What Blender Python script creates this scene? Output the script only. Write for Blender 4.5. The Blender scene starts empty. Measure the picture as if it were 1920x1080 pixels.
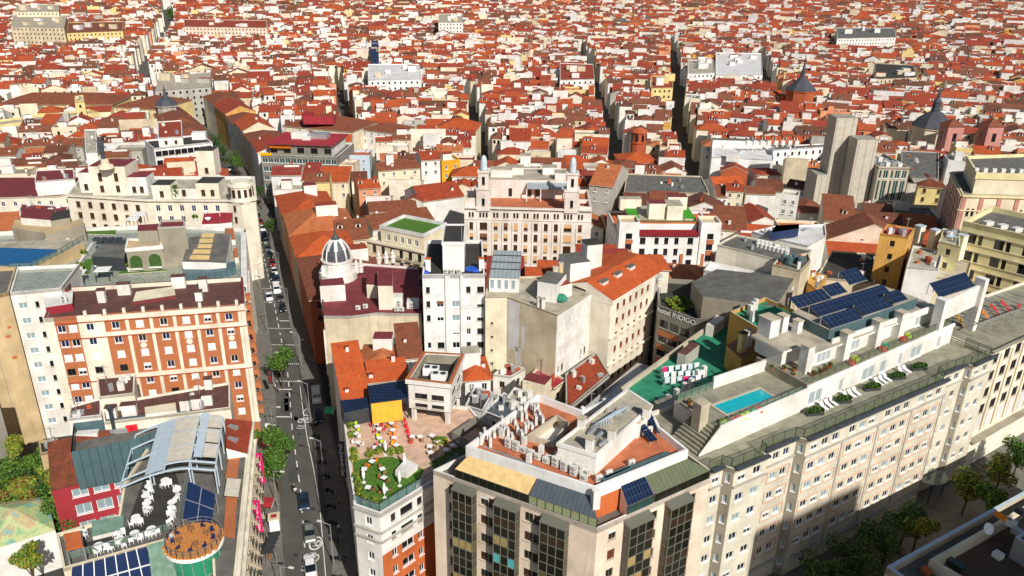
import bpy, math, random
from math import sin, cos, pi, radians, sqrt, atan2, hypot
from mathutils import Matrix, Vector
random.seed(7)
SC = bpy.context.scene
COL = SC.collection
# ------------------------------------------------------------------ camera
CAM_H, FOC = 88.0, 1470.0                      # metres above the street, focal length in 1920-px units
PITCH, ROLL = radians(23.0), radians(0.9)
FW = Vector((0, cos(PITCH), -sin(PITCH))); R0 = Vector((1, 0, 0)); U0 = R0.cross(FW)
RT = R0*cos(ROLL) + U0*sin(ROLL); UP = U0*cos(ROLL) - R0*sin(ROLL)
cd = bpy.data.cameras.new('camera'); cam = bpy.data.objects.new('camera', cd); COL.objects.link(cam)
cd.sensor_width = 36; cd.lens = FOC/1920*36; cd.clip_start = 1; cd.clip_end = 9000
M = Matrix((RT, UP, -FW)).transposed().to_4x4(); M.translation = (0, 0, CAM_H)
cam.matrix_world = M
SC.camera = cam
# ------------------------------------------------------------------ sky, sun, exposure
SUN_EL, SUN_AZ = radians(37), radians(27)      # the sun stands behind the camera, to its right
w = bpy.data.worlds.new('World'); SC.world = w; w.use_nodes = True
nt = w.node_tree; bg = nt.nodes['Background']
sky = nt.nodes.new('ShaderNodeTexSky'); sky.sky_type = 'NISHITA'; sky.sun_disc = False
sky.sun_elevation = SUN_EL; sky.sun_rotation = pi-SUN_AZ
nt.links.new(sky.outputs[0], bg.inputs[0]); bg.inputs[1].default_value = 0.058
sl = bpy.data.lights.new('sun', 'SUN'); sl.energy = 4.7; sl.angle = radians(0.5); sl.color = (1, .955, .89)
so = bpy.data.objects.new('sun', sl); COL.objects.link(so)
sd = Vector((sin(SUN_AZ)*cos(SUN_EL), -cos(SUN_AZ)*cos(SUN_EL), sin(SUN_EL)))
so.rotation_euler = sd.to_track_quat('Z', 'Y').to_euler(); so.location = (60, -60, 160)
vs = SC.view_settings; vs.view_transform = 'Standard'; vs.look = 'None'; vs.exposure = 0.0; vs.gamma = 1
vs.use_curve_mapping = False
SC.cycles.max_bounces = 5; SC.cycles.diffuse_bounces = 3; SC.cycles.glossy_bounces = 2
SC.cycles.transmission_bounces = 3; SC.cycles.transparent_max_bounces = 6
SC.cycles.use_denoising = True
# ------------------------------------------------------------------ helpers
def at(x, y, z=0.0):
    """world point at height z seen at photograph position x, y (1920 x 1080)"""
    d = FW*FOC + RT*(x-960) - UP*(y-540)
    t = (z-CAM_H)/d.z
    return Vector((t*d.x, t*d.y, z))
def lin(h):
    h = h.lstrip('#'); o = []
    for i in (0, 2, 4):
        c = int(h[i:i+2], 16)/255
        o.append(c/12.92 if c <= .04045 else ((c+.055)/1.055)**2.4)
    return (o[0], o[1], o[2], 1)
MATS = {}
def nmat(key):
    m = bpy.data.materials.new(key); m.use_nodes = True
    return m, m.node_tree, m.node_tree.nodes['Principled BSDF']
def N(nt, t, **kw):
    n = nt.nodes.new(t)
    for k, v in kw.items(): setattr(n, k, v)
    return n
def ramp_mix(nt, fac, c1, c2):
    mx = N(nt, 'ShaderNodeMix', data_type='RGBA')
    nt.links.new(fac, mx.inputs[0]); mx.inputs[6].default_value = c1; mx.inputs[7].default_value = c2
    return mx.outputs[2]
def sc(c, k): return (min(c[0]*k, .95), min(c[1]*k, .95), min(c[2]*k, .95), 1)
def uvmap(nt, sx, sy):
    tc = N(nt, 'ShaderNodeTexCoord'); mp = N(nt, 'ShaderNodeMapping'); mp.inputs['Scale'].default_value = (sx, sy, 1)
    nt.links.new(tc.outputs['UV'], mp.inputs[0]); return mp.outputs[0]
def wmap(nt, s):
    g = N(nt, 'ShaderNodeNewGeometry'); mp = N(nt, 'ShaderNodeMapping'); mp.inputs['Scale'].default_value = (s, s, s)
    nt.links.new(g.outputs['Position'], mp.inputs[0]); return mp.outputs[0]
def noise(nt, vec, scale, detail=3, rough=.6):
    n = N(nt, 'ShaderNodeTexNoise'); n.inputs['Scale'].default_value = scale; n.inputs['Detail'].default_value = detail
    n.inputs['Roughness'].default_value = rough; nt.links.new(vec, n.inputs['Vector']); return n.outputs[0]
def remap(nt, v, a, b, c=0., d=1.):
    r = N(nt, 'ShaderNodeMapRange'); r.inputs[1].default_value = a; r.inputs[2].default_value = b
    r.inputs[3].default_value = c; r.inputs[4].default_value = d; nt.links.new(v, r.inputs[0]); return r.outputs[0]
def plaster(key, hexc, var=.16, rough=.85):
    """painted render: blotches and vertical rain streaks"""
    m, nt, b = nmat(key); c = lin(hexc)
    n1 = noise(nt, wmap(nt, 1), .22, 4)
    col = ramp_mix(nt, remap(nt, n1, .35, .68), sc(c, 1.04), sc((c[0], c[1]*.98, c[2]*.94), 1-var))
    n2 = noise(nt, uvmap(nt, 1.6, .09), 1.0, 4, .65)
    mx = N(nt, 'ShaderNodeMix', data_type='RGBA', blend_type='MULTIPLY')
    nt.links.new(remap(nt, n2, .54, .74, 0, var*1.6), mx.inputs[0]); nt.links.new(col, mx.inputs[6])
    mx.inputs[7].default_value = (.55, .5, .45, 1)
    n4 = noise(nt, wmap(nt, 1), 3.0, 3)
    m4 = N(nt, 'ShaderNodeMix', data_type='RGBA', blend_type='MULTIPLY')
    nt.links.new(remap(nt, n4, .4, .75, 0, .22), m4.inputs[0]); nt.links.new(mx.outputs[2], m4.inputs[6]); m4.inputs[7].default_value = (.7, .67, .62, 1)
    nt.links.new(m4.outputs[2], b.inputs['Base Color']); b.inputs['Roughness'].default_value = rough
    MATS[key] = m
def tiles(key, hexc, hexd, fine=True):
    """clay roof: channels down the slope, patches of older tile, lichen"""
    m, nt, b = nmat(key); c, d = lin(hexc), lin(hexd)
    n1 = noise(nt, wmap(nt, 1), .6, 6, .75)
    col = ramp_mix(nt, remap(nt, n1, .36, .7), c, d)
    n3 = noise(nt, wmap(nt, 1), 1.6, 3, .7)
    mx = N(nt, 'ShaderNodeMix', data_type='RGBA', blend_type='MULTIPLY'); nt.links.new(remap(nt, n3, .45, .72, 0, .4), mx.inputs[0])
    nt.links.new(col, mx.inputs[6]); mx.inputs[7].default_value = (.55, .48, .42, 1); col = mx.outputs[2]
    if fine:
        wv = N(nt, 'ShaderNodeTexWave', bands_direction='X'); wv.inputs['Scale'].default_value = 1.0
        wv.inputs['Distortion'].default_value = .6; wv.inputs['Detail Scale'].default_value = 1.5
        nt.links.new(uvmap(nt, .85, .25), wv.inputs['Vector'])
        mw = N(nt, 'ShaderNodeMix', data_type='RGBA', blend_type='MULTIPLY'); nt.links.new(remap(nt, wv.outputs[1], 0, .5, .42, 0), mw.inputs[0])
        nt.links.new(col, mw.inputs[6]); mw.inputs[7].default_value = (.42, .34, .3, 1); col = mw.outputs[2]
        w2 = N(nt, 'ShaderNodeTexWave', bands_direction='Y', wave_profile='SAW'); w2.inputs['Scale'].default_value = 1.0; w2.inputs['Distortion'].default_value = 1.; nt.links.new(uvmap(nt, .3, .75), w2.inputs['Vector'])
        mv = N(nt, 'ShaderNodeMix', data_type='RGBA', blend_type='MULTIPLY'); nt.links.new(remap(nt, w2.outputs[1], .75, 1., 0, .35), mv.inputs[0]); nt.links.new(col, mv.inputs[6]); mv.inputs[7].default_value = (.5, .42, .38, 1); col = mv.outputs[2]
        bp = N(nt, 'ShaderNodeBump'); bp.inputs['Strength'].default_value = .5; bp.inputs['Distance'].default_value = .08
        nt.links.new(wv.outputs[1], bp.inputs['Height']); nt.links.new(bp.outputs[0], b.inputs['Normal'])
    nt.links.new(col, b.inputs['Base Color']); b.inputs['Roughness'].default_value = .85
    MATS[key] = m
def plain(key, hexc, rough=.6, metal=0., var=.0, spec=.5, scale=1.2):
    m, nt, b = nmat(key); c = lin(hexc)
    if var:
        n1 = noise(nt, wmap(nt, 1), scale, 4)
        nt.links.new(ramp_mix(nt, remap(nt, n1, .35, .68), sc(c, 1+var*.4), sc(c, 1-var)), b.inputs['Base Color'])
    else: b.inputs['Base Color'].default_value = c
    b.inputs['Roughness'].default_value = rough; b.inputs['Metallic'].default_value = metal; b.inputs['Specular IOR Level'].default_value = spec
    MATS[key] = m
def seams(key, hexc, per, rough=.45, metal=.3, dark=.6):
    """standing seam metal sheet"""
    m, nt, b = nmat(key); c = lin(hexc)
    wv = N(nt, 'ShaderNodeTexWave', bands_direction='X'); wv.inputs['Scale'].default_value = 1.0; nt.links.new(uvmap(nt, .314/per, .0), wv.inputs['Vector'])
    col = ramp_mix(nt, remap(nt, wv.outputs[1], .9, 1.), c, sc(c, dark))
    n = noise(nt, wmap(nt, 1), .7, 4)
    mx = N(nt, 'ShaderNodeMix', data_type='RGBA', blend_type='MULTIPLY'); nt.links.new(remap(nt, n, .4, .7, 0, .4), mx.inputs[0]); nt.links.new(col, mx.inputs[6]); mx.inputs[7].default_value = (.6, .58, .55, 1)
    nt.links.new(mx.outputs[2], b.inputs['Base Color']); b.inputs['Roughness'].default_value = rough; b.inputs['Metallic'].default_value = metal
    MATS[key] = m
def clear_glass(key, hexc, alpha, rough=.1):
    m, nt, b = nmat(key); b.inputs['Base Color'].default_value = lin(hexc); b.inputs['Alpha'].default_value = alpha; b.inputs['Roughness'].default_value = rough
    MATS[key] = m
for k, h in dict(white='#eeebe4', white_b='#e4e3e1', cream='#ece0c2', hotelwall='#ded7c3', ivory='#f0e8d4', beige='#dccdae', tan='#cdb48a', peach='#f0dcc6', pinkish='#ebe0d6', pink='#c98e83', brick='#b85c38',
                 yellow='#edd693', ochre='#dba955', gold='#eaa91c', grey='#b9b4aa', grey_d='#8d887d', greywall='#a39a88', salmon='#e39a72', red_w='#a8303a', pale_y='#ece2ae', concrete='#a8a296', stone='#c9bda6', terracotta='#c96a36',
                 crimson='#9c2433', olive='#8d9468', white_c='#f2f1ee').items(): plaster(k, h, var=.24 if k not in ('concrete', 'greywall', 'tan', 'beige') else .3)
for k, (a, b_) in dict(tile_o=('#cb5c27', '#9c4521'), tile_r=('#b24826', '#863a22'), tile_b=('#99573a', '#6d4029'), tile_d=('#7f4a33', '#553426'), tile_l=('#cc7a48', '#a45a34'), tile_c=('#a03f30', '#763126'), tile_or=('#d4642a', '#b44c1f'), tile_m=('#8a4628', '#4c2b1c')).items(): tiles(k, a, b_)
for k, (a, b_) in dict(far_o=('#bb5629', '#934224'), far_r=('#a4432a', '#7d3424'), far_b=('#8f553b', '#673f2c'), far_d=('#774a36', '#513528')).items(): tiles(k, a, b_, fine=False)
plain('roof_red', '#7c3236', .8, var=.25, scale=.5); plain('roof_brown', '#66423a', .85, var=.3, scale=.6); plain('roof_grey', '#6c6a63', .9, var=.35, scale=.5); plain('roof_dark', '#3a3833', .9, var=.3, scale=.5)
plain('roof_pale', '#b5ac98', .9, var=.35, scale=.4); plain('deck_grey', '#96937e', .85, var=.3, scale=.5); plain('paint_orange', '#c0704a', .8, var=.28, scale=.6); plain('paint_red', '#a92e38', .75, var=.3, scale=.5)
plain('asphalt', '#585751', .9, var=.25, scale=.25); plain('asphalt_d', '#4e4f4e', .9, var=.3, scale=.3); plain('pavement', '#757169', .9, var=.25, scale=.8); plain('kerb', '#b0aca4', .9, var=.2)
plain('ground', '#3f3c39', .95, var=.3, scale=.05); plain('marking', '#e8e6e0', .7, var=.25, scale=2.)
plain('glass', '#141a20', .08, spec=.8); plain('glass_blue', '#1b2c4c', .1, spec=.8); plain('glass_brown', '#3a2a1c', .12, spec=.8); plain('glass_green', '#2e4a44', .1, spec=.8); plain('glass_l', '#8fa3a8', .15, spec=.8); plain('glass_k', '#1c1d14', .12, spec=.7)
plain('glass_teal', '#58b3b8', .1, spec=.8); plain('curtain', '#a8925c', .7, var=.3, scale=3.); plain('curtain_r', '#6e3c26', .6, var=.6, scale=3.); plain('curtain_o', '#5f5830', .6, var=.3, scale=3.); plain('curtain_g', '#9aa17a', .5, var=.2, scale=3.)
plain('frame_w', '#f0f0ee', .5); plain('frame_k', '#33352f', .5); plain('frame_br', '#5a4030', .6); plain('frame_gr', '#7b7a6c', .5, metal=.3); plain('blind', '#e9e8e6', .6); plain('blind_t', '#d2a878', .7); plain('blind_br', '#7b5138', .7); plain('frame_am', '#a5461f', .6)
plain('metal', '#b9bcbd', .4, metal=.5, var=.15); plain('metal_d', '#4b4f52', .45, metal=.4, var=.15); plain('steel', '#c8cbcc', .3, metal=.7); plain('ac', '#dedcd4', .5, var=.12); plain('ac_fan', '#3f4143', .6); plain('rubber', '#232323', .8)
plain('teal_metal', '#5a7478', .5, metal=.2, var=.25); plain('blue_pale', '#c3d2dc', .45, var=.1); plain('canvas', '#d8cfbb', .8, var=.15); plain('canvas_y', '#e2c284', .8, var=.2); plain('lead', '#4c5258', .6, metal=.2, var=.3); plain('slate', '#474a52', .7, var=.3, scale=2)
plain('lawn', '#4f7a22', .95, var=.45, scale=2.5); plain('lawn_b', '#3f9a1c', .95, var=.35, scale=2.); plain('turf', '#4c6a2c', .95, var=.4, scale=1.5); plain('deck_green', '#2f8a68', .8, var=.3, scale=.7); plain('deck_pink', '#d8b59a', .8, var=.25, scale=.8)
plain('wood', '#9c6b42', .7, var=.3, scale=3); plain('wood_o', '#cf8a4a', .7, var=.25, scale=3); plain('yellow_p', '#f5b400', .6); plain('orange_p', '#f08a1c', .6); plain('red_p', '#d8252f', .5); plain('lime_p', '#bcd62a', .5); plain('green_p', '#2fae7a', .5); plain('magenta_p', '#d81f6c', .5); plain('blue_p', '#2452b8', .5); plain('navy_p', '#1c2f55', .5); plain('white_p', '#f4f3f0', .5)
plain('skin', '#c99a7a', .6); plain('cloth_k', '#26272c', .9); plain('cloth_b', '#3d567f', .9); plain('cloth_w', '#dcdad4', .9); plain('cloth_r', '#8f2f33', .9); plain('cloth_t', '#8f7a5a', .9); plain('hair', '#2c211a', .8)
plain('car_w', '#eceeee', .25, spec=.7); plain('car_k', '#16181b', .2, spec=.8); plain('car_g', '#5d6266', .25, metal=.4); plain('car_n', '#28384f', .25, metal=.2); plain('car_s', '#9a9c94', .28, metal=.4); plain('car_r', '#8f1e22', .25)
plain('bark', '#5b4836', .9, var=.3); plain('soil', '#5c4a3a', .95, var=.3); plain('green_glass', '#2f8f6a', .08, spec=.8); plain('copper_g', '#7f9f8a', .7, var=.3); plain('dome_grey', '#51535a', .5, var=.2, scale=2)
clear_glass('fence_glass', '#7f9a84', .45, .08); clear_glass('fence_blue', '#8fb0bf', .35, .08); clear_glass('mesh_green', '#5d6b48', .42, .8); clear_glass('mesh_dark', '#3a4138', .5, .8)
for k, h in dict(leaf_a='#4a7220', leaf_b='#6c8a28', leaf_c='#36581c', leaf_y='#98912c', leaf_r='#86592c', leaf_d='#2f4418').items(): plain(k, h, .7, var=.35, scale=1.5)
seams('seam_grey', '#5f6a70', .6); seams('seam_green', '#6d7557', .7); seams('seam_brown', '#6d6250', .7); seams('seam_pale', '#b9c2c4', .8); seams('seam_white', '#dfe0de', 1.0)
seams('tile_teal', '#5f7a80', 1.2); seams('awning_y', '#f2a813', 1.0, .7, 0., .85); seams('red_seam', '#a8252f', 1.0, .7, 0.)
seams('clad_white', '#e4e2dc', 1.1, .7, 0., .8); seams('ribs_concrete', '#cbc2b0', 2.6, .9, 0., .7)
def solar(key, hexc, hexl, pu, pv):
    m, nt, b = nmat(key); br = N(nt, 'ShaderNodeTexBrick'); br.offset = 0; br.inputs['Color1'].default_value = lin(hexc); br.inputs['Color2'].default_value = sc(lin(hexc), .75); br.inputs['Mortar'].default_value = lin(hexl)
    br.inputs['Scale'].default_value = 1; br.inputs['Brick Width'].default_value = pu; br.inputs['Row Height'].default_value = pv; br.inputs['Mortar Size'].default_value = .03
    nt.links.new(uvmap(nt, 1, 1), br.inputs[0]); nt.links.new(br.outputs[0], b.inputs['Base Color']); b.inputs['Roughness'].default_value = .15; MATS[key] = m
def bricks(key, hexc, hexm):
    m, nt, b = nmat(key); c = lin(hexc); br = N(nt, 'ShaderNodeTexBrick'); br.inputs['Color1'].default_value = sc(c, 1.06); br.inputs['Color2'].default_value = sc(c, .82); br.inputs['Mortar'].default_value = lin(hexm); br.inputs['Scale'].default_value = 1; br.inputs['Brick Width'].default_value = .3; br.inputs['Row Height'].default_value = .1; br.inputs['Mortar Size'].default_value = .012
    nt.links.new(uvmap(nt, 1, 1), br.inputs[0]); n = noise(nt, uvmap(nt, .5, .12), 1.2, 5, .7); mx = N(nt, 'ShaderNodeMix', data_type='RGBA', blend_type='MULTIPLY'); nt.links.new(remap(nt, n, .45, .75, 0, .5), mx.inputs[0]); nt.links.new(br.outputs[0], mx.inputs[6]); mx.inputs[7].default_value = (.6, .52, .48, 1); nt.links.new(mx.outputs[2], b.inputs['Base Color']); b.inputs['Roughness'].default_value = .85; MATS[key] = m
bricks('orange_w', '#b96433', '#c08a64')
solar('solar', '#17243d', '#3a4c6a', .5, 1.0); solar('paving', '#9aa08f', '#d8d8d0', 1.0, 1.0); solar('shingle', '#a5492a', '#6b2f1e', .5, .35)
def water(key, hexc):
    m, nt, b = nmat(key); n = noise(nt, wmap(nt, 1), 1.4, 2); c = lin(hexc); nt.links.new(ramp_mix(nt, remap(nt, n, .35, .65), c, sc(c, .85)), b.inputs['Base Color'])
    bp = N(nt, 'ShaderNodeBump'); bp.inputs['Strength'].default_value = .15; nt.links.new(n, bp.inputs['Height']); nt.links.new(bp.outputs[0], b.inputs['Normal']); b.inputs['Roughness'].default_value = .06; MATS[key] = m
water('water', '#22b9c4'); water('water_d', '#0b5f96')
def mural(key, cols, s):
    m, nt, b = nmat(key); n = N(nt, 'ShaderNodeTexNoise'); n.inputs['Scale'].default_value = s; n.inputs['Detail'].default_value = 8; n.inputs['Roughness'].default_value = .72; n.inputs['Distortion'].default_value = 1.6; nt.links.new(wmap(nt, 1), n.inputs['Vector'])
    r = N(nt, 'ShaderNodeValToRGB'); e = r.color_ramp.elements
    while len(e) < len(cols): e.new(.5)
    for i, c in enumerate(cols): e[i].position = .3+.4*i/(len(cols)-1); e[i].color = lin(c)
    nt.links.new(n.outputs[0], r.inputs[0]); nt.links.new(r.outputs[0], b.inputs['Base Color']); b.inputs['Roughness'].default_value = .7; MATS[key] = m
mural('mural_blue', ['#2a5a8a', '#3fa0b5', '#c24a4a', '#3a6f9f', '#d8d0c0', '#27506e'], .5)
mural('mural_green', ['#3f7f86', '#7fb5ac', '#9fbb7c', '#c9d09a', '#c2a878', '#86b8b0', '#5a8a5e'], .16)

class MB:
    """collects faces for ONE mesh; UVs are metres along and up each face"""
    def __init__(s): s.v = []; s.f = []; s.m = []; s.keys = []; s.sm = []
    def mi(s, k):
        if k not in s.keys: s.keys.append(k)
        return s.keys.index(k)
    def face(s, pts, m, smooth=False):
        n = len(s.v); s.v.extend([(p[0], p[1], p[2]) for p in pts]); s.f.append(tuple(range(n, n+len(pts)))); s.m.append(s.mi(m)); s.sm.append(smooth)
    def quads(s, ring_a, ring_b, m, smooth=False, close=True):
        k = len(ring_a)
        for i in range(k if close else k-1):
            j = (i+1) % k; s.face([ring_a[i], ring_a[j], ring_b[j], ring_b[i]], m, smooth)
    def prism(s, poly, z0, z1, m, top=None, bottom=False):
        a = [(p[0], p[1], z0) for p in poly]; b = [(p[0], p[1], z1) for p in poly]
        s.quads(a, b, m)
        if top is not False: s.face(b, top or m)
        if bottom: s.face(a[::-1], m)
    def box(s, c, sx, sy, sz, ang=0., m='white', top=None):
        s.prism(rectc(c, sx, sy, ang), c[2], c[2]+sz, m, top, True)
    def beam(s, p, q, r, m, r2=None, up=False):
        p, q = Vector(p), Vector(q); d = q-p
        if d.length < 1e-6: return
        d.normalize(); a = Vector((0, 0, 1)) if abs(d.z) < .9 else Vector((1, 0, 0))
        x = d.cross(a).normalized(); y = x.cross(d); r2 = r2 or r
        ra = [p+x*i*r+y*j*r2 for i, j in ((-1, -1), (1, -1), (1, 1), (-1, 1))]; rb = [t+(q-p) for t in ra]
        s.quads(ra, rb, m); s.face(ra[::-1], m); s.face(rb, m)
    def tube(s, p, q, r, m, n=8, r2=None, cap=True):
        p, q = Vector(p), Vector(q); d = (q-p).normalized(); a = Vector((0, 0, 1)) if abs(d.z) < .9 else Vector((1, 0, 0))
        x = d.cross(a).normalized(); y = x.cross(d); r2 = r if r2 is None else r2
        ra = [p+(x*cos(t)+y*sin(t))*r for t in [2*pi*i/n for i in range(n)]]; rb = [q+(x*cos(t)+y*sin(t))*r2 for t in [2*pi*i/n for i in range(n)]]
        s.quads(rb, ra, m, True)
        if cap: s.face(rb, m); s.face(ra[::-1], m)
    def lathe(s, c, prof, m, n=16, cap=True, ph=0):
        rings = [[(c[0]+r*cos(ph+2*pi*i/n), c[1]+r*sin(ph+2*pi*i/n), c[2]+z) for i in range(n)] for r, z in prof]
        for a, b in zip(rings, rings[1:]): s.quads(a, b, m, True)
        if cap: s.face(rings[-1], m); s.face(rings[0][::-1], m)
    def mesh(s, name, o=(0, 0, 0)):
        me = bpy.data.meshes.new(name)
        me.from_pydata([(x-o[0], y-o[1], z-o[2]) for x, y, z in s.v], [], s.f)
        for k in s.keys: me.materials.append(MATS[k])
        me.polygons.foreach_set('material_index', s.m); me.polygons.foreach_set('use_smooth', s.sm)
        uv = me.uv_layers.new(name='UVMap'); data = []
        for f in s.f:
            a, b, c = s.v[f[0]], s.v[f[1]], s.v[f[2]]
            ux, uy, uz = b[0]-a[0], b[1]-a[1], b[2]-a[2]; vx, vy, vz = c[0]-a[0], c[1]-a[1], c[2]-a[2]
            nx, ny, nz = uy*vz-uz*vy, uz*vx-ux*vz, ux*vy-uy*vx
            l = sqrt(nx*nx+ny*ny+nz*nz) or 1; nx /= l; ny /= l; nz /= l
            h = hypot(nx, ny)
            if h < .02: tx, ty = 1., 0.; 
            else: tx, ty = -ny/h, nx/h
            bx, by, bz = -nz*ty, nz*tx, nx*ty-ny*tx
            for i in f:
                p = s.v[i]; data.append(p[0]*tx+p[1]*ty); data.append(p[0]*bx+p[1]*by+p[2]*bz)
        uv.data.foreach_set('uv', data); me.update()
        return me
def rectc(c, sx, sy, ang=0.):
    ca, sa = cos(ang), sin(ang)
    return [Vector((c[0]+x*ca-y*sa, c[1]+x*sa+y*ca)) for x, y in ((-sx/2, -sy/2), (sx/2, -sy/2), (sx/2, sy/2), (-sx/2, sy/2))]
def link(name, data, parent=None, loc=(0, 0, 0), rz=0., **props):
    o = bpy.data.objects.new(name, data); COL.objects.link(o)
    o.location = loc; o.rotation_euler = (0, 0, rz)
    if parent: o.parent = parent
    for k, v in props.items():
        if v: o[k] = v
    return o
FOOT = []                                      # footprints of hand-placed things, kept clear by the infill houses
class Thing:
    """an Empty at the base of a thing; its parts are built in world metres"""
    def __init__(s, name, label, cat, loc, group=None):
        s.o = (loc[0], loc[1], loc[2] if len(loc) > 2 else 0.)
        s.e = link(name, None, None, s.o, label=label, category=cat, group=group); s.e.empty_display_size = 1
    def part(s, name, mb, parent=None, label=None, kind=None):
        if not mb.f: return None
        return link(name, mb.mesh(name, s.o), parent or s.e, label=label, kind=kind)
    def inst(s, name, me, loc, rz=0., parent=None):
        return link(name, me, parent or s.e, (loc[0]-s.o[0], loc[1]-s.o[1], loc[2]-s.o[2]), rz)
def solo(name, mb, label, cat, loc, group=None, kind=None):
    return link(name, mb.mesh(name, loc), None, loc, label=label, category=cat, group=group, kind=kind)
def structure(name, mb, loc=(0, 0, 0)): return link(name, mb.mesh(name, loc), None, loc, kind='structure')
WM = {}
def win_meshes(w, h, style):
    """window frame and pane meshes, shared; local x along the wall, -y outwards, origin at the centre of the opening"""
    k = (round(w, 2), round(h, 2), style)
    if k in WM: return WM[k]
    fr, gl = {'w': ('frame_w', 'glass'), 'b': ('frame_w', 'glass_blue'), 'k': ('frame_k', 'glass'), 'br': ('frame_br', 'glass_brown'), 'p': ('frame_w', 'glass_l'), 'g': ('frame_w', 'glass_green'), 'gr': ('frame_gr', 'glass_k'),
              'am': ('frame_am', 'glass_brown')}.get(style.split('_')[0], ('frame_w', 'glass'))
    a = MB(); t = min(.09, w*.09); d = .05
    for x in (-w/2+t/2, w/2-t/2): a.box((x, 0, -h/2), t, d*2, h, 0, fr)
    if w > .8: a.box((0, 0, -h/2), t*.8, d*1.6, h, 0, fr)
    for z in (-h/2, h/2-t): a.box((0, 0.004, z), w-2*t, d*1.9, t, 0, fr)
    a.box((0, -.16, -h/2-.09), w+.2, .3, .08, 0, 'stone' if fr != 'frame_w' else 'frame_w')
    if '_' in style:                           # roller blind lowered part of the way
        q = style.split('_')[1]; bk = {'s': 'blind', 't': 'blind_t', 'n': 'blind_br', 'r': 'curtain_r'}[q[0]]; fr_ = int(q[1:])/10
        a.box((0, -.075, h/2-h*fr_), w-.02, .05, h*fr_, 0, bk)
    b = MB(); b.face([(-w/2, .03, -h/2), (w/2, .03, -h/2), (w/2, .03, h/2), (-w/2, .03, h/2)], gl)
    WM[k] = (a.mesh('window_frame'), b.mesh('window_pane')); return WM[k]
def wall_uv(a, b, x, z, off=0.):
    d = Vector((b[0]-a[0], b[1]-a[1])); l = d.length; d /= l; n = Vector((d.y, -d.x))
    return Vector((a[0]+d.x*x+n.x*off, a[1]+d.y*x+n.y*off, z))
def facade(T, mb, a, b, z0, z1, m, rows=(), cols=(), style='w', skip=None, pane=True, deep=.22, name='window', panel=None):
    """wall from a to b (left to right seen from outside) with real recessed openings; rows [(sill z, h)], cols [(centre, w)]"""
    d = Vector((b[0]-a[0], b[1]-a[1])); L = d.length; d /= L; ang = atan2(d.y, d.x)
    P = lambda x, z, o=0.: wall_uv(a, b, x, z, o)
    def q(x0, x1, za, zb):
        if x1-x0 > 1e-4 and zb-za > 1e-4: mb.face([P(x0, za), P(x1, za), P(x1, zb), P(x0, zb)], m)
    z = z0; rows = sorted(rows); cols = sorted(cols)
    for r, (sz, h) in enumerate(rows):
        if sz < z0+.02 or sz+h > z1-.02: continue
        q(0, L, z, sz); x = 0.
        for c, (xc, w_) in enumerate(cols):
            if skip and skip(r, c): continue
            if xc-w_/2 < x+.01 or xc+w_/2 > L-.01: continue
            q(x, xc-w_/2, sz, sz+h); x0, x1, zt = xc-w_/2, xc+w_/2, sz+h
            o = [P(x0, sz), P(x1, sz), P(x1, zt), P(x0, zt)]; i = [P(x0, sz, -deep), P(x1, sz, -deep), P(x1, zt, -deep), P(x0, zt, -deep)]
            mb.quads(o, i, m); x = x1
            st = style(r, c) if callable(style) else style
            if st is None: mb.face(i, 'glass'); continue
            fm, pm = win_meshes(w_, h, st)
            p = P(xc, sz+h/2, -deep*.7); wo = T.inst(name, fm, p, ang)
            if pane: link('pane', pm, wo)
            else: mb.face(i, 'glass_brown' if st.startswith('br') or st.startswith('am') else 'glass')
        q(x, L, sz, sz+h); z = sz+h
    q(0, L, z, z1)
def grid(L, n, w, m0=1.2, m1=None):
    m1 = m0 if m1 is None else m1
    return [(m0+(L-m0-m1)*(i+.5)/n, w) for i in range(n)]
def floors(z_top, n, fh, h=1.4, sill=None): return [(z_top-fh*(i+1), h) for i in range(n)]
def dist(a, b): return hypot(a[0]-b[0], a[1]-b[1])
def inset(poly, d):
    """shrink a convex counter-clockwise polygon"""
    out = []; n = len(poly)
    for i in range(n):
        p, a, b = Vector(poly[i][:2]), Vector(poly[i-1][:2]), Vector(poly[(i+1) % n][:2])
        e1 = (p-a).normalized(); e2 = (b-p).normalized(); n1 = Vector((-e1.y, e1.x)); n2 = Vector((-e2.y, e2.x))
        k = n1+n2; l = k.length
        out.append(p + k/l * d/max(.35, (k/l).dot(n1)) if l > 1e-3 else p+n1*d)
    return out
def ccw(poly):
    a = sum(poly[i-1][0]*poly[i][1]-poly[i][0]*poly[i-1][1] for i in range(len(poly)))
    return [Vector((p[0], p[1])) for p in (poly if a > 0 else poly[::-1])]
def parapet(mb, poly, z0, z1, t, m, top=None):
    """a hollow rim along a polygon"""
    o = ccw(poly); i = inset(o, t)
    mb.quads([(p.x, p.y, z0) for p in o], [(p.x, p.y, z1) for p in o], m)
    mb.quads([(p.x, p.y, z1) for p in o], [(p.x, p.y, z1) for p in i], top or m)
    mb.quads([(p.x, p.y, z1) for p in i], [(p.x, p.y, z0) for p in i], m)
def front(pl, pr, z, depth):
    """footprint rectangle from its front edge seen at two photograph points"""
    a, b = at(*pl, z), at(*pr, z); d = (b-a).to_2d(); l = d.length; d /= l; n = Vector((-d.y, d.x))
    A, B = a.to_2d(), b.to_2d()
    return [A, B, B+n*depth, A+n*depth], atan2(d.y, d.x)
def lerp(a, b, t): return a+(b-a)*t
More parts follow.
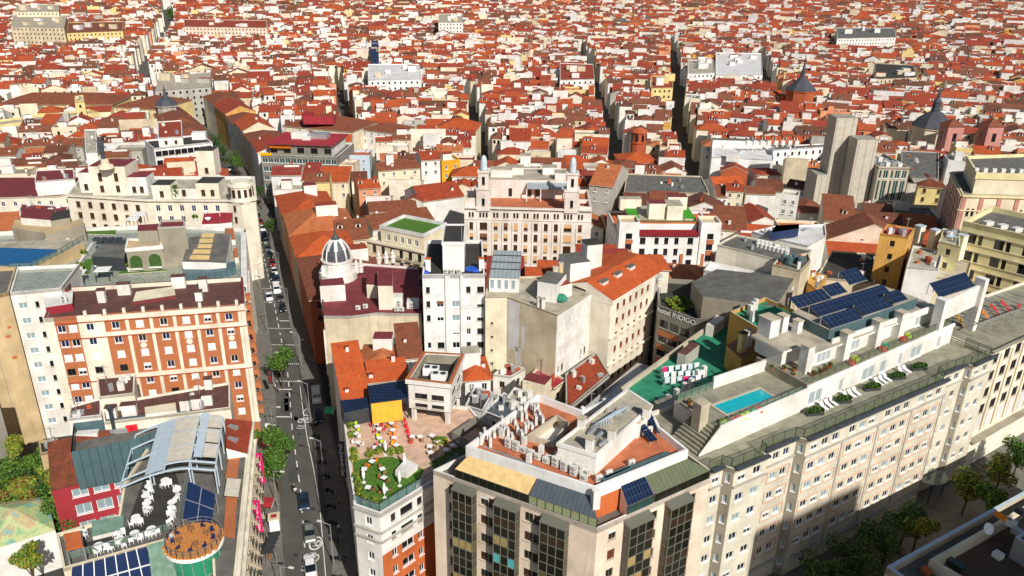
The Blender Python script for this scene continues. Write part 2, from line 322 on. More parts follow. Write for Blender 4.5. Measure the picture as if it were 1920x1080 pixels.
# ------------------------------------------------------------------ ground and streets
g = MB(); g.face([(-3000, -200, -.05), (3000, -200, -.05), (3000, 5200, -.05), (-3000, 5200, -.05)], 'ground'); structure('ground', g)
WEST = [(-16, 30), (-40, 100), (-50, 132), (-57, 156), (-66, 181), (-76, 208), (-100, 270), (-122, 315), (-146, 367), (-188, 431), (-240, 509), (-278, 577), (-318, 686), (-362, 815), (-446, 1038), (-580, 1346)]
EAST = [(-4, 30), (-22, 88), (-29, 113), (-36.5, 133), (-43, 153), (-53, 180), (-67, 218), (-83, 259), (-108, 316), (-134, 367), (-172, 431), (-224, 509), (-262, 577), (-300, 686), (-342, 815), (-426, 1038), (-556, 1346)]
def xat(line, y):
    for (x0, y0), (x1, y1) in zip(line, line[1:]):
        if y0 <= y <= y1: return x0+(x1-x0)*(y-y0)/(y1-y0)
    return line[-1][0] if y > line[-1][1] else line[0][0]
def ribbon(mb, f0, f1, ys, z, m, kerb=0):
    for y0, y1 in zip(ys, ys[1:]):
        a, b, c, d = (f0(y0), y0, z), (f1(y0), y0, z), (f1(y1), y1, z), (f0(y1), y1, z)
        mb.face([a, b, c, d], m)
        if kerb:
            for p, q in ((b, c), (d, a)): mb.face([(p[0], p[1], 0), (q[0], q[1], 0), q, p], 'kerb')
YS = list(range(30, 380, 10))+list(range(380, 1360, 40))
r = MB(); ribbon(r, lambda y: xat(WEST, y)-1, lambda y: xat(EAST, y)+1, YS, 0., 'asphalt'); structure('road', r)
pw = MB(); ribbon(pw, lambda y: xat(WEST, y)-.5, lambda y: xat(WEST, y)+3.6, [y for y in YS if y < 380], .13, 'pavement', 1); structure('pavement', pw)
pe = MB(); ribbon(pe, lambda y: xat(EAST, y)-3.4, lambda y: xat(EAST, y)+.5, [y for y in YS if y < 380], .13, 'pavement', 1); structure('pavement', pe)
# the tree-lined street along the right hotel
r = MB(); A, B = Vector((18, 62)), Vector((200, 178)); dn = (B-A).normalized(); nn = Vector((dn.y, -dn.x))
def strip(mb, o0, o1, z, m):
    p = [A+nn*o0, A+nn*o1, B+nn*o1, B+nn*o0]; mb.face([(t.x, t.y, z) for t in p], m)
strip(r, 6, 24, .0, 'asphalt_d'); structure('road', r)
r = MB(); p = [A-nn*16, A+nn*6, B+nn*6, B-nn*16]; r.prism(p, -.02, .13, 'kerb', 'pavement'); structure('pavement', r)
# ---- painted markings: lane dashes, edge line, crossings, cycle symbols
def mark(pts_px, wd, z=.006):
    mb = MB(); P_ = [at(x, y, 0).to_2d() for x, y in pts_px]
    for p, q in zip(P_, P_[1:]):
        d = (q-p).normalized(); n = Vector((-d.y, d.x))*wd/2
        mb.face([(t.x, t.y, z) for t in (p+n, p-n, q-n, q+n)], 'marking')
    return mb
def slot(y, t): return xat(WEST, y)+3.6+(xat(EAST, y)-3.4-xat(WEST, y)-3.6)*t
mk = MB(); y = 70.
while y < 300:
    a, b = (slot(y, .47), y), (slot(y+2.2, .47), y+2.2)
    mk.face([(a[0]-.11, a[1], .006), (a[0]+.11, a[1], .006), (b[0]+.11, b[1], .006), (b[0]-.11, b[1], .006)], 'marking'); y += 4.2
ribbon(mk, lambda y: slot(y, .86)-.07, lambda y: slot(y, .86)+.07, [y for y in YS if y < 160], .006, 'marking')
for yy in (152, 160, 169.5, 178.5, 195, 204):      # dotted edges of the crossings and stop lines
    n = 13
    for i in range(n):
        x0, x1 = slot(yy, (i+.1)/n), slot(yy, (i+.6)/n)
        mk.face([(x0, yy, .006), (x1, yy, .006), (x1, yy+.45, .006), (x0, yy+.45, .006)], 'marking')
for yy, t0, t1 in ((148.5, 0, .55), (137.5, .0, .42), (183, .55, 1.)): mk.face([(slot(yy, t0), yy, .006), (slot(yy, t1), yy, .006), (slot(yy, t1), yy+.4, .006), (slot(yy, t0), yy+.4, .006)], 'marking')
link('road_markings', mk.mesh('road_markings'), None, kind='structure')
def ring(mb, c, r0, r1, sx, sy, n=20, a0=0, a1=2*pi):
    for i in range(n):
        t0, t1 = a0+(a1-a0)*i/n, a0+(a1-a0)*(i+1)/n
        mb.face([(c[0]+cos(t)*r*sx, c[1]+sin(t)*r*sy, .007) for r, t in ((r0, t0), (r1, t0), (r1, t1), (r0, t1))], 'marking')
def stroke(mb, c, pts, wd, k, ky):
    P_ = [Vector((c[0]+x*k, c[1]+y*k*ky)) for x, y in pts]
    for p, q in zip(P_, P_[1:]):
        d = (q-p).normalized(); n = Vector((-d.y, d.x))*wd/2; mb.face([(t.x, t.y, .007) for t in (p+n, p-n, q-n, q+n)], 'marking')
for i, (px, py, circ) in enumerate(((572, 785, 1), (585, 1040, 1), (597, 780, 1), (548, 570, 1))):
    c = at(px, py, 0); mb = MB()
    if circ:
        ring(mb, (c.x, c.y+2.6), .85, 1.08, 1, 1.5)
        stroke(mb, (c.x, c.y+2.6), [(.1, .6), (-.35, .5), (-.35, 0), (.0, 0.05), (.05, -.5), (-.4, -.55)], .16, .8, 1.5); ring(mb, (c.x+.4, c.y+2.6), .22, .4, 1, 1.9, 12)
    for s_ in (-.72, .72): ring(mb, (c.x+s_, c.y-.7), .4, .58, 1, 1.5, 14)
    stroke(mb, (c.x, c.y-.7), [(-.72, 0), (-.3, .75), (.45, .75), (.0, 0), (-.3, .75)], .15, 1, 1.4); stroke(mb, (c.x, c.y-.7), [(.72, 0), (.4, .95)], .15, 1, 1.4)
    for k in (0, 1): stroke(mb, (c.x, c.y-2.6-k*.8), [(-.9, 0), (0, -.25), (.9, 0)], .2, 1, 1.)
    link('cycle_lane_marking', mb.mesh('cycle_lane_marking', c), None, c, kind='structure')
pt = MB(); rp_ = random.Random(5)
for k in range(34):                            # tarmac repairs and trench scars
    y = rp_.uniform(70, 290); t = rp_.uniform(.04, .9); x = slot(y, t); l = rp_.uniform(1.5, 9); w_ = rp_.uniform(.5, 1.8); sl_ = -(slot(y+l, t)-x)
    pt.face([(x, y, .0035), (x+w_, y, .0035), (x+w_-sl_, y+l, .0035), (x-sl_, y+l, .0035)], rp_.choice(('asphalt_d', 'asphalt_d', 'pavement')))
link('road_repair_patches', pt.mesh('road_repair_patches'), None, kind='structure')
for k in range(12):
    y = 75+k*11.3; c = (slot(y, rp_.uniform(.15, .8)), y, .008); mb = MB(); mb.lathe(c, [(.42, 0), (.42, .004)], 'metal_d', 14); link('manhole_cover', mb.mesh('manhole_cover', c), None, c, kind='structure')
# ------------------------------------------------------------------ houses of the old town
ROOFS = [('tile_o', 'orange', 5), ('tile_r', 'red', 5), ('tile_b', 'brown', 4.5), ('tile_d', 'dark brown', 2.2), ('tile_l', 'pale orange', 1.8), ('tile_c', 'crimson', 2)]
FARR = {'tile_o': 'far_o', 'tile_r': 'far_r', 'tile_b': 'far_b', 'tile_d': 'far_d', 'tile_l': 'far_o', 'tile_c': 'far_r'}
WALLS = [('white', 'white', 6), ('white_b', 'off-white', 3.5), ('cream', 'cream', 3), ('ivory', 'ivory', 2), ('beige', 'beige', 1), ('salmon', 'salmon', .7), ('yellow', 'yellow', .8), ('grey', 'grey', .9), ('peach', 'peach', .9), ('ochre', 'ochre', .3)]
KINDS = [('ew', 52), ('ns', 13), ('hip', 12), ('sheds', 9), ('shedn', 9), ('flat', 16)]
def pick(l, rnd):
    t = rnd.random()*sum(x[-1] for x in l)
    for x in l:
        t -= x[-1]
        if t <= 0: return x
    return l[-1]
def house_spec(c, w, d, ang, h, rnd, kind=None, roof=None, wall=None):
    s = dict(c=c, w=w, d=d, ang=ang, h=h, kind=kind or pick(KINDS, rnd)[0]); r = pick(ROOFS, rnd); wl = pick(WALLS, rnd)
    s['roof'], s['rname'] = roof or (r[0], r[1]); s['wall'], s['wname'] = wall or (wl[0], wl[1])
    s['pitch'] = rnd.uniform(.32, .5); s['chim'] = [(rnd.uniform(-.42, .42)*w, rnd.uniform(-.4, .4)*d, rnd.uniform(.5, 1.3), rnd.uniform(.5, .8)) for _ in range(rnd.choice((0, 0, 1, 1, 2)))]
    s['cwall'] = rnd.choice(('white', 'white_b', 'brick', 'peach', 'white')); s['box'] = rnd.random() < (.75 if s['kind'] == 'flat' else .1)
    s['bp'] = (rnd.uniform(-.25, .25)*w, rnd.uniform(-.1, .3)*d, rnd.uniform(2.4, 4.5), rnd.uniform(2.2, 3.4), rnd.uniform(2.2, 3.2))
    s['btop'] = rnd.choice(('roof_red', 'roof_pale', 'tile_r', 'white')); s['ftop'] = rnd.choice(('roof_red', 'roof_pale', 'roof_grey', 'white_b', 'deck_grey', 'paint_orange', 'roof_pale'))
    s['dorm'] = [rnd.uniform(-.38, .38)*w for _ in range(rnd.choice((0, 0, 0, 0, 0, 1, 2)))] if s['kind'] in ('ew', 'sheds') else []
    s['cut'] = rnd.random() < .22 and s['kind'] == 'ew'; s['cx'] = rnd.uniform(-.25, .25)*w
    s['win'] = rnd.random()
    return s
def house_geo(s, W, R, far=False, X=None):
    """fills the wall mesh W and the roof mesh R; X(name) gives a mesh for a small part"""
    c, w, d, h, k = s['c'], s['w'], s['d'], s['h'], s['kind']; ca, sa = cos(s['ang']), sin(s['ang'])
    L = lambda x, y, z: (c.x+x*ca-y*sa, c.y+x*sa+y*ca, z)
    rf = FARR.get(s['roof'], s['roof']) if far else s['roof']; wl = s['wall']; hw, hd, z0 = w/2, d/2, 0.
    o = .45; th = 0 if far else .18
    base = [L(-hw, -hd, z0), L(hw, -hd, z0), L(hw, hd, z0), L(-hw, hd, z0)]
    def walls(zs):
        tp = [L(x, y, z) for (x, y), z in zip(((-hw, -hd), (hw, -hd), (hw, hd), (-hw, hd)), zs)]
        W.quads(base, tp, wl); return tp
    def slab(a, b, c_, d_):                    # a roof plane with an eave of real thickness
        R.face([a, b, c_, d_], rf)
        if th:
            lo = [(p[0], p[1], p[2]-th) for p in (a, b, c_, d_)]; R.quads(lo, [a, b, c_, d_], 'stone'); R.face(lo[::-1], 'stone')
    zr = h+.05
    if k == 'ew':
        rz = zr+hd*s['pitch']; e = o*s['pitch']; walls([h]*4)
        W.face([L(hw, -hd, h), L(hw, hd, h), L(hw, 0, rz-.06)], wl); W.face([L(-hw, hd, h), L(-hw, -hd, h), L(-hw, 0, rz-.06)], wl)
        slab(L(-hw-.1, -hd-o, zr-e), L(hw+.1, -hd-o, zr-e), L(hw+.1, 0, rz), L(-hw-.1, 0, rz)); slab(L(hw+.1, hd+o, zr-e), L(-hw-.1, hd+o, zr-e), L(-hw-.1, 0, rz), L(hw+.1, 0, rz))
        roofz = lambda x, y: rz-abs(y)*s['pitch']
    elif k == 'ns':
        rz = zr+hw*s['pitch']; e = o*s['pitch']; walls([h]*4)
        W.face([L(-hw, -hd, h), L(hw, -hd, h), L(0, -hd, rz-.06)], wl); W.face([L(hw, hd, h), L(-hw, hd, h), L(0, hd, rz-.06)], wl)
        slab(L(-hw-o, hd+.1, zr-e), L(-hw-o, -hd-.1, zr-e), L(0, -hd-.1, rz), L(0, hd+.1, rz)); slab(L(hw+o, -hd-.1, zr-e), L(hw+o, hd+.1, zr-e), L(0, hd+.1, rz), L(0, -hd-.1, rz))
        roofz = lambda x, y: rz-abs(x)*s['pitch']
    elif k == 'hip':
        m = min(hw, hd); rz = zr+m*s['pitch']; e = o*s['pitch']; walls([h]*4); rx, ry = hw-m, hd-m
        a, b, c_, d_ = L(-hw-o, -hd-o, zr-e), L(hw+o, -hd-o, zr-e), L(hw+o, hd+o, zr-e), L(-hw-o, hd+o, zr-e)
        if hw >= hd: p, q = L(-rx, 0, rz), L(rx, 0, rz); R.face([a, b, q, p], rf); R.face([b, c_, q], rf); R.face([c_, d_, p, q], rf); R.face([d_, a, p], rf)
        else: p, q = L(0, -ry, rz), L(0, ry, rz); R.face([a, b, p], rf); R.face([b, c_, q, p], rf); R.face([c_, d_, q], rf); R.face([d_, a, p, q], rf)
        if th: lo = [(t[0], t[1], t[2]-th) for t in (a, b, c_, d_)]; R.quads(lo, [a, b, c_, d_], 'stone'); R.face(lo[::-1], 'stone')
        roofz = lambda x, y: rz-max(abs(x)-rx, abs(y)-ry, 0)*s['pitch']
    elif k in ('sheds', 'shedn'):
        pk = s['pitch']*.8; g_ = 1 if k == 'sheds' else -1; rise = d*pk; e = o*pk
        zs = [h, h, h+rise, h+rise] if g_ > 0 else [h+rise, h+rise, h, h]; walls(zs)
        zf, zb = (zr-e, zr+rise) if g_ > 0 else (zr+rise, zr-e)
        slab(L(-hw-.1, -hd-(o if g_ > 0 else .05), zf), L(hw+.1, -hd-(o if g_ > 0 else .05), zf), L(hw+.1, hd+(o if g_ < 0 else .05), zb), L(-hw-.1, hd+(o if g_ < 0 else .05), zb))
        roofz = lambda x, y: zr+(y+hd)*pk if g_ > 0 else zr+(hd-y)*pk
    else:
        walls([h+.9]*4); R.face([L(-hw+.25, -hd+.25, h), L(hw-.25, -hd+.25, h), L(hw-.25, hd-.25, h), L(-hw+.25, hd-.25, h)], s['ftop'])
        i = [L(x, y, h+.9) for x, y in ((-hw+.25, -hd+.25), (hw-.25, -hd+.25), (hw-.25, hd-.25), (-hw+.25, hd-.25))]; t = [L(x, y, h+.9) for x, y in ((-hw, -hd), (hw, -hd), (hw, hd), (-hw, hd))]
        W.quads(t, i, 'roof_red' if s['win'] < .3 else wl); W.quads(i, [(p[0], p[1], h) for p in i], wl)
        roofz = lambda x, y: h
    s['roofz'] = roofz
    if s['box']:
        x, y, bw, bd, bh = s['bp']; zb = roofz(x, y)-.8; m_ = X('stair_house') if X else W
        m_.prism([Vector(L(x+i*bw/2, y+j*bd/2, 0)[:2]) for i, j in ((-1, -1), (1, -1), (1, 1), (-1, 1))], zb, zb+bh+.8, 'white' if s['win'] < .7 else wl, s['btop'])
    for x, y, ch, cw in s['chim']:
        zb = roofz(x, y)-.4; m_ = X('chimney') if X else W
        m_.prism([Vector(L(x+i*cw/2, y+j*cw*.35, 0)[:2]) for i, j in ((-1, -1), (1, -1), (1, 1), (-1, 1))], zb, zb+.4+ch, s['cwall'], None)
        if X: m_.prism([Vector(L(x+i*(cw/2+.1), y+j*(cw*.35+.1), 0)[:2]) for i, j in ((-1, -1), (1, -1), (1, 1), (-1, 1))], zb+.4+ch, zb+.55+ch, 'tile_r', None, True)
    for x in s['dorm']:
        y = -hd*.45; zb = roofz(x, y)-.3; m_ = X('dormer') if X else W
        p = [L(x-.7, y, zb), L(x+.7, y, zb), L(x+.7, y, zb+1.25), L(x-.7, y, zb+1.25)]; bk = min(hd-.2, .45*hd+3.2); q = [L(x-.7, y+3, zb), L(x+.7, y+3, zb), L(x+.7, y+3, zb+1.25), L(x-.7, y+3, zb+1.25)]
        m_.face(p, 'white'); m_.face([p[1], q[1], q[2], p[2]], 'white'); m_.face([q[0], p[0], p[3], q[3]], 'white')
        m_.face([L(x-.8, y-.15, zb+1.25), L(x+.8, y-.15, zb+1.25), L(x+.8, y+3, zb+1.5), L(x-.8, y+3, zb+1.5)], rf)
        m_.face([L(x-.4, y-.02, zb+.3), L(x+.4, y-.02, zb+.3), L(x+.4, y-.02, zb+1.1), L(x-.4, y-.02, zb+1.1)], 'glass')
    if s['cut']:                               # a roof terrace cut into the front slope, white walls round it
        x = s['cx']; y = -hd*.5; zb = roofz(x, -hd*.12)-.1; m_ = X('roof_terrace') if X else W; tw = min(w*.3, 2.6)
        m_.face([L(x-tw, y*1.3, roofz(x, y*1.3)+.08), L(x+tw, y*1.3, roofz(x, y*1.3)+.08), L(x+tw, y*.3, roofz(x, y*1.3)+.09), L(x-tw, y*.3, roofz(x, y*1.3)+.09)], 'roof_pale')
        m_.face([L(x-tw, y*.3, roofz(x, y*1.3)), L(x+tw, y*.3, roofz(x, y*1.3)), L(x+tw, y*.3, zb+.7), L(x-tw, y*.3, zb+.7)], 'white')
        m_.face([L(x-tw, y*.3, zb+.7), L(x+tw, y*.3, zb+.7), L(x+tw, y*.3+.5, zb+.7), L(x-tw, y*.3+.5, zb+.7)], rf)
    return L
def emit_house(s, label, group, name='house', nwin=True):
    T = Thing(name, label, 'house', (s['c'].x, s['c'].y, 0), group); W, R = MB(), MB(); XS = []
    def X(n): XS.append((n, MB())); return XS[-1][1]
    L = house_geo(s, W, R, False, X); T.part('wall', W); T.part('roof', R)
    for n, m in XS: T.part(n, m)
    if nwin and s['kind'] != 'shedn' and (s['win'] < .75 or name != 'house'):
        n = max(2, int(s['w']/3.4)); fm, pm = win_meshes(1.0, 1.5, 'w' if s['win'] < .6 else 'br')
        for i in range(n):
            xx = -s['w']/2+s['w']*(i+.5)/n
            for zz in (s['h']-1.6, s['h']-4.8):
                o = T.inst('window', fm, L(xx, -s['d']/2-.03, zz), s['ang']); link('pane', pm, o)
    return T
def old_house(label, pl, pr, z, depth, kind, roof, wall, group=None, seed=0, name='house', windows=True, **kw):
    """a hand-placed house: its front eave runs between two photograph points at height z"""
    p, ang = front(pl, pr, z, depth); c = (p[0]+p[2])/2; w_ = (p[1]-p[0]).length
    s = house_spec(c, w_, depth, ang, z, random.Random(seed+int(pl[0]*7+pl[1])), kind, (roof, roof), (wall, wall)); s.update(kw); FOOT.append(p)
    return emit_house(s, label, group, name, windows)
# ------------------------------------------------------------------ shared roof furniture (meshes shared between alike things)
from mathutils.geometry import tessellate_polygon
def poly_hole(mb, outer, hole, z, m):
    o = [Vector((p[0], p[1], z)) for p in outer]; h = [Vector((p[0], p[1], z)) for p in hole]; pts = o+h
    for t in tessellate_polygon([o, h]):
        a, b, c = [pts[i] for i in t]
        if (b-a).cross(c-a).z < 0: b, c = c, b
        mb.face([a, b, c], m)
_ac = {}
def ac_unit(p, ang, tall=False, label='white air conditioning unit with a round fan on the orange tower roof', group='air conditioners on the tower roof'):
    k = tall
    if k not in _ac:
        h = 1.45 if tall else .85; a = MB(); a.box((0, 0, .12), .95, .36, h, 0, 'ac')
        for x in (-.38, .38): a.box((x, 0, 0), .06, .36, .12, 0, 'metal_d')
        f = MB()
        for zc in ([.5, 1.15] if tall else [.55]): f.tube((-.08, -.19, zc), (-.08, -.2, zc), .29, 'ac_fan', 12)
        g_ = MB()
        for zc in ([.5, 1.15] if tall else [.55]):
            for r in (.1, .2, .29): ringz(g_, (-.08, -.215, zc), r)
        _ac[k] = (a.mesh('case'), f.mesh('fan'), g_.mesh('fan_guard'))
    e = link('air_conditioner', None, None, p, ang, label=label, category='air conditioner', group=group)
    link('case', _ac[k][0], e); o = link('fan', _ac[k][1], e); link('fan_guard', _ac[k][2], o)
def ringz(mb, c, r, n=10):
    pts = [(c[0]+cos(2*pi*i/n)*r, c[1], c[2]+sin(2*pi*i/n)*r) for i in range(n)]
    for a, b in zip(pts, pts[1:]+pts[:1]): mb.beam(a, b, .012, 'ac')
class Bld(Thing):
    def __init__(s, name, label, poly, zt, wall='white', cat='building', group=None, foot=True):
        s.poly = [Vector((p[0], p[1])) for p in poly]
        a = sum(s.poly[i-1].x*s.poly[i].y-s.poly[i].x*s.poly[i-1].y for i in range(len(s.poly)))
        assert a > 0, 'clockwise '+name+' '+label
        c = sum(s.poly, Vector((0, 0)))/len(s.poly)
        Thing.__init__(s, name, label, cat, (c.x, c.y, 0), group)
        s.W = MB(); s.zt = zt; s.wall = wall; s.done = set(); s.z0 = 0.
        if foot: FOOT.append(s.poly)
    def edge(s, i): return s.poly[i], s.poly[(i+1) % len(s.poly)]
    def L(s, i): a, b = s.edge(i); return (b-a).length
    def face(s, i, rows, cols, wall=None, z0=None, z1=None, **kw):
        a, b = s.edge(i); facade(s, s.W, a, b, s.z0 if z0 is None else z0, s.zt if z1 is None else z1, wall or s.wall, rows, cols, **kw); s.done.add(i)
    def p(s, i, x, z, off=0.): a, b = s.edge(i); return wall_uv(a, b, x, z, off)
    def band(s, i, z, h, out, m, name='cornice', x0=0., x1=None, mb=None):
        """a moulding along edge i"""
        L = s.L(i); x1 = L if x1 is None else x1; k = mb or MB()
        pts = [s.p(i, x0, 0, -.02), s.p(i, x1, 0, -.02), s.p(i, x1, 0, out), s.p(i, x0, 0, out)]
        k.prism([q.to_2d() for q in pts][::-1] if False else ccw([q.to_2d() for q in pts]), z, z+h, m, None, True)
        if mb is None: s.part(name, k)
    def close(s, roof='roof_grey', par=.9, parw=.3, parm=None, ptop=None, roofz=None):
        for i in range(len(s.poly)):
            if i not in s.done:
                a, b = s.edge(i); s.W.face([(a.x, a.y, s.z0), (b.x, b.y, s.z0), (b.x, b.y, s.zt), (a.x, a.y, s.zt)], s.wall)
        s.part('wall', s.W)
        if roof:
            r = MB(); rz = roofz if roofz is not None else s.zt-par; r.face([(p.x, p.y, rz) for p in s.poly], roof); s.part('roof', r)
        if par:
            q = MB(); parapet(q, [p for p in s.poly], s.zt-par-.05, s.zt+.003, parw, parm or s.wall, ptop)
            s.part('parapet', q)
def vent_box(T, p, sx, sy, sz, ang=0, m='white', top=None, cap=True, name='chimney'):
    b = MB(); b.box(p, sx, sy, sz, ang, m, top)
    if cap: b.box((p[0], p[1], p[2]+sz+.002), sx+.2, sy+.2, .16, ang, 'stone' if top is None else top)
    return T.part(name, b)
def rail(T, pts, z, h, m='metal', post=1.5, panel=None, name='railing'):
    """posts and rails along a line; panels of glass or mesh as parts of their own"""
    a = MB(); pan = MB()
    for p, q in zip(pts, pts[1:]):
        p, q = Vector(p[:2]), Vector(q[:2]); l = (q-p).length; n = max(1, round(l/post))
        for i in range(n+1):
            t = p.lerp(q, i/n); a.beam((t.x, t.y, z), (t.x, t.y, z+h), .035, m)
        for zz in ((h,) if panel else (h, h*.5)): a.beam((p.x, p.y, z+zz), (q.x, q.y, z+zz), .03, m)
        if panel: pan.face([(p.x, p.y, z+.08), (q.x, q.y, z+.08), (q.x, q.y, z+h-.05), (p.x, p.y, z+h-.05)], panel)
    o = T.part(name, a)
    if panel: T.part('panel', pan, o)
    return o
# ------------------------------------------------------------------ the cream tower in the middle foreground
ZT = 25.0
ta, tb, tc = at(812, 881, ZT).to_2d(), at(1120, 991, ZT).to_2d(), at(1331, 897, ZT).to_2d()
PR = 28.3                                     # its upper roof
r0, r1, r2 = at(873, 836, 29.4).to_2d(), at(1116, 914, 29.4).to_2d(), at(1291, 843, 29.4).to_2d()
r3, r4, r5, r6 = at(1238, 800, 29.4).to_2d(), at(1170, 800, 29.4).to_2d(), at(1092, 769, 29.4).to_2d(), at(1008, 738, 29.4).to_2d()
r3b = at(1215, 755, 29.4).to_2d(); r4 = at(1160, 738, 29.4).to_2d()
T = Bld('apartment_tower', 'cream corner tower with dark glazed bays and an orange roof crowded with air conditioners', [ta, tb, tc, r3, r3b, r4, r5, r6], ZT, 'peach')
L0, L1 = T.L(0), T.L(1); FH = 3.02
rows = [(ZT-2.75-FH*i, 1.45) for i in range(8)]
st = ['gr', 'br', 'gr', 'gr_r10', 'gr', 'br', 'gr_s3', 'br']
colsL = [(.125*L0, 1.0), (.335*L0, 1.15), (.385*L0, 1.15), (.61*L0, 1.2), (.664*L0, 1.25)]
T.face(0, rows, colsL, style=lambda r, c: st[(r*5+c*3) % 8] if c else 'gr')
colsR = [(.13*L1, 1.15), (.18*L1, .9), (.49*L1, 1.1), (.54*L1, .9), (.84*L1, 1.3)]
T.face(1, rows, colsR, style=lambda r, c: st[(r*3+c*5+1) % 8])
T.close(roof='roof_grey', par=.75, parw=.25, parm='white')
PM = {}
def pane_mesh(w, h, m):
    k = (round(w, 2), round(h, 2), m)
    if k not in PM:
        b = MB(); b.box((0, 0, -h/2), w, .05, h, 0, m); PM[k] = b.mesh('pane')
    return PM[k]
def glazed_bay(T, i, x0, x1, dep, z_top, n, seed):
    """projecting bay: frame grid, three panes wide, two pane rows a storey, sloped grey cap"""
    rn = random.Random(seed); f = MB(); a, b = T.edge(i); d = (b-a).normalized(); ang = atan2(d.y, d.x); wd = x1-x0; zb = 3.5; hh = FH/2
    P = lambda x, z, o: T.p(i, x, z, o)
    inner = [P(x0, 0, .0), P(x0, 0, dep-.08), P(x1, 0, dep-.08), P(x1, 0, 0)]
    f.prism(ccw([p.to_2d() for p in inner]), zb, z_top-.02, 'frame_k', None, True)
    nr = int((z_top-zb)/hh)
    for k in range(nr+1):
        z = z_top-k*hh; f.beam(P(x0-.03, z, dep), P(x1+.03, z, dep), .06, 'frame_gr'); f.beam(P(x1, z, 0), P(x1, z, dep), .06, 'frame_gr'); f.beam(P(x0, z, 0), P(x0, z, dep), .06, 'frame_gr')
    for j in range(4): x = x0+wd*j/3; f.beam(P(x, zb, dep), P(x, z_top, dep), .055, 'frame_gr')
    o = T.part('bay', f)
    c = MB(); q = [P(x0-.1, z_top+.1, dep+.12), P(x1+.1, z_top+.1, dep+.12), P(x1+.1, z_top+.55, -.02), P(x0-.1, z_top+.55, -.02)]; lo = [(p.x, p.y, z_top-.02) for p in q]
    c.face(q, 'frame_gr'); c.quads(lo, q, 'frame_gr'); T.part('bay_cap', c, o)
    for k in range(nr):
        z = z_top-k*hh-hh/2; base = rn.choice(('curtain', 'glass_k', 'glass_brown', 'glass_k', 'glass_brown', 'curtain', 'curtain_o', 'glass_brown', 'glass_teal' if rn.random() < .15 else 'glass_k'))
        for j in range(3):
            m = 'glass_k' if k % 2 == 0 else (base if rn.random() < .8 else 'glass_k')
            T.inst('pane', pane_mesh(wd/3-.1, hh-.1, m), P(x0+wd*(j+.5)/3, z, dep-.02), ang, o)
        m = 'glass_k' if rn.random() < .6 else 'curtain_o'
        for x, s_ in ((x0, -1), (x1, 1)): T.inst('pane', pane_mesh(dep-.14, hh-.1, m), P(x, z, dep/2), ang+pi/2, o)
for k, (fa, fb) in enumerate(((.155, .285), (.42, .557), (.70, .845))): glazed_bay(T, 0, fa*L0, fb*L0, 1.15, ZT-1.05, 8, k)
for k, (fa, fb) in enumerate(((.225, .43), (.585, .79))): glazed_bay(T, 1, fa*L1, fb*L1, 1.25, ZT-1.05, 8, 10+k)
# penthouse storey and roof
b = MB(); rp = [r0, r1, r2, r3, r3b, r4, r5, r6]; rin = inset(ccw(rp), .3)
b.quads([(p.x, p.y, ZT-.8) for p in rin], [(p.x, p.y, 28.0) for p in rin], 'terracotta'); T.part('penthouse_wall', b)
b = MB(); parapet(b, rp, 27.7, 29.4, .35, 'white_c'); lo = ccw(rp); b.face([(p.x, p.y, 27.7) for p in lo][::-1], 'white'); T.part('roof_parapet', b)
well = ccw([at(x, y, PR).to_2d() for x, y in ((992, 826), (1036, 838), (1062, 802), (1044, 790))])
b = MB(); poly_hole(b, inset(ccw(rp), .3), well, PR, 'paint_orange'); ro = T.part('upper_roof', b)
b = MB(); b.quads([(p.x, p.y, PR+.9) for p in well], [(p.x, p.y, PR-12) for p in well], 'stone'); b.face([(p.x, p.y, PR-12) for p in well], 'roof_grey'); wo = inset(well, -.25)
b.quads([(p.x, p.y, PR) for p in wo], [(p.x, p.y, PR+.9) for p in wo], 'stone'); b.quads([(p.x, p.y, PR+.9) for p in wo], [(p.x, p.y, PR+.9) for p in well], 'stone'); T.part('light_well', b)
# machine house
mh = ccw([at(x, y, 31.2).to_2d() for x, y in ((1046, 833), (1118, 855), (1222, 762), (1176, 732))])
b = MB(); b.prism(mh, PR-.1, 31.2, 'white', 'roof_pale'); T.part('machine_house', b)
b = MB(); parapet(b, inset(mh, -.15), 30.95, 31.45, .35, 'white'); T.part('machine_house_rim', b)
# the lean-to roofs over the terrace along both fronts
def leanto(i, xa, xb, m, glassm, inner_a, inner_b, name, panes=8, ztop=28.0):
    o = MB(); p0, p1 = T.p(i, xa, ZT+1.35, -.05), T.p(i, xb, ZT+1.35, -.05)
    q0, q1 = Vector((inner_a[0], inner_a[1], ztop)), Vector((inner_b[0], inner_b[1], ztop))
    dn = Vector((0, 0, -.12))
    o.face([p0, p1, q1, q0], m); o.face([p0+dn, q0+dn, q1+dn, p1+dn], m); o.quads([p0+dn, p1+dn, q1+dn, q0+dn], [p0, p1, q1, q0], 'frame_gr')
    ro_ = T.part(name, o)
    f = MB(); zb = ZT
    for k in range(panes+1):
        x = xa+(xb-xa)*k/panes; f.beam(T.p(i, x, zb, -.1), T.p(i, x, ZT+1.3, -.1), .05, 'frame_k')
    f.beam(T.p(i, xa, ZT+.03, -.1), T.p(i, xb, ZT+.03, -.1), .05, 'frame_k'); fo = T.part('terrace_glazing', f)
    a_, b_ = T.edge(i); ang = atan2((b_-a_).y, (b_-a_).x)
    for k in range(panes):
        x = xa+(xb-xa)*(k+.5)/panes; T.inst('pane', pane_mesh((xb-xa)/panes-.1, 1.2, glassm), T.p(i, x, ZT+.68, -.1), ang, fo)
    sd = MB(); sd.face([p0, q0, (q0.x, q0.y, ZT-.7), (p0.x, p0.y, ZT-.7)], 'white'); sd.face([p1, q1, (q1.x, q1.y, ZT-.7), (p1.x, p1.y, ZT-.7)], 'brick'); T.part('lean_to_side', sd)
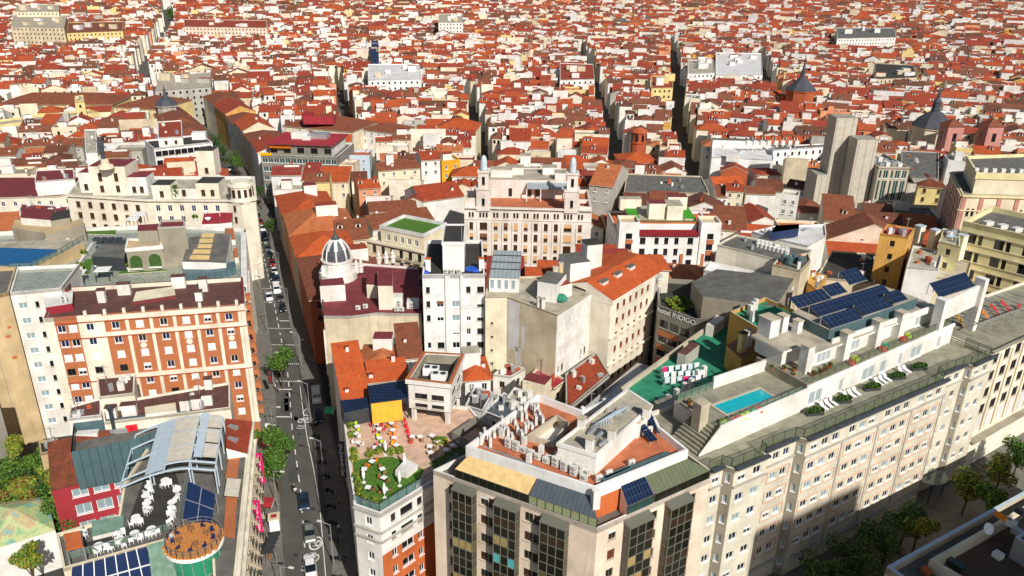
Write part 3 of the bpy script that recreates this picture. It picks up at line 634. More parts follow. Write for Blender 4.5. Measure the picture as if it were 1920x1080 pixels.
ri = lambda a_, b_, t: a_.lerp(b_, t)
leanto(0, .145*L0, .60*L0, 'canvas_y', 'glass_k', ri(r0, r1, .02), ri(r0, r1, .57), 'terrace_awning', 9)
leanto(0, .605*L0, .995*L0, 'seam_grey', 'curtain_g', ri(r0, r1, .575), ri(r0, r1, .97), 'lean_to_roof', 8)
leanto(1, .25*L1, .475*L1, 'solar', 'glass_green', ri(r1, r2, .27), ri(r1, r2, .52), 'glazed_lean_to', 3)
leanto(1, .49*L1, .99*L1, 'seam_green', 'glass_k', ri(r1, r2, .53), ri(r1, r2, 1.0), 'lean_to_roof', 5)
b = MB(); q = [T.p(0, .3, ZT-.7, -.3), T.p(0, .135*L0, ZT-.7, -.3), Vector((*ri(r0, r1, .0), ZT-.7)), Vector((*ri(ta, r0, .85), ZT-.7))]; b.face(q, 'lawn_b'); T.part('terrace_turf', b)
vent_box(T, T.p(0, L0-.9, ZT+1.9, -1.15), .9, .8, 2.6, .3, 'white', cap=False, name='flue')
dn_ = (r1-r0).normalized(); da = atan2(dn_.y, dn_.x)
z5 = lambda x, y, z: at(800+x*.3518, 700+y*.3518, z)
for k, (x, y) in enumerate(((290, 378), (338, 390), (385, 320), (402, 285), (432, 345), (452, 260), (490, 232), (522, 210), (556, 190), (436, 398), (476, 415), (516, 425), (482, 330), (506, 360), (542, 290), (580, 275), (616, 280), (590, 190))):
    ac_unit(z5(x, y, PR), da-.9+(.9 if k in (9, 10, 11) else 0), k % 3 != 2, 'white air conditioning unit in the left rows of the orange tower roof', 'left air conditioners on the tower roof')
for k, (x, y) in enumerate(((555, 440), (592, 462), (636, 482), (686, 500), (732, 522), (782, 548), (836, 575), (742, 462), (786, 480), (830, 500), (866, 520))): ac_unit(z5(x, y, PR), da, k in (3, 4, 5, 7), 'white air conditioning unit in the front rows of the orange tower roof', 'front air conditioners on the tower roof')
for k, (x, y) in enumerate(((916, 578), (970, 552), (1090, 496), (1185, 318), (1000, 420), (1165, 330))): ac_unit(z5(x, y, PR), da+1.0, False, 'white air conditioning unit along the right parapet of the orange tower roof', 'right air conditioners on the tower roof')
for k, (x, y) in enumerate(((310, 350), (360, 340), (415, 330), (470, 275), (505, 255), (530, 240), (575, 225), (455, 355), (525, 320), (560, 300), (600, 250), (650, 470), (705, 490), (760, 510), (812, 540), (700, 455), (760, 445), (850, 545))): ac_unit(z5(x, y, PR), da-(.9 if k < 11 else 0), k % 2 == 0, 'white air conditioning unit crowded between the others on the orange tower roof', 'more air conditioners on the tower roof')
for k in range(6):
    pl_ = MB(); xa, ya = 300+k*55, 390+k*22; pl_.beam(z5(xa, ya, PR+.12), z5(xa+150, ya+52, PR+.12), .07, 'metal'); solo('pipe_run', pl_, 'grey pipe run along the orange tower roof floor', 'pipes', z5(xa, ya, PR), 'pipe runs on the tower roof')
for x, y, h in ((545, 478, 1.4), (610, 430, 1.3), (400, 340, 1.3), (520, 380, 1.2)): vent_box(T, z5(x, y, PR), .6, .6, h, da, 'white', cap=False)
for x, y, h in ((868, 405, 1.7), (985, 360, 1.8), (825, 290, 1.5), (1062, 355, 2.6), (1115, 335, 2.4), (1170, 235, 1.6)): vent_box(T, z5(x, y, 31.2 if x < 1000 or x > 1160 else PR), .9, .8, h, da, 'white', name='flue')
duct = MB()
for (xa, ya), (xb, yb) in (((935, 572), (1290, 425)), ((945, 560), (1080, 500))): duct.beam(z5(xa, ya, PR+.45), z5(xb, yb, PR+.45), .28, 'teal_metal', .2)
for k in range(7):
    p = z5(940+k*56, 578-k*24, PR); duct.beam((p.x, p.y, PR), (p.x, p.y, PR+.3), .05, 'metal_d')
solo('duct', duct, 'long teal metal duct on short legs along the orange tower roof parapet', 'duct', z5(1100, 500, PR))
pip = MB()
for k in range(7):
    p, q = z5(900+k*14, 300-k*6, 31.2), z5(1010+k*10, 230-k*4, 31.2); pip.beam((p.x, p.y, 32.1), (q.x, q.y, 32.1), .04, 'blue_pale'); pip.beam((p.x, p.y, 31.2), (p.x, p.y, 32.1), .04, 'blue_pale'); pip.beam((q.x, q.y, 31.2), (q.x, q.y, 32.1), .04, 'blue_pale')
p, q = z5(990, 190, 31.2), z5(1085, 190, 31.2)
for t in (0, .5, 1): pip.beam(z5(985+100*t, 175, 32), z5(970+100*t, 205, 32), .04, 'blue_pale')
solo('pipe_rack', pip, 'pale blue pipe rack on the white machine house of the cream tower', 'pipes', z5(950, 270, 31.2))
vp = MB()
for k, (x, y) in enumerate(((860, 330), (900, 350), (920, 390), (880, 300))): p = z5(x, y, 31.2); vp.tube((p.x, p.y, 31.3), (p.x+.9, p.y+.3, 32.1), .3, 'steel', 10)
solo('ventilator', vp, 'bundle of shiny steel ventilation pipes on the tower machine house', 'ventilator', z5(885, 350, 31.2))
for x, y in ((1175, 345), (1215, 300)):
    sp_ = MB(); p = z5(x, y, PR); c = rectc(p, 1.2, 3.0, da+.95); sp_.face([(c[0].x, c[0].y, PR+.5), (c[1].x, c[1].y, PR+.5), (c[2].x, c[2].y, PR+1.2), (c[3].x, c[3].y, PR+1.2)], 'solar')
    sp_.face([(c[3].x, c[3].y, PR+1.15), (c[2].x, c[2].y, PR+1.15), (c[1].x, c[1].y, PR+.45), (c[0].x, c[0].y, PR+.45)], 'metal_d')
    for q in c: sp_.beam((q.x, q.y, PR), (q.x, q.y, PR+.5), .04, 'metal')
    solo('solar_collector', sp_, 'small tilted solar collector beside the white flue on the orange tower roof', 'solar panel', p, 'collectors on the tower roof')
# ------------------------------------------------------------------ the long pale hotel on the right with its roof pool
HA = at(1332, 884, 25).to_2d(); HB = at(1865, 666, 25).to_2d(); HD = (HB-HA).normalized(); HN = Vector((-HD.y, HD.x)); HANG = atan2(HD.y, HD.x)
def H(u, v, z=None):
    p = HA+HD*u+HN*v
    return p if z is None else Vector((p.x, p.y, z))
def Hrect(u0, u1, v0, v1): return [H(u0, v0), H(u1, v0), H(u1, v1), H(u0, v1)]
ZH = 25.0
hp = [(0.05, 0), (2.4, 0), (3.2, -1.3), (9.6, -1.3), (9.7, -.35), (16.6, -.25), (17.4, -1.4), (51.9, -1.0), (52.0, .5), (59.5, .5), (60.3, -.3), (67.2, -.1), (67.2, 15.5), (-.5, 15.5)]
T = Bld('hotel', 'long pale hotel with a roof pool, loungers and rows of white-framed windows', [H(*p) for p in hp], ZH, 'hotelwall')
HR = [(ZH-2.35-3.42*i, 1.3) for i in range(7)]
hs = lambda r, c: ('b', 'w', 'w_s4', 'p', 'w')[(r*7+c*3+r*c) % 5]
T.face(0, HR, [(1.2, 1.3)], style=hs); T.face(1, HR, [(.75, .6)], wall='greywall', style='p'); T.face(2, HR, [(1.6, 1.5), (4.5, 1.5)], style=hs)  # greywall step face: pale wall darkened in colour to stand for its shade
T.face(4, HR, [(.8, .5), (2.9, 1.3), (5.0, 1.3)], style=hs); T.face(5, HR, [(.7, .6)], wall='greywall', style='p')  # second step face, darkened in colour for shade as well
LL = T.L(6); c4 = []
for g_ in range(4):
    for k in range(3): c4.append((LL*(g_+.5)/4+(k-1)*2.35, 1.45))
T.face(6, HR, c4, style=hs); T.face(8, HR, [(.9, .6), (2.9, 1.3), (5.4, 1.3)], style=hs); T.face(9, HR, [(.55, .5)], wall='greywall', style='p'); T.face(10, HR, [(1.8, 1.3), (4.4, 1.3)], style=hs)  # third step face, again with shade put into its colour
T.close(roof='deck_grey', par=.7, parw=.3)
su = {}
def surround(w, h):
    k = (round(w, 2), h)
    if k not in su:
        b = MB()
        for z in (-h/2, h/2): b.beam((-w/2, 0, z), (w/2, 0, z), .035, 'salmon')
        for x in (-w/2, w/2): b.beam((x, 0, -h/2), (x, 0, h/2), .035, 'salmon')
        su[k] = b.mesh('window_surround')
    return su[k]
ang6 = atan2((T.edge(6)[1]-T.edge(6)[0]).y, (T.edge(6)[1]-T.edge(6)[0]).x); ang4 = atan2((T.edge(4)[1]-T.edge(4)[0]).y, (T.edge(4)[1]-T.edge(4)[0]).x)
for i in range(1, 6):
    z = HR[i][0]+.62
    for g_ in range(4): T.inst('window_surround', surround(7.3, 2.0), T.p(6, LL*(g_+.5)/4, z, .03), ang6)
    T.inst('window_surround', surround(4.6, 2.0), T.p(4, 3.95, z, .03), ang4)
for i in (0, 2, 4, 6, 8, 10):
    T.band(i, ZH-.02, .3, .55, 'lead', 'coping'); T.band(i, ZH-3.05, .25, .3, 'grey', 'cornice')
    T.band(i, 3.0, .3, .4, 'grey', 'cornice')
pil = MB()
for g_ in range(5): x = LL*g_/4; T.band(6, 3.3, ZH-6.4, .12, 'grey', 'pilaster', max(0, x-.2), min(LL, x+.2))
rail(T, [H(u, v) for u, v in ((.3, .6), (2.6, .6), (3.3, -.6), (9.8, -.6), (10, .4), (17, .4), (17.6, -.6), (51.6, -.4), (52.4, 1.1), (59.7, 1.1), (60.5, .3), (66.8, .5), (66.8, 5))], ZH-.6, 1.9, 'metal_d', 2.2, 'mesh_green', 'fence')
# raised pool deck and the white wall in front of it
ZD = 27.2
b = MB(); b.prism([H(5.5, 4.2), H(24.3, 5.2), H(24.3, 15.3), H(5.5, 13.5)], ZH-.7, ZD, 'white', 'deck_grey'); T.part('pool_deck', b)
b = MB(); b.prism([H(5.4, 4.0), H(24.3, 5.0), H(24.3, 5.25), H(5.4, 4.25)], ZH-.7, ZD+.9, 'white'); b.face([H(1.6, 3.85, ZH-.6), H(5.4, 4.0, ZH-.6), H(5.4, 4.0, ZD+.9), H(1.6, 3.85, ZH-.3)], 'white'); b.face([H(5.4, 4.1, ZH-.6), H(1.6, 3.95, ZH-.6), H(1.6, 3.95, ZH-.3), H(5.4, 4.1, ZD+.9)], 'white'); T.part('deck_wall', b)
b = MB()
for k in range(8): b.prism(Hrect(1.6+k*.5, 5.5, 4.4, 9.5), ZH-.7+k*.36, ZH-.7+(k+1)*.36, 'deck_grey')
T.part('steps', b)
pw_ = MB(); pw_.face([H(9.4, 6.7, ZD+.06), H(19.1, 6.7, ZD+.06), H(19.1, 9.5, ZD+.06), H(9.4, 9.5, ZD+.06)], 'water'); solo('swimming_pool', pw_, 'narrow turquoise swimming pool on the pale hotel roof deck', 'pool', H(14, 8, ZD))
b = MB(); parapet(b, Hrect(9.0, 19.5, 6.3, 9.9), ZD-.05, ZD+.16, .4, 'stone'); T.part('pool_edge', b)
vent_box(T, H(4.6, 7.3, ZD-1), 1.6, 1.6, 4.2, HANG, 'stone', cap=True)
b = MB(); b.prism(Hrect(13.0, 24.3, 13.2, 13.5), ZD, ZD+2.0, 'white'); b.prism(Hrect(24.3, 24.6, 5.2, 15.3), ZD, ZD+1.6, 'greywall'); T.part('screen_wall', b)
rail(T, [H(5.7, 13.2), H(13, 13.3)], ZD, 1.3, 'metal_d', 1.6, 'fence_glass')
rail(T, [H(5.7, 4.6), H(24, 5.6)], ZD+.05, 1.2, 'metal_d', 1.6, 'fence_glass')
# storey with glass doors facing the lounger terrace
ZU = 27.9
b = MB(); fa, fb = H(24.4, 5.4), H(66.5, 7.6)
def doors(r, c): return 'p'
facade(T, b, fa, fb, ZH-.7, ZU, 'white', [(ZH-.6, 2.3)], [(2.2, 1.5), (3.9, 1.5), (16, 1.5), (17.7, 1.5), (21, 1.5), (30, 1.5), (31.7, 1.5), (9.5, .9), (26, .9), (38, .9)], style=doors, name='glass_door')
q = [fb, H(66.5, 15.4), H(24.6, 15.4), fa]; b.quads([(p.x, p.y, ZH-.7) for p in q], [(p.x, p.y, ZU) for p in q], 'white', close=False); b.face([(p.x, p.y, ZU) for p in (fa, fb, H(66.5, 15.4), H(24.6, 15.4))], 'deck_grey'); T.part('terrace_storey', b)
b = MB(); p = [H(24.3, 5.2), H(66.5, 7.4), H(66.5, 7.7), H(24.3, 5.5)]; b.prism(p, ZU-.3, ZU+.35, 'white_c'); T.part('terrace_edge', b)
rail(T, [H(24.6, 5.7), H(66, 7.9)], ZU+.3, 1.2, 'metal_d', 1.8, 'mesh_green', 'fence')
b = MB()
for k in range(7): b.prism(Hrect(24.6+k*.0, 26.9-k*.3, 5.8, 8.2), ZD+k*.18, ZD+(k+1)*.18, 'deck_grey')
T.part('steps', b)
# pavilion on the upper deck
ZP = 31.0
b = MB(); fa, fb = H(30.5, 9.6), H(64, 10.6)
facade(T, b, fa, fb, ZU, ZP-.3, 'white', [(ZU+.1, 2.2)], [(2+k*1.15, 1.0) for k in range(3)]+[(8.5+k*1.15, 1.0) for k in range(4)]+[(16, 1.0), (17.2, 1.0), (18.4, 1.0), (23, 1.), (24.2, 1.0), (29, 1.), (30.2, 1.)], style='p', name='glass_door')
q = [fb, H(64, 19), H(27, 18), H(27, 12.5), H(30.5, 12.5), fa]; b.quads([(p.x, p.y, ZU) for p in q], [(p.x, p.y, ZP-.3) for p in q], 'white', close=False); T.part('pavilion_wall', b)
b = MB(); b.prism([H(29.4, 8.7), H(64.5, 9.7), H(64.5, 19.4), H(26, 18.4), H(26, 11.6), H(29.4, 11.6)], ZP-.35, ZP, 'white', 'roof_pale', True); T.part('pavilion_roof', b)
b = MB(); b.prism(Hrect(35, 62, 9.6, 9.9), ZP, ZP+.8, 'white'); b.prism(Hrect(62, 62.3, 9.6, 15), ZP, ZP+.8, 'white'); T.part('roof_upstand', b)
for u, v in ((28.6, 9.2), (37.5, 9.0), (46, 9.3), (52.5, 9.5)):
    vent_box(T, H(u, v, ZU), 1.5, 1.5, 4.6 if u < 30 else 4.9, HANG, 'white', cap=True, name='pier')
vent_box(T, H(28.5, 17.2, ZU), 2.2, 2.6, 6.2, HANG, 'white_b'); vent_box(T, H(31.5, 17, ZU), 1.4, 1.4, 6.0, HANG, 'white_b'); vent_box(T, H(33.5, 15.5, ZP-.3), 1.2, 1.2, 2.4, HANG, 'white_b')
# plant enclosure carrying the solar arrays
b = MB(); enc = [H(35.2, 10.6), H(60, 11.6), H(59.5, 19.3), H(35.5, 18.5)]; b.prism(enc, ZP, ZP+2.0, 'teal_metal', 'roof_pale'); T.part('plant_enclosure', b)
def solar_row(u0, u1, v, z, n, lab, dep=2.2, tilt=1.1):
    e = Thing('solar_array', lab, 'solar panels', H((u0+u1)/2, v, z), 'solar arrays on the pale hotel roof'); f = MB()
    for k in range(n+1):
        u = u0+(u1-u0)*k/n
        f.beam(H(u, v, z), H(u, v, z+.25), .05, 'metal'); f.beam(H(u, v+dep, z), H(u, v+dep, z+tilt+.2), .05, 'metal')
    f.beam(H(u0, v+dep, z+tilt+.1), H(u1, v+dep, z+tilt+.1), .05, 'metal'); f.beam(H(u0, v, z+.2), H(u1, v, z+.2), .05, 'metal'); e.part('frame', f)
    pm = MB(); wd = (u1-u0)/n-.06; s = [Vector((x, y, zz)) for x, y, zz in ((-wd/2, 0, 0), (wd/2, 0, 0), (wd/2, dep, tilt), (-wd/2, dep, tilt))]
    lo = [p+Vector((0, 0, -.06)) for p in s]; pm.face(s, 'solar'); pm.face(lo[::-1], 'metal_d'); pm.quads(lo, s, 'metal'); me = pm.mesh('panel')
    for k in range(n): e.inst('panel', me, H(u0+(u1-u0)*(k+.5)/n, v, z+.25), HANG)
zs = ZP+2.0
solar_row(35.5, 43.5, 10.6, zs, 7, 'dark blue solar array in the front row above the grey plant enclosure, long'); solar_row(44.5, 52.5, 11.2, zs, 7, 'dark blue solar array in the front row, middle length, above the white piers'); solar_row(53.5, 57.5, 11.8, zs, 4, 'short four-panel solar array ending the front row on the hotel roof')
solar_row(37.5, 57, 14.6, zs, 15, 'longest dark blue solar array, middle row of the hotel roof arrays'); solar_row(36, 44.5, 17.8, zs+.6, 7, 'solar array at the rear left of the hotel plant enclosure'); solar_row(45, 49.5, 18.4, zs+.6, 4, 'short rear solar array beside the dark courtyard of the hotel roof'); solar_row(53, 58, 20.6, zs+.4, 4, 'tilted solar array standing alone behind the others on the hotel roof', 2.6, 1.6)
# tall white screen wall with two piers at the far end
b = MB(); b.prism([H(61.5, 7.6), H(74.5, 8.6), H(74.5, 9.1), H(61.5, 8.1)], 29.6, 33.6, 'white'); T.part('screen_wall', b)
b = MB(); b.prism([H(60.6, 7.0), H(62.0, 7.1), H(62.0, 8.8), H(60.6, 8.7)], ZU, 34, 'white'); T.part('pier', b)
b = MB(); b.prism([H(73.8, 7.8), H(75.2, 7.9), H(75.2, 9.8), H(73.8, 9.7)], ZH-.7, 35, 'white'); T.part('pier', b)
solar_row(62.5, 73.5, 9.2, 33.2, 6, 'row of solar panels on top of the tall white screen wall', 2.4, 1.9)
# E15: building with dark square windows and pale panels
T = Bld('office_building', 'pale stone building with square dark windows and white panels beyond the long hotel', [H(67.3, .6), H(112, 2.5), H(112, 16), H(67.3, 16)], ZH+.2, 'ivory')
L_ = T.L(0); n = 11; cols = [(2.2+4.0*k, 1.9) for k in range(n)]; rows = [(ZH-2.6-3.45*i, 2.0) for i in range(4)]
T.face(0, rows, cols, style='k')
for k in range(n):
    T.band(0, 8, ZH-9, .12, 'tan', 'pilaster', 2.2+4*k+1.55, 2.2+4*k+1.85)
    pm = MB(); a0, a1 = T.p(0, 2.2+4*k-1.0, 8.4, .04), T.p(0, 2.2+4*k+1.0, 8.4, .04); pm.face([a0, a1, (a1.x, a1.y, 11.4), (a0.x, a0.y, 11.4)], 'white_b'); T.part('panel', pm)
T.band(0, 6.6, .5, 1.2, 'greywall', 'ledge'); T.band(0, ZH+.2, .25, .5, 'greywall', 'coping')
T.close(roof='deck_grey', par=.6)
for k in range(16):
    c = MB(); p = H(74+k*1.25, 9.5+(k % 3)*1.3, ZH-.2) ; m = ('yellow_p', 'yellow_p', 'orange_p', 'red_p', 'red_p')[min(4, k//3)]
    c.box((p.x, p.y, p.z+.35), .55, .5, .08, HANG, m); c.box((p.x+HN.x*.25, p.y+HN.y*.25, p.z+.4), .55, .06, .5, HANG, m)
    for i, j in ((-.2, -.2), (.2, -.2), (.2, .2), (-.2, .2)): c.beam((p.x+i, p.y+j, p.z-.2), (p.x+i, p.y+j, p.z+.35), .03, m)
    nm = {'yellow_p': 'yellow', 'orange_p': 'orange', 'red_p': 'red'}[m]
    solo('terrace_chair', c, nm+' metal chair on the roof terrace at the right edge', 'chair', (p.x, p.y, p.z-.2), nm+' chairs on the far terrace')
b = MB()
for k in range(6): b.beam(H(72+k*4, 6, ZH), H(72+k*4, 6, ZH+2.4), .08, 'metal'); b.beam(H(72+k*4, 6, ZH+2.4), H(72+k*4, 12, ZH+2.4), .08, 'metal')
b.beam(H(72, 6, ZH+2.4), H(92, 6, ZH+2.4), .08, 'metal'); b.beam(H(72, 12, ZH+2.4), H(92, 12, ZH+2.4), .08, 'metal'); solo('pergola', b, 'grey steel pergola frame on the roof terrace at the right edge', 'pergola', H(80, 9, ZH))
# roof terrace furniture of the hotel
lm = MB(); lm.box((0, 0, .3), .65, 1.25, .1, 0, 'white_p')
lm.face([(-.32, .62, .4), (.32, .62, .4), (.32, 1.15, .85), (-.32, 1.15, .85)], 'white_p'); lm.face([(-.32, 1.15, .79), (.32, 1.15, .79), (.32, .62, .34), (-.32, .62, .34)], 'white_p')
for x in (-.27, .27):
    for y in (-.55, .5): lm.box((x, y, 0), .06, .06, .3, 0, 'white_p')
lmesh = lm.mesh('sun_lounger')
for k, u in enumerate((27.4, 28.6, 29.8, 33.2, 34.4, 35.6, 41.5, 42.7, 43.9, 48.2, 49.4)):
    link('sun_lounger', lmesh, None, H(u, 2.9+.04*u-.4, ZH-.7), HANG-.25, label='white sun lounger in the row along the hotel roof terrace', category='lounger', group='white loungers on the hotel terrace')
def shrub_mesh(n, rx, ry, rz, mats, seed, size=.16):
    rn = random.Random(seed); b = MB()
    for k in range(n):
        while True:
            x, y, z = rn.uniform(-1, 1), rn.uniform(-1, 1), rn.uniform(-1, 1)
            q = x*x+y*y+z*z
            if .25 < q < 1: break
        c = Vector((x*rx, y*ry, z*rz)); s_ = size*rn.uniform(.6, 1.4); a = Vector((rn.gauss(0, 1), rn.gauss(0, 1), rn.gauss(0, 1))).normalized(); t = a.orthogonal().normalized(); u_ = a.cross(t)
        b.face([c-t*s_-u_*s_*.6, c+t*s_-u_*s_*.6, c+t*s_*.7+u_*s_, c-t*s_*.7+u_*s_], rn.choice(mats))
    return b.mesh('foliage')
hedge = shrub_mesh(420, 1.5, .55, .55, ('leaf_c', 'leaf_a', 'leaf_d'), 3, .15)
pb = MB(); pb.box((0, 0, 0), 2.8, .8, .5, 0, 'metal_d'); pbm = pb.mesh('planter_box')
for k, u in enumerate((24.8, 31.5, 39.0, 45.8, 52.0)):
    e = link('planter', None, None, H(u, 2.6+.03*u, ZH-.7), HANG-.35, label=('planter with dark green shrubs, %s along the hotel lounger terrace' % ('first', 'second', 'third', 'fourth', 'fifth')[k]), category='planter', group='shrub planters on the hotel terrace')
    link('box', pbm, e); link('foliage', hedge, e, (0, 0, .8))
bean = MB(); bean.lathe((0, 0, 0), [(.0, 0), (.42, .02), (.5, .2), (.4, .42), (.22, .6), (.0, .68)], 'red_p', 10, False)
_bm = {}
for x, y, z, m, nm in ((1357, 795, ZD, 'lime_p', 'lime'), (1374, 791, ZD, 'red_p', 'red'), (1383, 787, ZD, 'red_p', 'red'), (1391, 785, ZD, 'lime_p', 'lime'), (1399, 780, ZD, 'lime_p', 'lime'), (1410, 776, ZD, 'green_p', 'green'), (1421, 772, ZD, 'red_p', 'red'),
                       (1596, 683, ZU, 'red_p', 'red'), (1604, 676, ZU, 'lime_p', 'lime'), (1655, 657, ZU, 'red_p', 'red'), (1659, 652, ZU, 'green_p', 'green'), (1693, 639, ZU, 'red_p', 'red'), (1702, 633, ZU, 'lime_p', 'lime')):
    bean.keys = [m]
    if m not in _bm: _bm[m] = bean.mesh('bean_bag')
    o = link('bean_bag', _bm[m], None, at(x, y, z), 0, label=nm+' bean bag seat '+('beside the turquoise hotel pool' if z == ZD else 'on the upper hotel deck by the glass doors'), category='bean bag', group=nm+(' bean bags by the pool' if z == ZD else ' bean bags on the upper deck')); o.scale = (1.5, 1.5, 1.3)
pot = MB(); pot.lathe((0, 0, 0), [(.22, 0), (.34, .45), (.36, .5)], 'terracotta', 10); potm = pot.mesh('pot'); ptf = shrub_mesh(70, .4, .4, .35, ('leaf_a', 'leaf_c', 'leaf_r'), 9, .12)
for u, v, z in ((24.5, 12, ZU), (26, 11, ZU), (27.2, 10, ZU), (25.4, 8.8, ZU), (28.5, 7.4, ZU), (30, 7.2, ZU), (31.6, 7.6, ZU), (33.2, 8, ZU), (6.3, 10, ZD), (6.6, 11.5, ZD)):
    e = link('potted_plant', None, None, H(u, v, z), u, label='terracotta pot with a leafy plant on the hotel roof decks', category='plant', group='potted plants on the hotel roof'); link('pot', potm, e); link('foliage', ptf, e, (0, 0, .7))
# hotel entrance canopy
cn = MB(); ring_ = [H(55.5+3.2*cos(t), -.4-2.8*sin(t)) for t in [pi*i/14 for i in range(15)]]; cn.prism(ccw(ring_), 4.2, 4.4, 'glass_l', 'glass_green', True)
for u in (53.6, 57.4): cn.beam(H(u, -2.2, 0), H(u, -2.2, 4.2), .08, 'metal_d')
solo('canopy', cn, 'curved glass entrance canopy over the pavement at the long hotel', 'canopy', H(56, -2, 0))
# ------------------------------------------------------------------ the hostel with the roof bar (left of the tower)
ZG = 19.0
gp = [at(x, y, ZG).to_2d() for x, y in ((663, 946), (712, 963), (815, 900), (925, 815), (880, 762), (690, 742), (640, 754))]
T = Bld('hostel', 'white hostel with green roof lawn, roof bar and orange lower walls beside the street', gp, ZG, 'white')
L1_ = T.L(1); gr = [(ZG-2.6-3.0*i, 1.35) for i in range(6)]
T.face(0, gr, [(T.L(0)*.55, 1.0)], style='w', z0=0); gcol = [(2.2, .8), (4.6, 2.0), (6.7, .9), (9, 2.0)]
a_, b_ = T.edge(1); facade(T, T.W, a_, b_, ZG-7.2, ZG, 'white', gr[:2], [(2.2, .8), (4.6, 2.2), (7.0, .9), (9.2, 2)], style='k'); facade(T, T.W, a_, b_, 0, ZG-7.2, 'terracotta', gr[2:], [(2.2, .9), (4.6, 2.2), (7.0, .9), (9.2, 2)], style='w'); T.done.add(1)
for z in (ZG-.5, ZG-3.4, ZG-5.0): T.band(0, z, .3, .3, 'grey'); T.band(1, z, .3, .3, 'grey')
T.close(roof='deck_pink', par=.5, parw=.35, parm='white')
z4 = lambda x, y, z: at(600+x*.4074, 640+y*.4074, z)
zf = ZG-.5
b = MB(); b.face([tuple(z4(x, y, zf+.02)) for x, y in ((150, 545), (160, 745), (275, 785), (430, 690), (480, 590), (330, 530))], 'lawn'); T.part('lawn', b)
b = MB(); b.face([tuple(z4(x, y, zf+.02)) for x, y in ((500, 560), (560, 620), (700, 500), (660, 470))], 'turf'); T.part('lawn', b)
rail(T, [z4(x, y, zf) for x, y in ((95, 290), (112, 480), (155, 745), (275, 790), (400, 710), (520, 640), (640, 540))], zf, 1.5, 'metal_d', 1.6, 'fence_blue', 'glass_fence')
# tall white block with a sunken plant deck
tw = ccw([z4(x, y, 26.0).to_2d() for x, y in ((405, 178), (598, 200), (655, 68), (482, 58))])
b = MB(); ZB = 20.9
n_ = len(tw)
for i in range(n_):
    p, q = tw[i], tw[(i+1) % n_]; l = (q-p).length
    facade(T, b, p, q, ZB, 26.0, 'white', [(ZB+.35, .7), (ZB+1.9, 1.0)], [(l*.3, l*.3), (l*.7, l*.3)], style='k')
T.part('tower_wall', b)
b = MB(); parapet(b, inset(tw, -.35), 25.5, 26.3, .6, 'white', 'tile_l'); T.part('tower_rim', b)
b = MB(); b.face([(p.x, p.y, 24.6) for p in tw], 'roof_dark'); b.face([(p.x, p.y, ZB) for p in tw][::-1], 'white'); ti = inset(tw, .5); b.quads([(p.x, p.y, 26.2) for p in ti], [(p.x, p.y, 24.6) for p in ti], 'greywall'); T.part('tower_deck', b)
b = MB(); c_ = inset(tw, .6)
for p in c_: b.box((p.x, p.y, zf), .6, .6, ZB-zf, da, 'white')
ci = inset(tw, 2.2); b.prism(ci, zf, ZB, 'metal_d'); T.part('column', b)
for k, (x, y) in enumerate(((512, 130), (550, 158))):
    e = Thing('rooftop_chiller', ('white twin-fan chiller at the back of the hostel tower deck', 'white twin-fan chiller at the front of the hostel tower deck')[k], 'chiller', z4(x, y+20, 24.6)); b = MB(); b.box(z4(x, y+20, 24.6), 2.5, 1.5, 1.3, da+.35, 'white_p'); e.part('case', b)
    for s_ in (-.62, .62): b = MB(); p = z4(x, y+20, 24.6)+Vector((0, 0, 1.31))+Vector((cos(da+.35)*s_, sin(da+.35)*s_, 0)); b.tube(p, p+Vector((0, 0, .04)), .5, 'ac_fan', 14); e.part('fan', b)
# solar pergola and yellow awning
b = MB(); pg = [z4(x, y, 22.2) for x, y in ((232, 284), (402, 262), (396, 180), (218, 204))]; pgl = [p+Vector((0, 0, -.15)) for p in pg]; b.face(pg, 'solar'); b.face(pgl[::-1], 'metal_d'); b.quads(pgl, pg, 'metal_d')
for p in pg: b.beam((p.x, p.y, zf), (p.x, p.y, 22.1), .08, 'metal_d')
solo('solar_pergola', b, 'dark solar panel roof on posts behind the yellow awning of the hostel', 'pergola', (pg[0].x, pg[0].y, zf))
b = MB(); q = [z4(235, 285, 22.0), z4(375, 268, 22.0)]; lo = [z4(243, 380, zf+.9), z4(382, 362, zf+.9)]; b.face([lo[0], lo[1], q[1], q[0]], 'awning_y'); b.face([q[0], q[1], lo[1], lo[0]], 'awning_y'); 
for p in lo: b.beam((p.x, p.y, zf), p, .05, 'metal'); b.beam((p.x, p.y, zf+.9), p, .05, 'metal')
solo('awning', b, 'bright yellow sloping awning on the hostel roof terrace', 'awning', (lo[0].x, lo[0].y, zf))
b = MB(); g3 = [z4(x, y, 21.2) for x, y in ((110, 330), (225, 305), (218, 258), (92, 272))]; b.prism(ccw([p.to_2d() for p in g3]), zf, 21.2, 'metal_d', 'solar'); solo('kiosk', b, 'low dark kiosk with panel roof at the street end of the hostel terrace', 'kiosk', (g3[0].x, g3[0].y, zf))
b = MB(); g3 = [z4(x, y, zf+1.2) for x, y in ((345, 585), (400, 600), (450, 560), (395, 530))]; b.prism(ccw([p.to_2d() for p in g3]), zf, zf+.9, 'white', 'white'); solo('bar_counter', b, 'white bar counter at the edge of the hostel lawn', 'bar', (g3[0].x, g3[0].y, zf))
b = MB(); g3 = [z4(x, y, zf+1.8) for x, y in ((608, 420), (700, 470), (790, 400), (720, 345))]; parapet(b, [p.to_2d() for p in g3], zf, zf+1.9, .15, 'grey_d'); solo('enclosure', b, 'grey plank enclosure open to the sky between the hostel and the tower', 'enclosure', (g3[0].x, g3[0].y, zf))
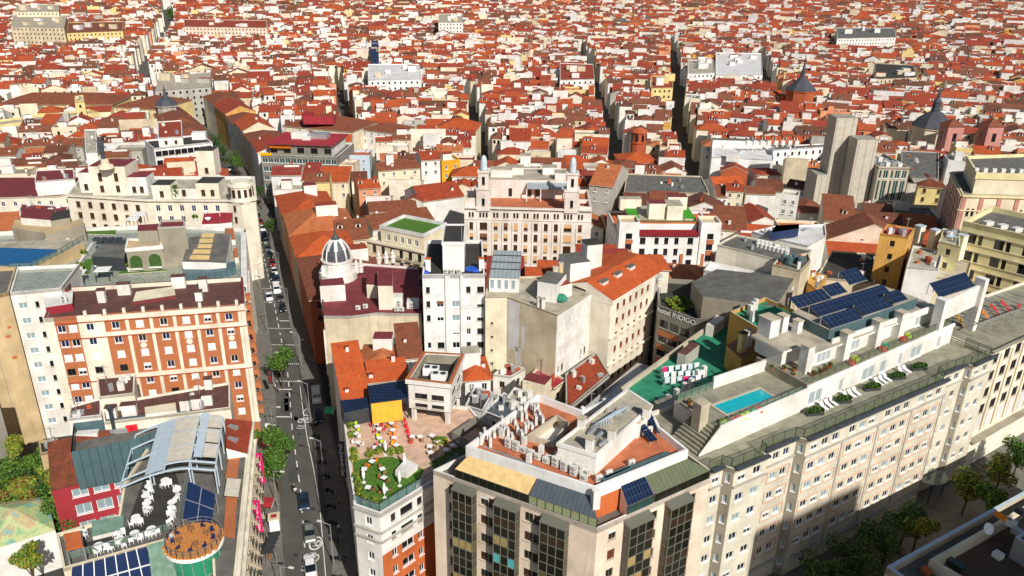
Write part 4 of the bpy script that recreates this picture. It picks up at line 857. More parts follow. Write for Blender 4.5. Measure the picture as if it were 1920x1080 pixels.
# small tables, chairs and closed parasols
tm = MB(); tm.box((0, 0, .7), .8, .8, .05, 0, 'white_p'); tm.beam((0, 0, 0), (0, 0, .7), .05, 'metal_d'); tm.box((0, 0, 0), .4, .4, .04, 0, 'metal_d'); tmesh = tm.mesh('table')
def chair_mesh(m):
    c = MB(); c.box((0, 0, .42), .46, .46, .05, 0, m); c.box((0, .21, .47), .46, .05, .45, 0, m)
    for i in (-.19, .19):
        for j in (-.19, .19): c.beam((i, j, 0), (i, j, .42), .022, m)
    return c.mesh('chair')
CH = {m: chair_mesh(m) for m in ('yellow_p', 'red_p', 'lime_p', 'orange_p', 'white_p', 'wood', 'navy_p')}
CN = {'yellow_p': 'yellow', 'red_p': 'red', 'lime_p': 'lime', 'orange_p': 'orange', 'white_p': 'white', 'wood': 'brown wooden', 'navy_p': 'navy blue'}
def table_set(p, m, k, where, n=2):
    link('bistro_table', tmesh, None, p, k, label='small white square table '+where, category='table', group='tables '+where)
    for i in range(n):
        t = k+pi*2*i/n; link('terrace_chair', CH[m], None, p+Vector((sin(t)*.75, -cos(t)*.75, 0)), t+pi, label='%s chair at a table %s' % (CN[m], where), category='chair', group='%s chairs %s' % (CN[m], where))
for k, (x, y, m) in enumerate(((160, 380, 'lime_p'), (172, 408, 'lime_p'), (165, 440, 'white_p'), (175, 482, 'white_p'), (262, 395, 'red_p'), (272, 420, 'red_p'), (330, 392, 'orange_p'), (336, 425, 'orange_p'), (342, 460, 'orange_p'), (275, 462, 'lime_p'), (352, 495, 'yellow_p'), (285, 495, 'red_p'), (255, 505, 'wood'))):
    table_set(z4(x, y, zf), m, k*.4, 'on the pink hostel terrace')
for k, (x, y, m) in enumerate(((205, 605, 'wood'), (288, 605, 'wood'), (295, 645, 'wood'), (222, 690, 'wood'), (300, 700, 'wood'), (240, 570, 'orange_p'))): table_set(z4(x, y, zf), m, k*.5, 'on the hostel roof lawn')
for k, (x, y) in enumerate(((425, 455), (460, 455), (515, 450), (505, 500), (508, 528), (540, 475), (580, 515), (610, 495), (640, 478))): table_set(z4(x, y, zf), 'wood', k*.5, 'below the hostel tower', 1)
ps = MB(); ps.lathe((0, 0, 0), [(.3, 0), (.3, .06), (.04, .08), (.04, .8), (.2, .85), (.26, 1.5), (.12, 2.3), (.02, 2.6)], 'white_p', 10); psm = ps.mesh('parasol')
for k, (x, y) in enumerate(((202, 650), (367, 665), (298, 720), (303, 520), (208, 340), (390, 580))): link('closed_parasol', psm, None, z4(x, y, zf), 0, label='tall closed white parasol on the hostel roof, '+('on the lawn left', 'on the lawn right', 'at the lawn tip', 'between lawn and pink terrace', 'beside the yellow awning', 'beside the bar counter')[k], category='parasol', group='closed parasols on the hostel roof')
for k in range(5):
    p = z4(388+k*7, 372+k*24, zf); b = MB(); b.box((p.x, p.y, p.z), .5, .5, .45, .3, 'red_p'); b.box((p.x+.18, p.y, p.z+.45), .14, .5, .4, .3, 'red_p'); solo('armchair', b, 'red cube armchair in the row beside the hostel tower', 'armchair', (p.x, p.y, p.z), 'red armchairs')
hl = shrub_mesh(160, .8, .5, .6, ('leaf_b', 'leaf_a', 'leaf_y'), 21, .15)
for k, (x, y) in enumerate(((140, 400), (145, 440), (155, 520), (160, 555), (170, 630), (175, 665), (180, 700), (230, 530), (270, 515), (325, 520), (365, 515), (225, 330), (205, 740), (250, 750), (540, 470), (570, 470))):
    link('terrace_plant', hl, None, z4(x, y, zf)+Vector((0, 0, .55)), k, label='leafy potted shrub along the edges of the hostel terrace', category='plant', group='shrubs on the hostel terrace')
# vertical name sign on the street front
def sign(T_, txt, p, ang, size, m, name='lettering', vertical=False, gap=.86, rx=pi/2):
    cu = bpy.data.curves.new(name, 'FONT'); cu.body = '\n'.join(txt) if vertical else txt; cu.size = size; cu.extrude = .02; cu.align_x = 'CENTER'; cu.align_y = 'CENTER'; cu.space_line = gap
    o = bpy.data.objects.new(name, cu); COL.objects.link(o); bpy.context.view_layer.update(); me = bpy.data.meshes.new_from_object(o.evaluated_get(bpy.context.evaluated_depsgraph_get())); bpy.data.objects.remove(o); me.materials.clear(); me.materials.append(MATS[m])
    o = bpy.data.objects.new(name, me); COL.objects.link(o); o.parent = T_; o.location = p; o.rotation_euler = (rx, 0, ang); return o
p = at(641, 862, 10); e = Thing('blade_sign', 'dark vertical sign with white letters on the hostel street front', 'sign', (p.x, p.y, p.z))
b = MB(); b.box((p.x, p.y, p.z-3.6), 1.1, .25, 7.2, 0, 'frame_k'); e.part('panel', b); sign(e.e, 'GENERATOR', (0, -.14, 0), 0, .85, 'white_p', 'lettering', True, .85)
# orange-tiled houses north of the hostel
old_house('low house with bright orange roof of wide channels above the street, beside the hostel', (641, 752), (694, 744), 19.6, 13, 'sheds', 'tile_or', 'white', box=False, cut=False, dorm=[])
old_house('house with rusty orange pyramid roof behind the hostel', (672, 690), (750, 690), 20.5, 9, 'hip', 'tile_l', 'white', dorm=[], cut=False)
old_house('house with steep rust tile roof touching the white slab', (747, 672), (793, 668), 21.5, 9, 'sheds', 'tile_b', 'white', dorm=[], cut=False)
old_house('narrow house with long orange lean-to roof behind the yellow awning', (690, 716), (765, 708), 20.5, 5, 'sheds', 'tile_or', 'white_b', dorm=[], cut=False)
old_house('small house with orange roof right of the hostel tower', (872, 712), (920, 708), 19.5, 8, 'hip', 'tile_or', 'white', dorm=[], cut=False)
# ------------------------------------------------------------------ domed corner building
ZC = 21.5
dp = [at(x, y, ZC).to_2d() for x, y in ((607, 592), (660, 592), (706, 586), (790, 588), (786, 500), (640, 490), (600, 520))]
T = Bld('domed_building', 'white corner building with grey ribbed dome and maroon roof terraces', dp, ZC, 'beige')
T.face(6, [(ZC-3.3*i-2.6, 1.6) for i in range(6)], grid(T.L(6), 6, 1.1), style='k', wall='white'); T.close(roof='roof_red', par=.6, parw=.3, parm='white', ptop='roof_red')
z3 = lambda x, y, z: at(580+x*.2778, 420+y*.2778, z)
dc = z3(195, 345, ZC); b = MB(); b.lathe((dc.x, dc.y, ZC-.6), [(4.2, 0), (4.2, 1.6), (3.5, 1.8), (3.3, 4.2), (3.6, 4.4), (3.6, 4.7), (2.9, 4.7)], 'white', 16); T.part('dome_drum', b)
b = MB(); b.lathe((dc.x, dc.y, ZC+4.0), [(3.0*cos(t), 4.6*sin(t)) for t in [pi/2*i/8*.93 for i in range(9)]], 'dome_grey', 16); do = T.part('dome', b)
rb = MB()
for k in range(8):
    t0 = 2*pi*k/8+.2; pts = [Vector((dc.x+cos(t0)*3.06*cos(t), dc.y+sin(t0)*3.06*cos(t), ZC+4.05+4.64*sin(t))) for t in [pi/2*i/8*.93 for i in range(9)]]
    for p, q in zip(pts, pts[1:]): rb.beam(p, q, .34, 'white', .12)
T.part('dome_ribs', rb, do)
b = MB(); b.lathe((dc.x, dc.y, ZC+8.4), [(.9, 0), (1.0, .25), (.6, .7), (.3, 1.2), (.2, 1.7), (.05, 2.8)], 'lead', 10); T.part('finial', b, do)
b = MB(); sp = ccw([z3(x, y, 26.2).to_2d() for x, y in ((462, 418), (562, 418), (560, 300), (466, 300))]); b.prism(sp, 10, 26.2, 'ivory', 'roof_red'); T.part('stair_tower', b)
b = MB(); sp = ccw([z3(x, y, 24).to_2d() for x, y in ((385, 408), (455, 412), (460, 312), (385, 318))]); b.prism(sp, ZC-.6, 24, 'ivory', 'roof_red'); T.part('roof_block', b)
b = MB(); sp = ccw([z3(x, y, 24.5).to_2d() for x, y in ((70, 420), (240, 410), (225, 360), (85, 375))]); b.prism(sp, ZC-3, 24.5, 'white', 'roof_red'); T.part('roof_block', b)
b = MB(); sp = ccw([z3(x, y, 18).to_2d() for x, y in ((95, 725), (290, 715), (280, 600), (90, 600))]); parapet(b, sp, 8, 18.3, .3, 'white', 'roof_red'); b.face([(p.x, p.y, 17.4) for p in sp], 'lawn'); T.part('corner_terrace', b)
for x, y in ((95, 370), (470, 270), (520, 265), (565, 260), (320, 330), (350, 325)):
    b = MB(); p = z3(x, y, ZC); b.lathe((p.x, p.y, p.z), [(.5, 0), (.5, 1.3), (.7, 1.4), (.7, 1.6), (.35, 1.7), (.45, 2.3), (.1, 3.2)], 'white', 8); T.part('pinnacle', b)
for x, y, k in ((605, 560, 1), (590, 590, 0), (625, 590, 0), (695, 575, 1), (330, 580, 0), (380, 570, 0)):
    ac_unit(z3(x, y, ZC-.5), 0, bool(k), 'white air conditioning unit on the maroon roof of the domed building', 'air conditioners on the domed building')
b = MB(); b.box(z3(600, 545, ZC-.5), 2.0, 2.2, 2.2, .05, 'ac'); b.box(z3(700, 560, ZC-.5), 2.4, 2.0, 1.6, .05, 'ac'); solo('rooftop_chiller', b, 'pair of big white plant boxes on the maroon roof right of the stair tower', 'chiller', z3(650, 550, ZC-.5))
# ------------------------------------------------------------------ white apartment slab
ZS = 31.0
poly, an = front((791.7, 515), (909, 514), ZS, 20); T = Bld('apartment_slab', 'tall white apartment slab with dark roof and blind-covered windows', poly, ZS, 'white_c')
k_ = T.L(0)/12.75
cols = [(x*k_, w) for x, w in ((1.05, .75), (3.5, 1.35), (6.7, 1.5), (9.35, .85), (11.85, 1.3))]
ss = ['k', 'w_s9', 'p_s9', 'k', 'k', 'k', 'w_n5', 'p', 'w_s8', 'k_s6', 'k', 'w_s4', 'p', 'w_s3', 'k_s5', 'w_s9', 'w_s9', 'w_s7', 'w', 'k', 'w', 'k', 'w', 'k', 'k']
T.face(0, [(ZS-3.95-3.02*i, 1.35) for i in range(9)], cols, style=lambda r, c: ss[((8-r)*5+c) % 25])
T.face(3, [(ZS-3.95-3.02*i, 1.35) for i in range(9)], [(5, 1.2), (10, 1.2), (15, 1.2)], style='w')
T.band(0, 3, ZS-3.3, .35, 'white_c', 'projection', 4.6*k_, 5.6*k_); T.band(0, 3, ZS-3.3, .35, 'white_c', 'projection', 7.7*k_, 8.3*k_)
T.close(roof='roof_dark', par=.8, parw=.3)
z2_ = lambda x, y, z: at(770+x*.2407, 430+y*.2407, z)
b = MB(); bx_, an_ = front(z2_(252, 330, ZS)[:0] or (770+252*.2407, 430+332*.2407), (770+418*.2407, 430+332*.2407), ZS-.8, 11); b.prism(bx_, ZS-.8, ZS+5.2, 'white_c', 'roof_dark'); T.part('machine_room', b)
b = MB(); parapet(b, inset(bx_, -.15), ZS+4.8, ZS+5.5, .3, 'white_c'); T.part('machine_room_rim', b)
for x, y in ((137, 325), (552, 322)): vent_box(T, z2_(x, y, ZS-.8), 1.0, .7, 2.6, an, 'white_c', 'terracotta')
for x in (275, 325, 378): ac_unit(z2_(x, 345, ZS-.8), an, False, 'white air conditioning unit at the front edge of the white slab roof', 'air conditioners on the white slab')
for x, y, s_ in ((118, 346, .7), (470, 318, 1.4), (500, 330, .9)):
    b = MB(); p = z2_(x, y, ZS-.8); b.lathe((p.x, p.y, p.z), [(s_*.8, 0), (s_, .25), (s_*.7, .55), (s_*.2, .75)], 'blue_p', 9); solo('tarpaulin', b, ('small blue tarp bundle at the left of the white slab roof', 'big blue tarp heap by the right chimney of the white slab', 'lesser blue tarp bundle beside the big one on the white slab')[(118, 470, 500).index(x)], 'tarpaulin', p)
b = MB(); p = z2_(398, 95, ZS+5.2); b.beam(p, p+Vector((0, 0, 4)), .05, 'metal'); solo('antenna', b, 'thin antenna mast on the machine room of the white slab', 'antenna', p)
# ------------------------------------------------------------------ beige building with blank walls
ZE = 27.0
ep = [at(x, y, ZE).to_2d() for x, y in ((910, 556), (951, 556), (1045, 590), (1109, 548), (1085, 515), (915, 520))]
T = Bld('blank_wall_building', 'beige building with patched blank walls and glazed roof conservatory', ep, ZE, 'beige')
T.face(0, [(ZE-6.0-3.0*i, .5) for i in range(4)], [(1.3, .5)], style='br', wall='cream'); L2 = T.L(2)
T.face(2, [(ZE-3.6-3.1*i, 1.6) for i in range(6)], [(L2*.1, .7), (L2*.2, .7), (L2*.45, .7), (L2*.55, .7), (L2*.78, .7), (L2*.88, .7)], style=lambda r, c: ('w_s9', 'w_s9', 'w', 'k')[(r+c) % 4] if r < 3 else 'p_s9', wall='white'); T.close(roof='roof_pale', par=.3, parw=.25)
pt = MB(); a_, b_ = T.edge(1)
for x0, x1, z0, z1 in ((.3, 3.2, 16, 26.5), (3.8, 4.6, 17, 22), (2.2, 3.9, 13, 17)): p = [wall_uv(a_, b_, x, z, .012) for x, z in ((x0, z0), (x1, z0), (x1, z1), (x0, z1))]; pt.face(p, 'white_b')
T.part('plaster_patch', pt)
z6 = lambda x, y, z: at(900+x*.3149, 440+y*.3149, z)
b = MB(); cv, ca_ = front((917, 544), (973, 546), ZE, 5)
facade(T, b, cv[0], cv[1], ZE-.3, ZE+2.6, 'white_c', [(ZE+.2, 2.0)], grid((cv[1]-cv[0]).length, 8, .75, .2), style='p'); q = cv[1:]+cv[:1]; b.quads([(p.x, p.y, ZE-.3) for p in q], [(p.x, p.y, ZE+2.6) for p in q], 'white', close=False); T.part('conservatory', b)
b = MB(); lo, hi = [(p.x, p.y, ZE+2.7) for p in cv[:2]], [(p.x, p.y, ZE+4.4) for p in (cv[1]+(cv[2]-cv[1])*2.2, cv[0]+(cv[3]-cv[0])*2.2)]; b.face(lo+hi, 'seam_pale'); b.face([(p[0], p[1], p[2]-.15) for p in (lo+hi)[::-1]], 'white')
A3, B3, C3, D3 = Vector(lo[0]), Vector(lo[1]), Vector(hi[0]), Vector(hi[1])
for t in (.3, .55, .8): b.beam(A3.lerp(D3, t)+Vector((0, 0, .06)), B3.lerp(C3, t)+Vector((0, 0, .06)), .14, 'frame_k', .05)
T.part('conservatory_roof', b)
b = MB(); s1, _ = front((1007, 560), (1043, 566), ZE, 6); b.prism(s1, ZE-.3, ZE+3.6, 'white', 'roof_grey'); T.part('roof_room', b)
b = MB(); s1, _ = front((1044, 560), (1072, 552), ZE, 4); b.prism(s1, ZE-.3, ZE+2.4, 'white', 'tile_c'); T.part('roof_room', b)
b = MB(); s1, _ = front((1068, 535), (1106, 530), ZE, 6); b.prism(s1, ZE-.3, ZE+4.6, 'white', 'roof_grey'); T.part('roof_room', b)
vent_box(T, at(1040, 540, ZE), 1.0, .8, 4.4, .2, 'stone'); vent_box(T, at(1050, 538, ZE), .8, .8, 5.0, .2, 'tan'); vent_box(T, at(1010, 575, ZE), .7, .7, 1.8, .2, 'white'); vent_box(T, at(1018, 578, ZE), .7, .7, 1.9, .2, 'white')
b = MB(); p = at(1052, 562, ZE); b.lathe((p.x, p.y, p.z), [(1.2, 0), (1.3, .4), (.8, 1.0), (.2, 1.2)], 'deck_green', 9); solo('tarpaulin', b, 'dark green tarp heap on the beige blank-walled building', 'tarpaulin', p)
b = MB(); p = at(1079, 528, ZE); b.lathe((p.x, p.y, p.z+.4), [(.6, 0), (.6, 1.3), (.3, 1.5)], 'blue_pale', 10); b.box((p.x, p.y, p.z), .9, .9, .4, 0, 'metal'); solo('water_tank', b, 'small pale blue water tank among the chimneys near the orange roof', 'water tank', p)
# ------------------------------------------------------------------ building with the smooth orange roof
ZO = 26.6
A_, B_ = at(1146, 563, ZO).to_2d(), at(1229, 514, ZO).to_2d(); d_ = (B_-A_).normalized(); n__ = Vector((-d_.y, d_.x)); Wd = 9.5
op = [A_, B_, B_+d_*5+n__*1.0, B_+d_*5+n__*(Wd+2), A_+n__*Wd]
T = Bld('orange_roofed_building', 'cream corner building under a smooth bright orange roof with three roof hatches', op, ZO, 'ivory')
T.face(0, [(ZO-3.0-3.15*i, 1.5) for i in range(7)], grid(T.L(0), 6, 1.0, 1.6), style='am'); T.face(1, [(ZO-3.0-3.15*i, 1.5) for i in range(7)], grid(T.L(1), 2, 1.0, .8), style='br', wall='grey'); T.close(roof=None, par=0)
for z in (ZO-.35, ZO-8.6, ZO-14.8): T.band(0, z, .35, .45, 'ivory')
b = MB(); rz = ZO+2.3; e0, e1 = A_-n__*.5-d_*.1, B_+d_*4.6-n__*.2; g0, g1 = A_+n__*Wd*.62, B_+d_*3+n__*Wd*.62; h0, h1 = A_+n__*(Wd+.3), B_+d_*5+n__*(Wd+2.3)
b.face([(e0.x, e0.y, ZO), (e1.x, e1.y, ZO), (g1.x, g1.y, rz), (g0.x, g0.y, rz)], 'tile_or'); b.face([(h1.x, h1.y, ZO+1), (h0.x, h0.y, ZO+1), (g0.x, g0.y, rz), (g1.x, g1.y, rz)], 'tile_or'); b.face([(e1.x, e1.y, ZO), (h1.x, h1.y, ZO+1), (g1.x, g1.y, rz)], 'tile_or')
b.face([(e0.x, e0.y, ZO-.1), (g0.x, g0.y, rz-.1), (h0.x, h0.y, ZO+.9)], 'ivory'); b.face([(e0.x, e0.y, ZO-.02), (g0.x, g0.y, rz-.02), (g0.x, g0.y, ZO-1), (e0.x, e0.y, ZO-1)], 'ivory'); T.part('roof', b)
for t in (.18, .48, .78):
    m = A_.lerp(B_, t)+n__*Wd*.4; vent_box(T, (m.x, m.y, ZO+1.0), 1.9, 1.0, 1.1, atan2(d_.y, d_.x), 'white', 'frame_gr', name='roof_hatch')
old_house('rear wing with bright orange tile roof beyond the three roof hatches', (1135, 505), (1255, 505), 26.5, 9, 'hip', 'tile_or', 'ivory', dorm=[], cut=False, chim=[], box=False)
vent_box(T, at(1107, 512, 26), 3.4, 3.4, 7, .3, 'white', 'roof_dark')
# low houses in the yard behind the tower
def flat(label, px, z, wall, roof, par=.4, name='house', cat='house', style='br', win=True, group=None, z0=0.):
    T = Bld(name, label, ccw([at(x, y, z).to_2d() for x, y in px]), z, wall, cat, group); T.z0 = z0
    for i in range(len(T.poly)):
        a, b = T.edge(i); n = Vector(((b-a).y, -(b-a).x))
        if win and n.y < 0 and T.L(i) > 3: T.face(i, [(z-2.7-3.2*k, 1.4) for k in range(max(1, int((z-2)/3.2)))], grid(T.L(i), max(1, int(T.L(i)/3.2)), 1.0, .8), style=style)
    T.close(roof=roof, par=par, parw=.25); rn = random.Random(int(px[0][0]*3+px[0][1])); c = sum(T.poly, Vector((0, 0)))/len(T.poly)
    if name == 'house':
        for k in range(5):
            p = c.lerp(rn.choice(T.poly), rn.uniform(.1, .7)); v = MB(); v.box((p.x, p.y, z-par), rn.uniform(.4, 1.3), rn.uniform(.4, 1.0), rn.uniform(.5, 1.6), rn.random(), rn.choice(('ac', 'metal', 'white', 'brick'))); T.part('roof_vent', v)
        p = c.lerp(rn.choice(T.poly), .5); v = MB(); v.beam((p.x, p.y, z-par), (p.x, p.y, z+3), .04, 'metal'); v.beam((p.x-.7, p.y, z+2.6), (p.x+.7, p.y, z+2.6), .03, 'metal'); T.part('antenna', v)
    return T
flat('low house with flat crimson roof below the beige blank wall', ((985, 712), (1029, 737), (1063, 712), (1012, 684)), 14, 'cream', 'paint_red')
flat('small crimson-roofed house beside the beige blank wall foot', ((925, 702), (958, 706), (985, 690), (950, 680)), 15, 'white', 'tile_c')
flat('grey-walled annex with orange terrace floor beneath the orange-roofed building', ((1062, 768), (1143, 700), (1118, 660), (1060, 700)), 14.5, 'grey', 'tile_r')
flat('low pale grey shed with metal roof behind the hostel', ((905, 770), (950, 788), (985, 760), (945, 735)), 16.5, 'white_b', 'seam_grey')
flat('small tan flat-roofed house between hostel and tower', ((950, 745), (985, 760), (1000, 742), (965, 725)), 17, 'white', 'roof_pale')
old_house('small tiled house squeezed behind the tower roof', (985, 752), (1015, 760), 15, 6, 'ew', 'tile_d', 'cream', dorm=[], cut=False)
flat('dark plank shed with grey roof beside the hostel tower', ((872, 760), (905, 770), (925, 735), (890, 722)), 18, 'white_b', 'roof_dark')
# ------------------------------------------------------------------ laundry-deck building behind the pool
ZL = 22.0
T = Bld('laundry_deck_building', 'narrow tan building with green roof deck, washing lines and white flues behind the hotel pool', [H(3, 17), H(30, 17.0), H(46, 22), H(46, 41.5), H(6.8, 27.5)], ZL, 'tan')
T.close(roof='deck_green', par=.9, parw=.45, parm='stone')
b = MB(); oc = [H(34, 22.5), H(46, 24.5), H(45.8, 33), H(35, 31.5)]; parapet(b, oc, ZL-1, 28.0, .3, 'ochre', 'stone'); b.face([(p.x, p.y, 27.3) for p in oc], 'deck_green'); T.part('ochre_block', b)
b = MB(); b.prism([H(27, 20.5), H(34, 22.5), H(34.4, 27), H(28.5, 25.5)], ZL-1, 25.2, 'ochre', 'wood'); T.part('ochre_block', b)
vent_box(T, H(29.0, 22.6, 25), 1.2, .9, 3.8, HANG, 'yellow', 'roof_brown'); vent_box(T, H(31.5, 23.6, 25), 1.2, 1.0, 3.2, HANG, 'white_b')
for k, (u, v) in enumerate(((10.5, 20), (13, 20.8), (15.5, 21.6), (17.5, 22.2), (20.5, 23.8), (22.5, 24.4), (38, 29.5), (39.5, 30.2), (41, 31), (36.5, 27.5))): vent_box(T, H(u, v, ZL-.9 if u < 30 else 27.2), .75, .75, 2.2, HANG, 'white', cap=False, name='flue')
b = MB(); b.prism([H(22, 28.5), H(27, 30.4), H(26.4, 32), H(21.4, 30)], ZL-.9, ZL+1.6, 'grey', 'roof_brown'); T.part('roof_shed', b)
b = MB(); b.prism([H(35, 35), H(40, 37), H(39.4, 38.6), H(34.4, 36.4)], ZL-.9, ZL+1.4, 'white', 'white'); T.part('roof_shed', b)
b = MB(); b.prism([H(6.5, 17), H(10, 17), H(10.5, 19.5), H(7, 19.5)], ZL-.9, ZL+1.5, 'stone', 'roof_pale'); T.part('roof_shed', b)
wl = MB(); lines = [(H(15, 26.5), H(22, 23.5)), (H(16, 28), H(23, 26)), (H(14, 25), H(20, 22.5))]
for p, q in lines:
    for t in (p, q): wl.beam((t.x, t.y, ZL-.9), (t.x, t.y, ZL+1.2), .04, 'metal')
    wl.beam((p.x, p.y, ZL+1.1), (q.x, q.y, ZL+1.1), .015, 'white_p')
solo('washing_line', wl, 'washing lines on posts over the green roof deck', 'washing line', H(18, 25, ZL-.9))
rn = random.Random(4)
for p, q in lines:
    for k in range(6):
        c = p.lerp(q, (k+.5)/6); d = (q-p).normalized()*.42; b = MB(); m = rn.choice(('white_p', 'white_p', 'blue_pale', 'cloth_b', 'magenta_p', 'cloth_w')); z1 = ZL+1.1; z0 = z1-rn.uniform(.8, 1.4); n = Vector((-d.y, d.x)).normalized()*.08
        b.face([(c.x-d.x, c.y-d.y, z1), (c.x+d.x, c.y+d.y, z1), (c.x+d.x+n.x, c.y+d.y+n.y, z0), (c.x-d.x-n.x, c.y-d.y-n.y, z0)], m)
        b.face([(c.x-d.x, c.y-d.y, z1), (c.x-d.x-n.x*2, c.y-d.y-n.y*2, z0+.2), (c.x+d.x-n.x*2, c.y+d.y-n.y*2, z0+.2), (c.x+d.x, c.y+d.y, z1)], m)
        nm = {'white_p': 'white', 'blue_pale': 'pale blue', 'cloth_b': 'dark blue', 'magenta_p': 'pink', 'cloth_w': 'off-white'}[m]; solo('laundry', b, nm+' piece of laundry hung over the green roof deck', 'laundry', (c.x, c.y, z1), nm+' laundry')
flat('low roof with grey sheets and skylights in the lane beside the green roof deck', ((1062, 792), (1100, 798), (1230, 690), (1195, 680)), 17.5, 'grey', 'seam_pale', win=False)
# ------------------------------------------------------------------ dark hotel with the sign
ZI = 22.0
ip = [H(34.4, 50), H(36.4, 41.2), H(52, 36), H(62, 48), H(44, 62)]
T = Bld('dark_hotel', 'dark grey hotel with white rooftop sign and orange panels in the side lane', ip, ZI, 'grey_d')
a_, b_ = T.edge(0); facade(T, T.W, a_, b_, 0, ZI, 'grey_d', [(ZI-4.6-3.3*i, 1.8) for i in range(5)], [(1.6, 2.2), (4.2, 2.2), (6.8, 2.2)], style='k'); T.done.add(0)
for i in range(4):
    pm = MB(); z = ZI-6.4-3.3*i; pm.face([T.p(0, .3, z, .05), T.p(0, 5.2 if i == 0 else 2.4, z, .05), T.p(0, 5.2 if i == 0 else 2.4, z+1.2, .05), T.p(0, .3, z+1.2, .05)], 'orange_w'); T.part('orange_panel', pm)
T.close(roof='roof_dark', par=1.0, parw=.4)
a_, b_ = T.edge(0); m = (a_+b_)/2; an = atan2((b_-a_).y, (b_-a_).x); o = sign(T.e, 'hotel INDIGO', Vector((m.x-T.o[0], m.y-T.o[1], ZI-.85))+Vector((sin(an)*.1, -cos(an)*.1, 0)), an, 1.55, 'white_p')
b = MB(); gb = [H(38, 41.5), H(45, 29.5), H(60, 38), H(52, 52), H(43, 50)]; zz = [26.5, 27.5, 27.5, 26, 25.5]
b.quads([(p.x, p.y, 5) for p in gb], [(p.x, p.y, z) for p, z in zip(gb, zz)], 'greywall'); b.face([(p.x, p.y, z) for p, z in zip(gb, zz)], 'roof_grey'); T.part('grey_volume', b)
for k in range(14):
    p = H(37+k*.5, 47+(k % 4)*1.6, ZI-.9); link('terrace_plant', hl, None, p+Vector((0, 0, .5)), k, label='green shrub on the sunken roof terrace behind the hotel sign', category='plant', group='shrubs on the dark hotel terrace')
# white curved walls, beige and white boxes behind it
z2b = lambda x, y, z: at(1290+x*.224, 400+y*.224, z)
def boxpx(label, px, z, wall, roof, **kw): return flat(label, [(1290+x*.224, 400+y*.224) for x, y in px], z, wall, roof, **kw)
b = MB(); pts = [z2b(140, 420, 27), z2b(400, 470, 27), z2b(620, 590, 26), z2b(880, 640, 25.6)]; dp_ = Vector((2.5, 5.5, 0))
e = Bld('curved_wall_building', 'white curved screen walls with dark hollows behind the dark hotel', ccw([p.to_2d() for p in (pts[0], pts[1], pts[2], pts[3], pts[3]+dp_, pts[0]+dp_)]), 25.5, 'white')
for i in range(5): pass
e.close(roof='white_b', par=.8, parw=.3)
for p, q in zip(pts, pts[1:]):
    b = MB(); n = 8; d2 = (q-p); nrm = Vector((d2.y, -d2.x, 0)).normalized()*.15
    prof = [(p.lerp(q, i/n)+nrm, 24.2-2.6*sin(pi*i/n)) for i in range(n+1)]
    for (a0, z0), (a1, z1) in zip(prof, prof[1:]): b.face([(a0.x, a0.y, 18), (a1.x, a1.y, 18), (a1.x, a1.y, z1), (a0.x, a0.y, z0)], 'greywall')
    e.part('curved_panel', b)
boxpx('white and beige block with a row of pale drums and green glass edge', ((245, 262), (415, 300), (740, 385), (1020, 330), (1040, 300), (400, 175), (300, 225)), 29, 'ivory', 'roof_grey', win=False)
for k in range(16):
    b = MB(); p = z2b(585+(k % 8)*34, 255+(k % 8)*9+(k//8)*22, 28.6); b.lathe((p.x, p.y, p.z), [(.55, 0), (.6, .9), (.3, 1.1)], 'ac', 10); solo('ventilation_drum', b, 'pale round ventilation drum in the double row on the beige block', 'ventilator', p, 'ventilation drums')
boxpx('white building with long pale roof and blue canvas lean-to', ((700, 200), (1000, 270), (1160, 180), (1150, 90), (740, 100), (535, 150)), 27, 'white', 'white_b', win=False)
b = MB(); q = [z2b(x, y, 29) for x, y in ((700, 160), (735, 100), (930, 90), (930, 125))]; b.face(q, 'blue_p'); b.face(q[::-1], 'blue_p'); b.quads([(p.x, p.y, 27) for p in q], q, 'navy_p'); solo('tarpaulin', b, 'bright blue canvas lean-to on the long white roof', 'tarpaulin', q[0])
boxpx('white curved wall block with beige plant enclosure beside the dark courtyard', ((710, 425), (945, 480), (1030, 390), (1010, 330), (760, 370)), 29.5, 'beige', 'roof_grey', win=False)
for k in range(4):
    b = MB(); p = z2b(800+k*45, 400+(k % 2)*18, 29.4); b.lathe((p.x, p.y, p.z), [(.7, 0), (.7, 1.3), (.2, 1.6)], 'teal_metal', 10); solo('water_tank', b, 'grey-green cylindrical tank in the beige plant enclosure', 'tank', p, 'tanks in the beige enclosure')
boxpx('orange rendered house with small yellow terraces in the dark courtyard', ((1000, 580), (1080, 640), (1165, 520), (1030, 480)), 25, 'ochre', 'ochre', win=False)
flat('ochre tower house with crimson flat roof and square dark windows', ((1650, 438), (1703, 445), (1716, 428), (1664, 420)), 30, 'ochre', 'paint_red', style='k')
flat('cluttered dark courtyard roof behind the hotel solar arrays', ((1530, 520), (1640, 530), (1640, 475), (1560, 470)), 19, 'beige', 'roof_dark', win=False)
flat('low white roof block right of the ochre tower house', ((1700, 500), (1760, 505), (1770, 470), (1712, 460)), 27, 'white', 'roof_pale', win=False)
for k, (x, y) in enumerate(((1716, 468), (1744, 476), (1773, 490), (1795, 486))): T = Thing('chimney_stack', 'stout white chimney before the pale yellow building, %s' % ('first', 'second', 'third', 'fourth')[k]+' from left', 'chimney', at(x, y, 24)); vent_box(T, at(x, y, 24), 1.9, 1.6, 6.0, .5, 'ivory', 'blue_pale', name='shaft')
flat('low tan roof under the four white chimneys', ((1700, 520), (1815, 520), (1830, 470), (1700, 470)), 24, 'beige', 'roof_pale', win=False)
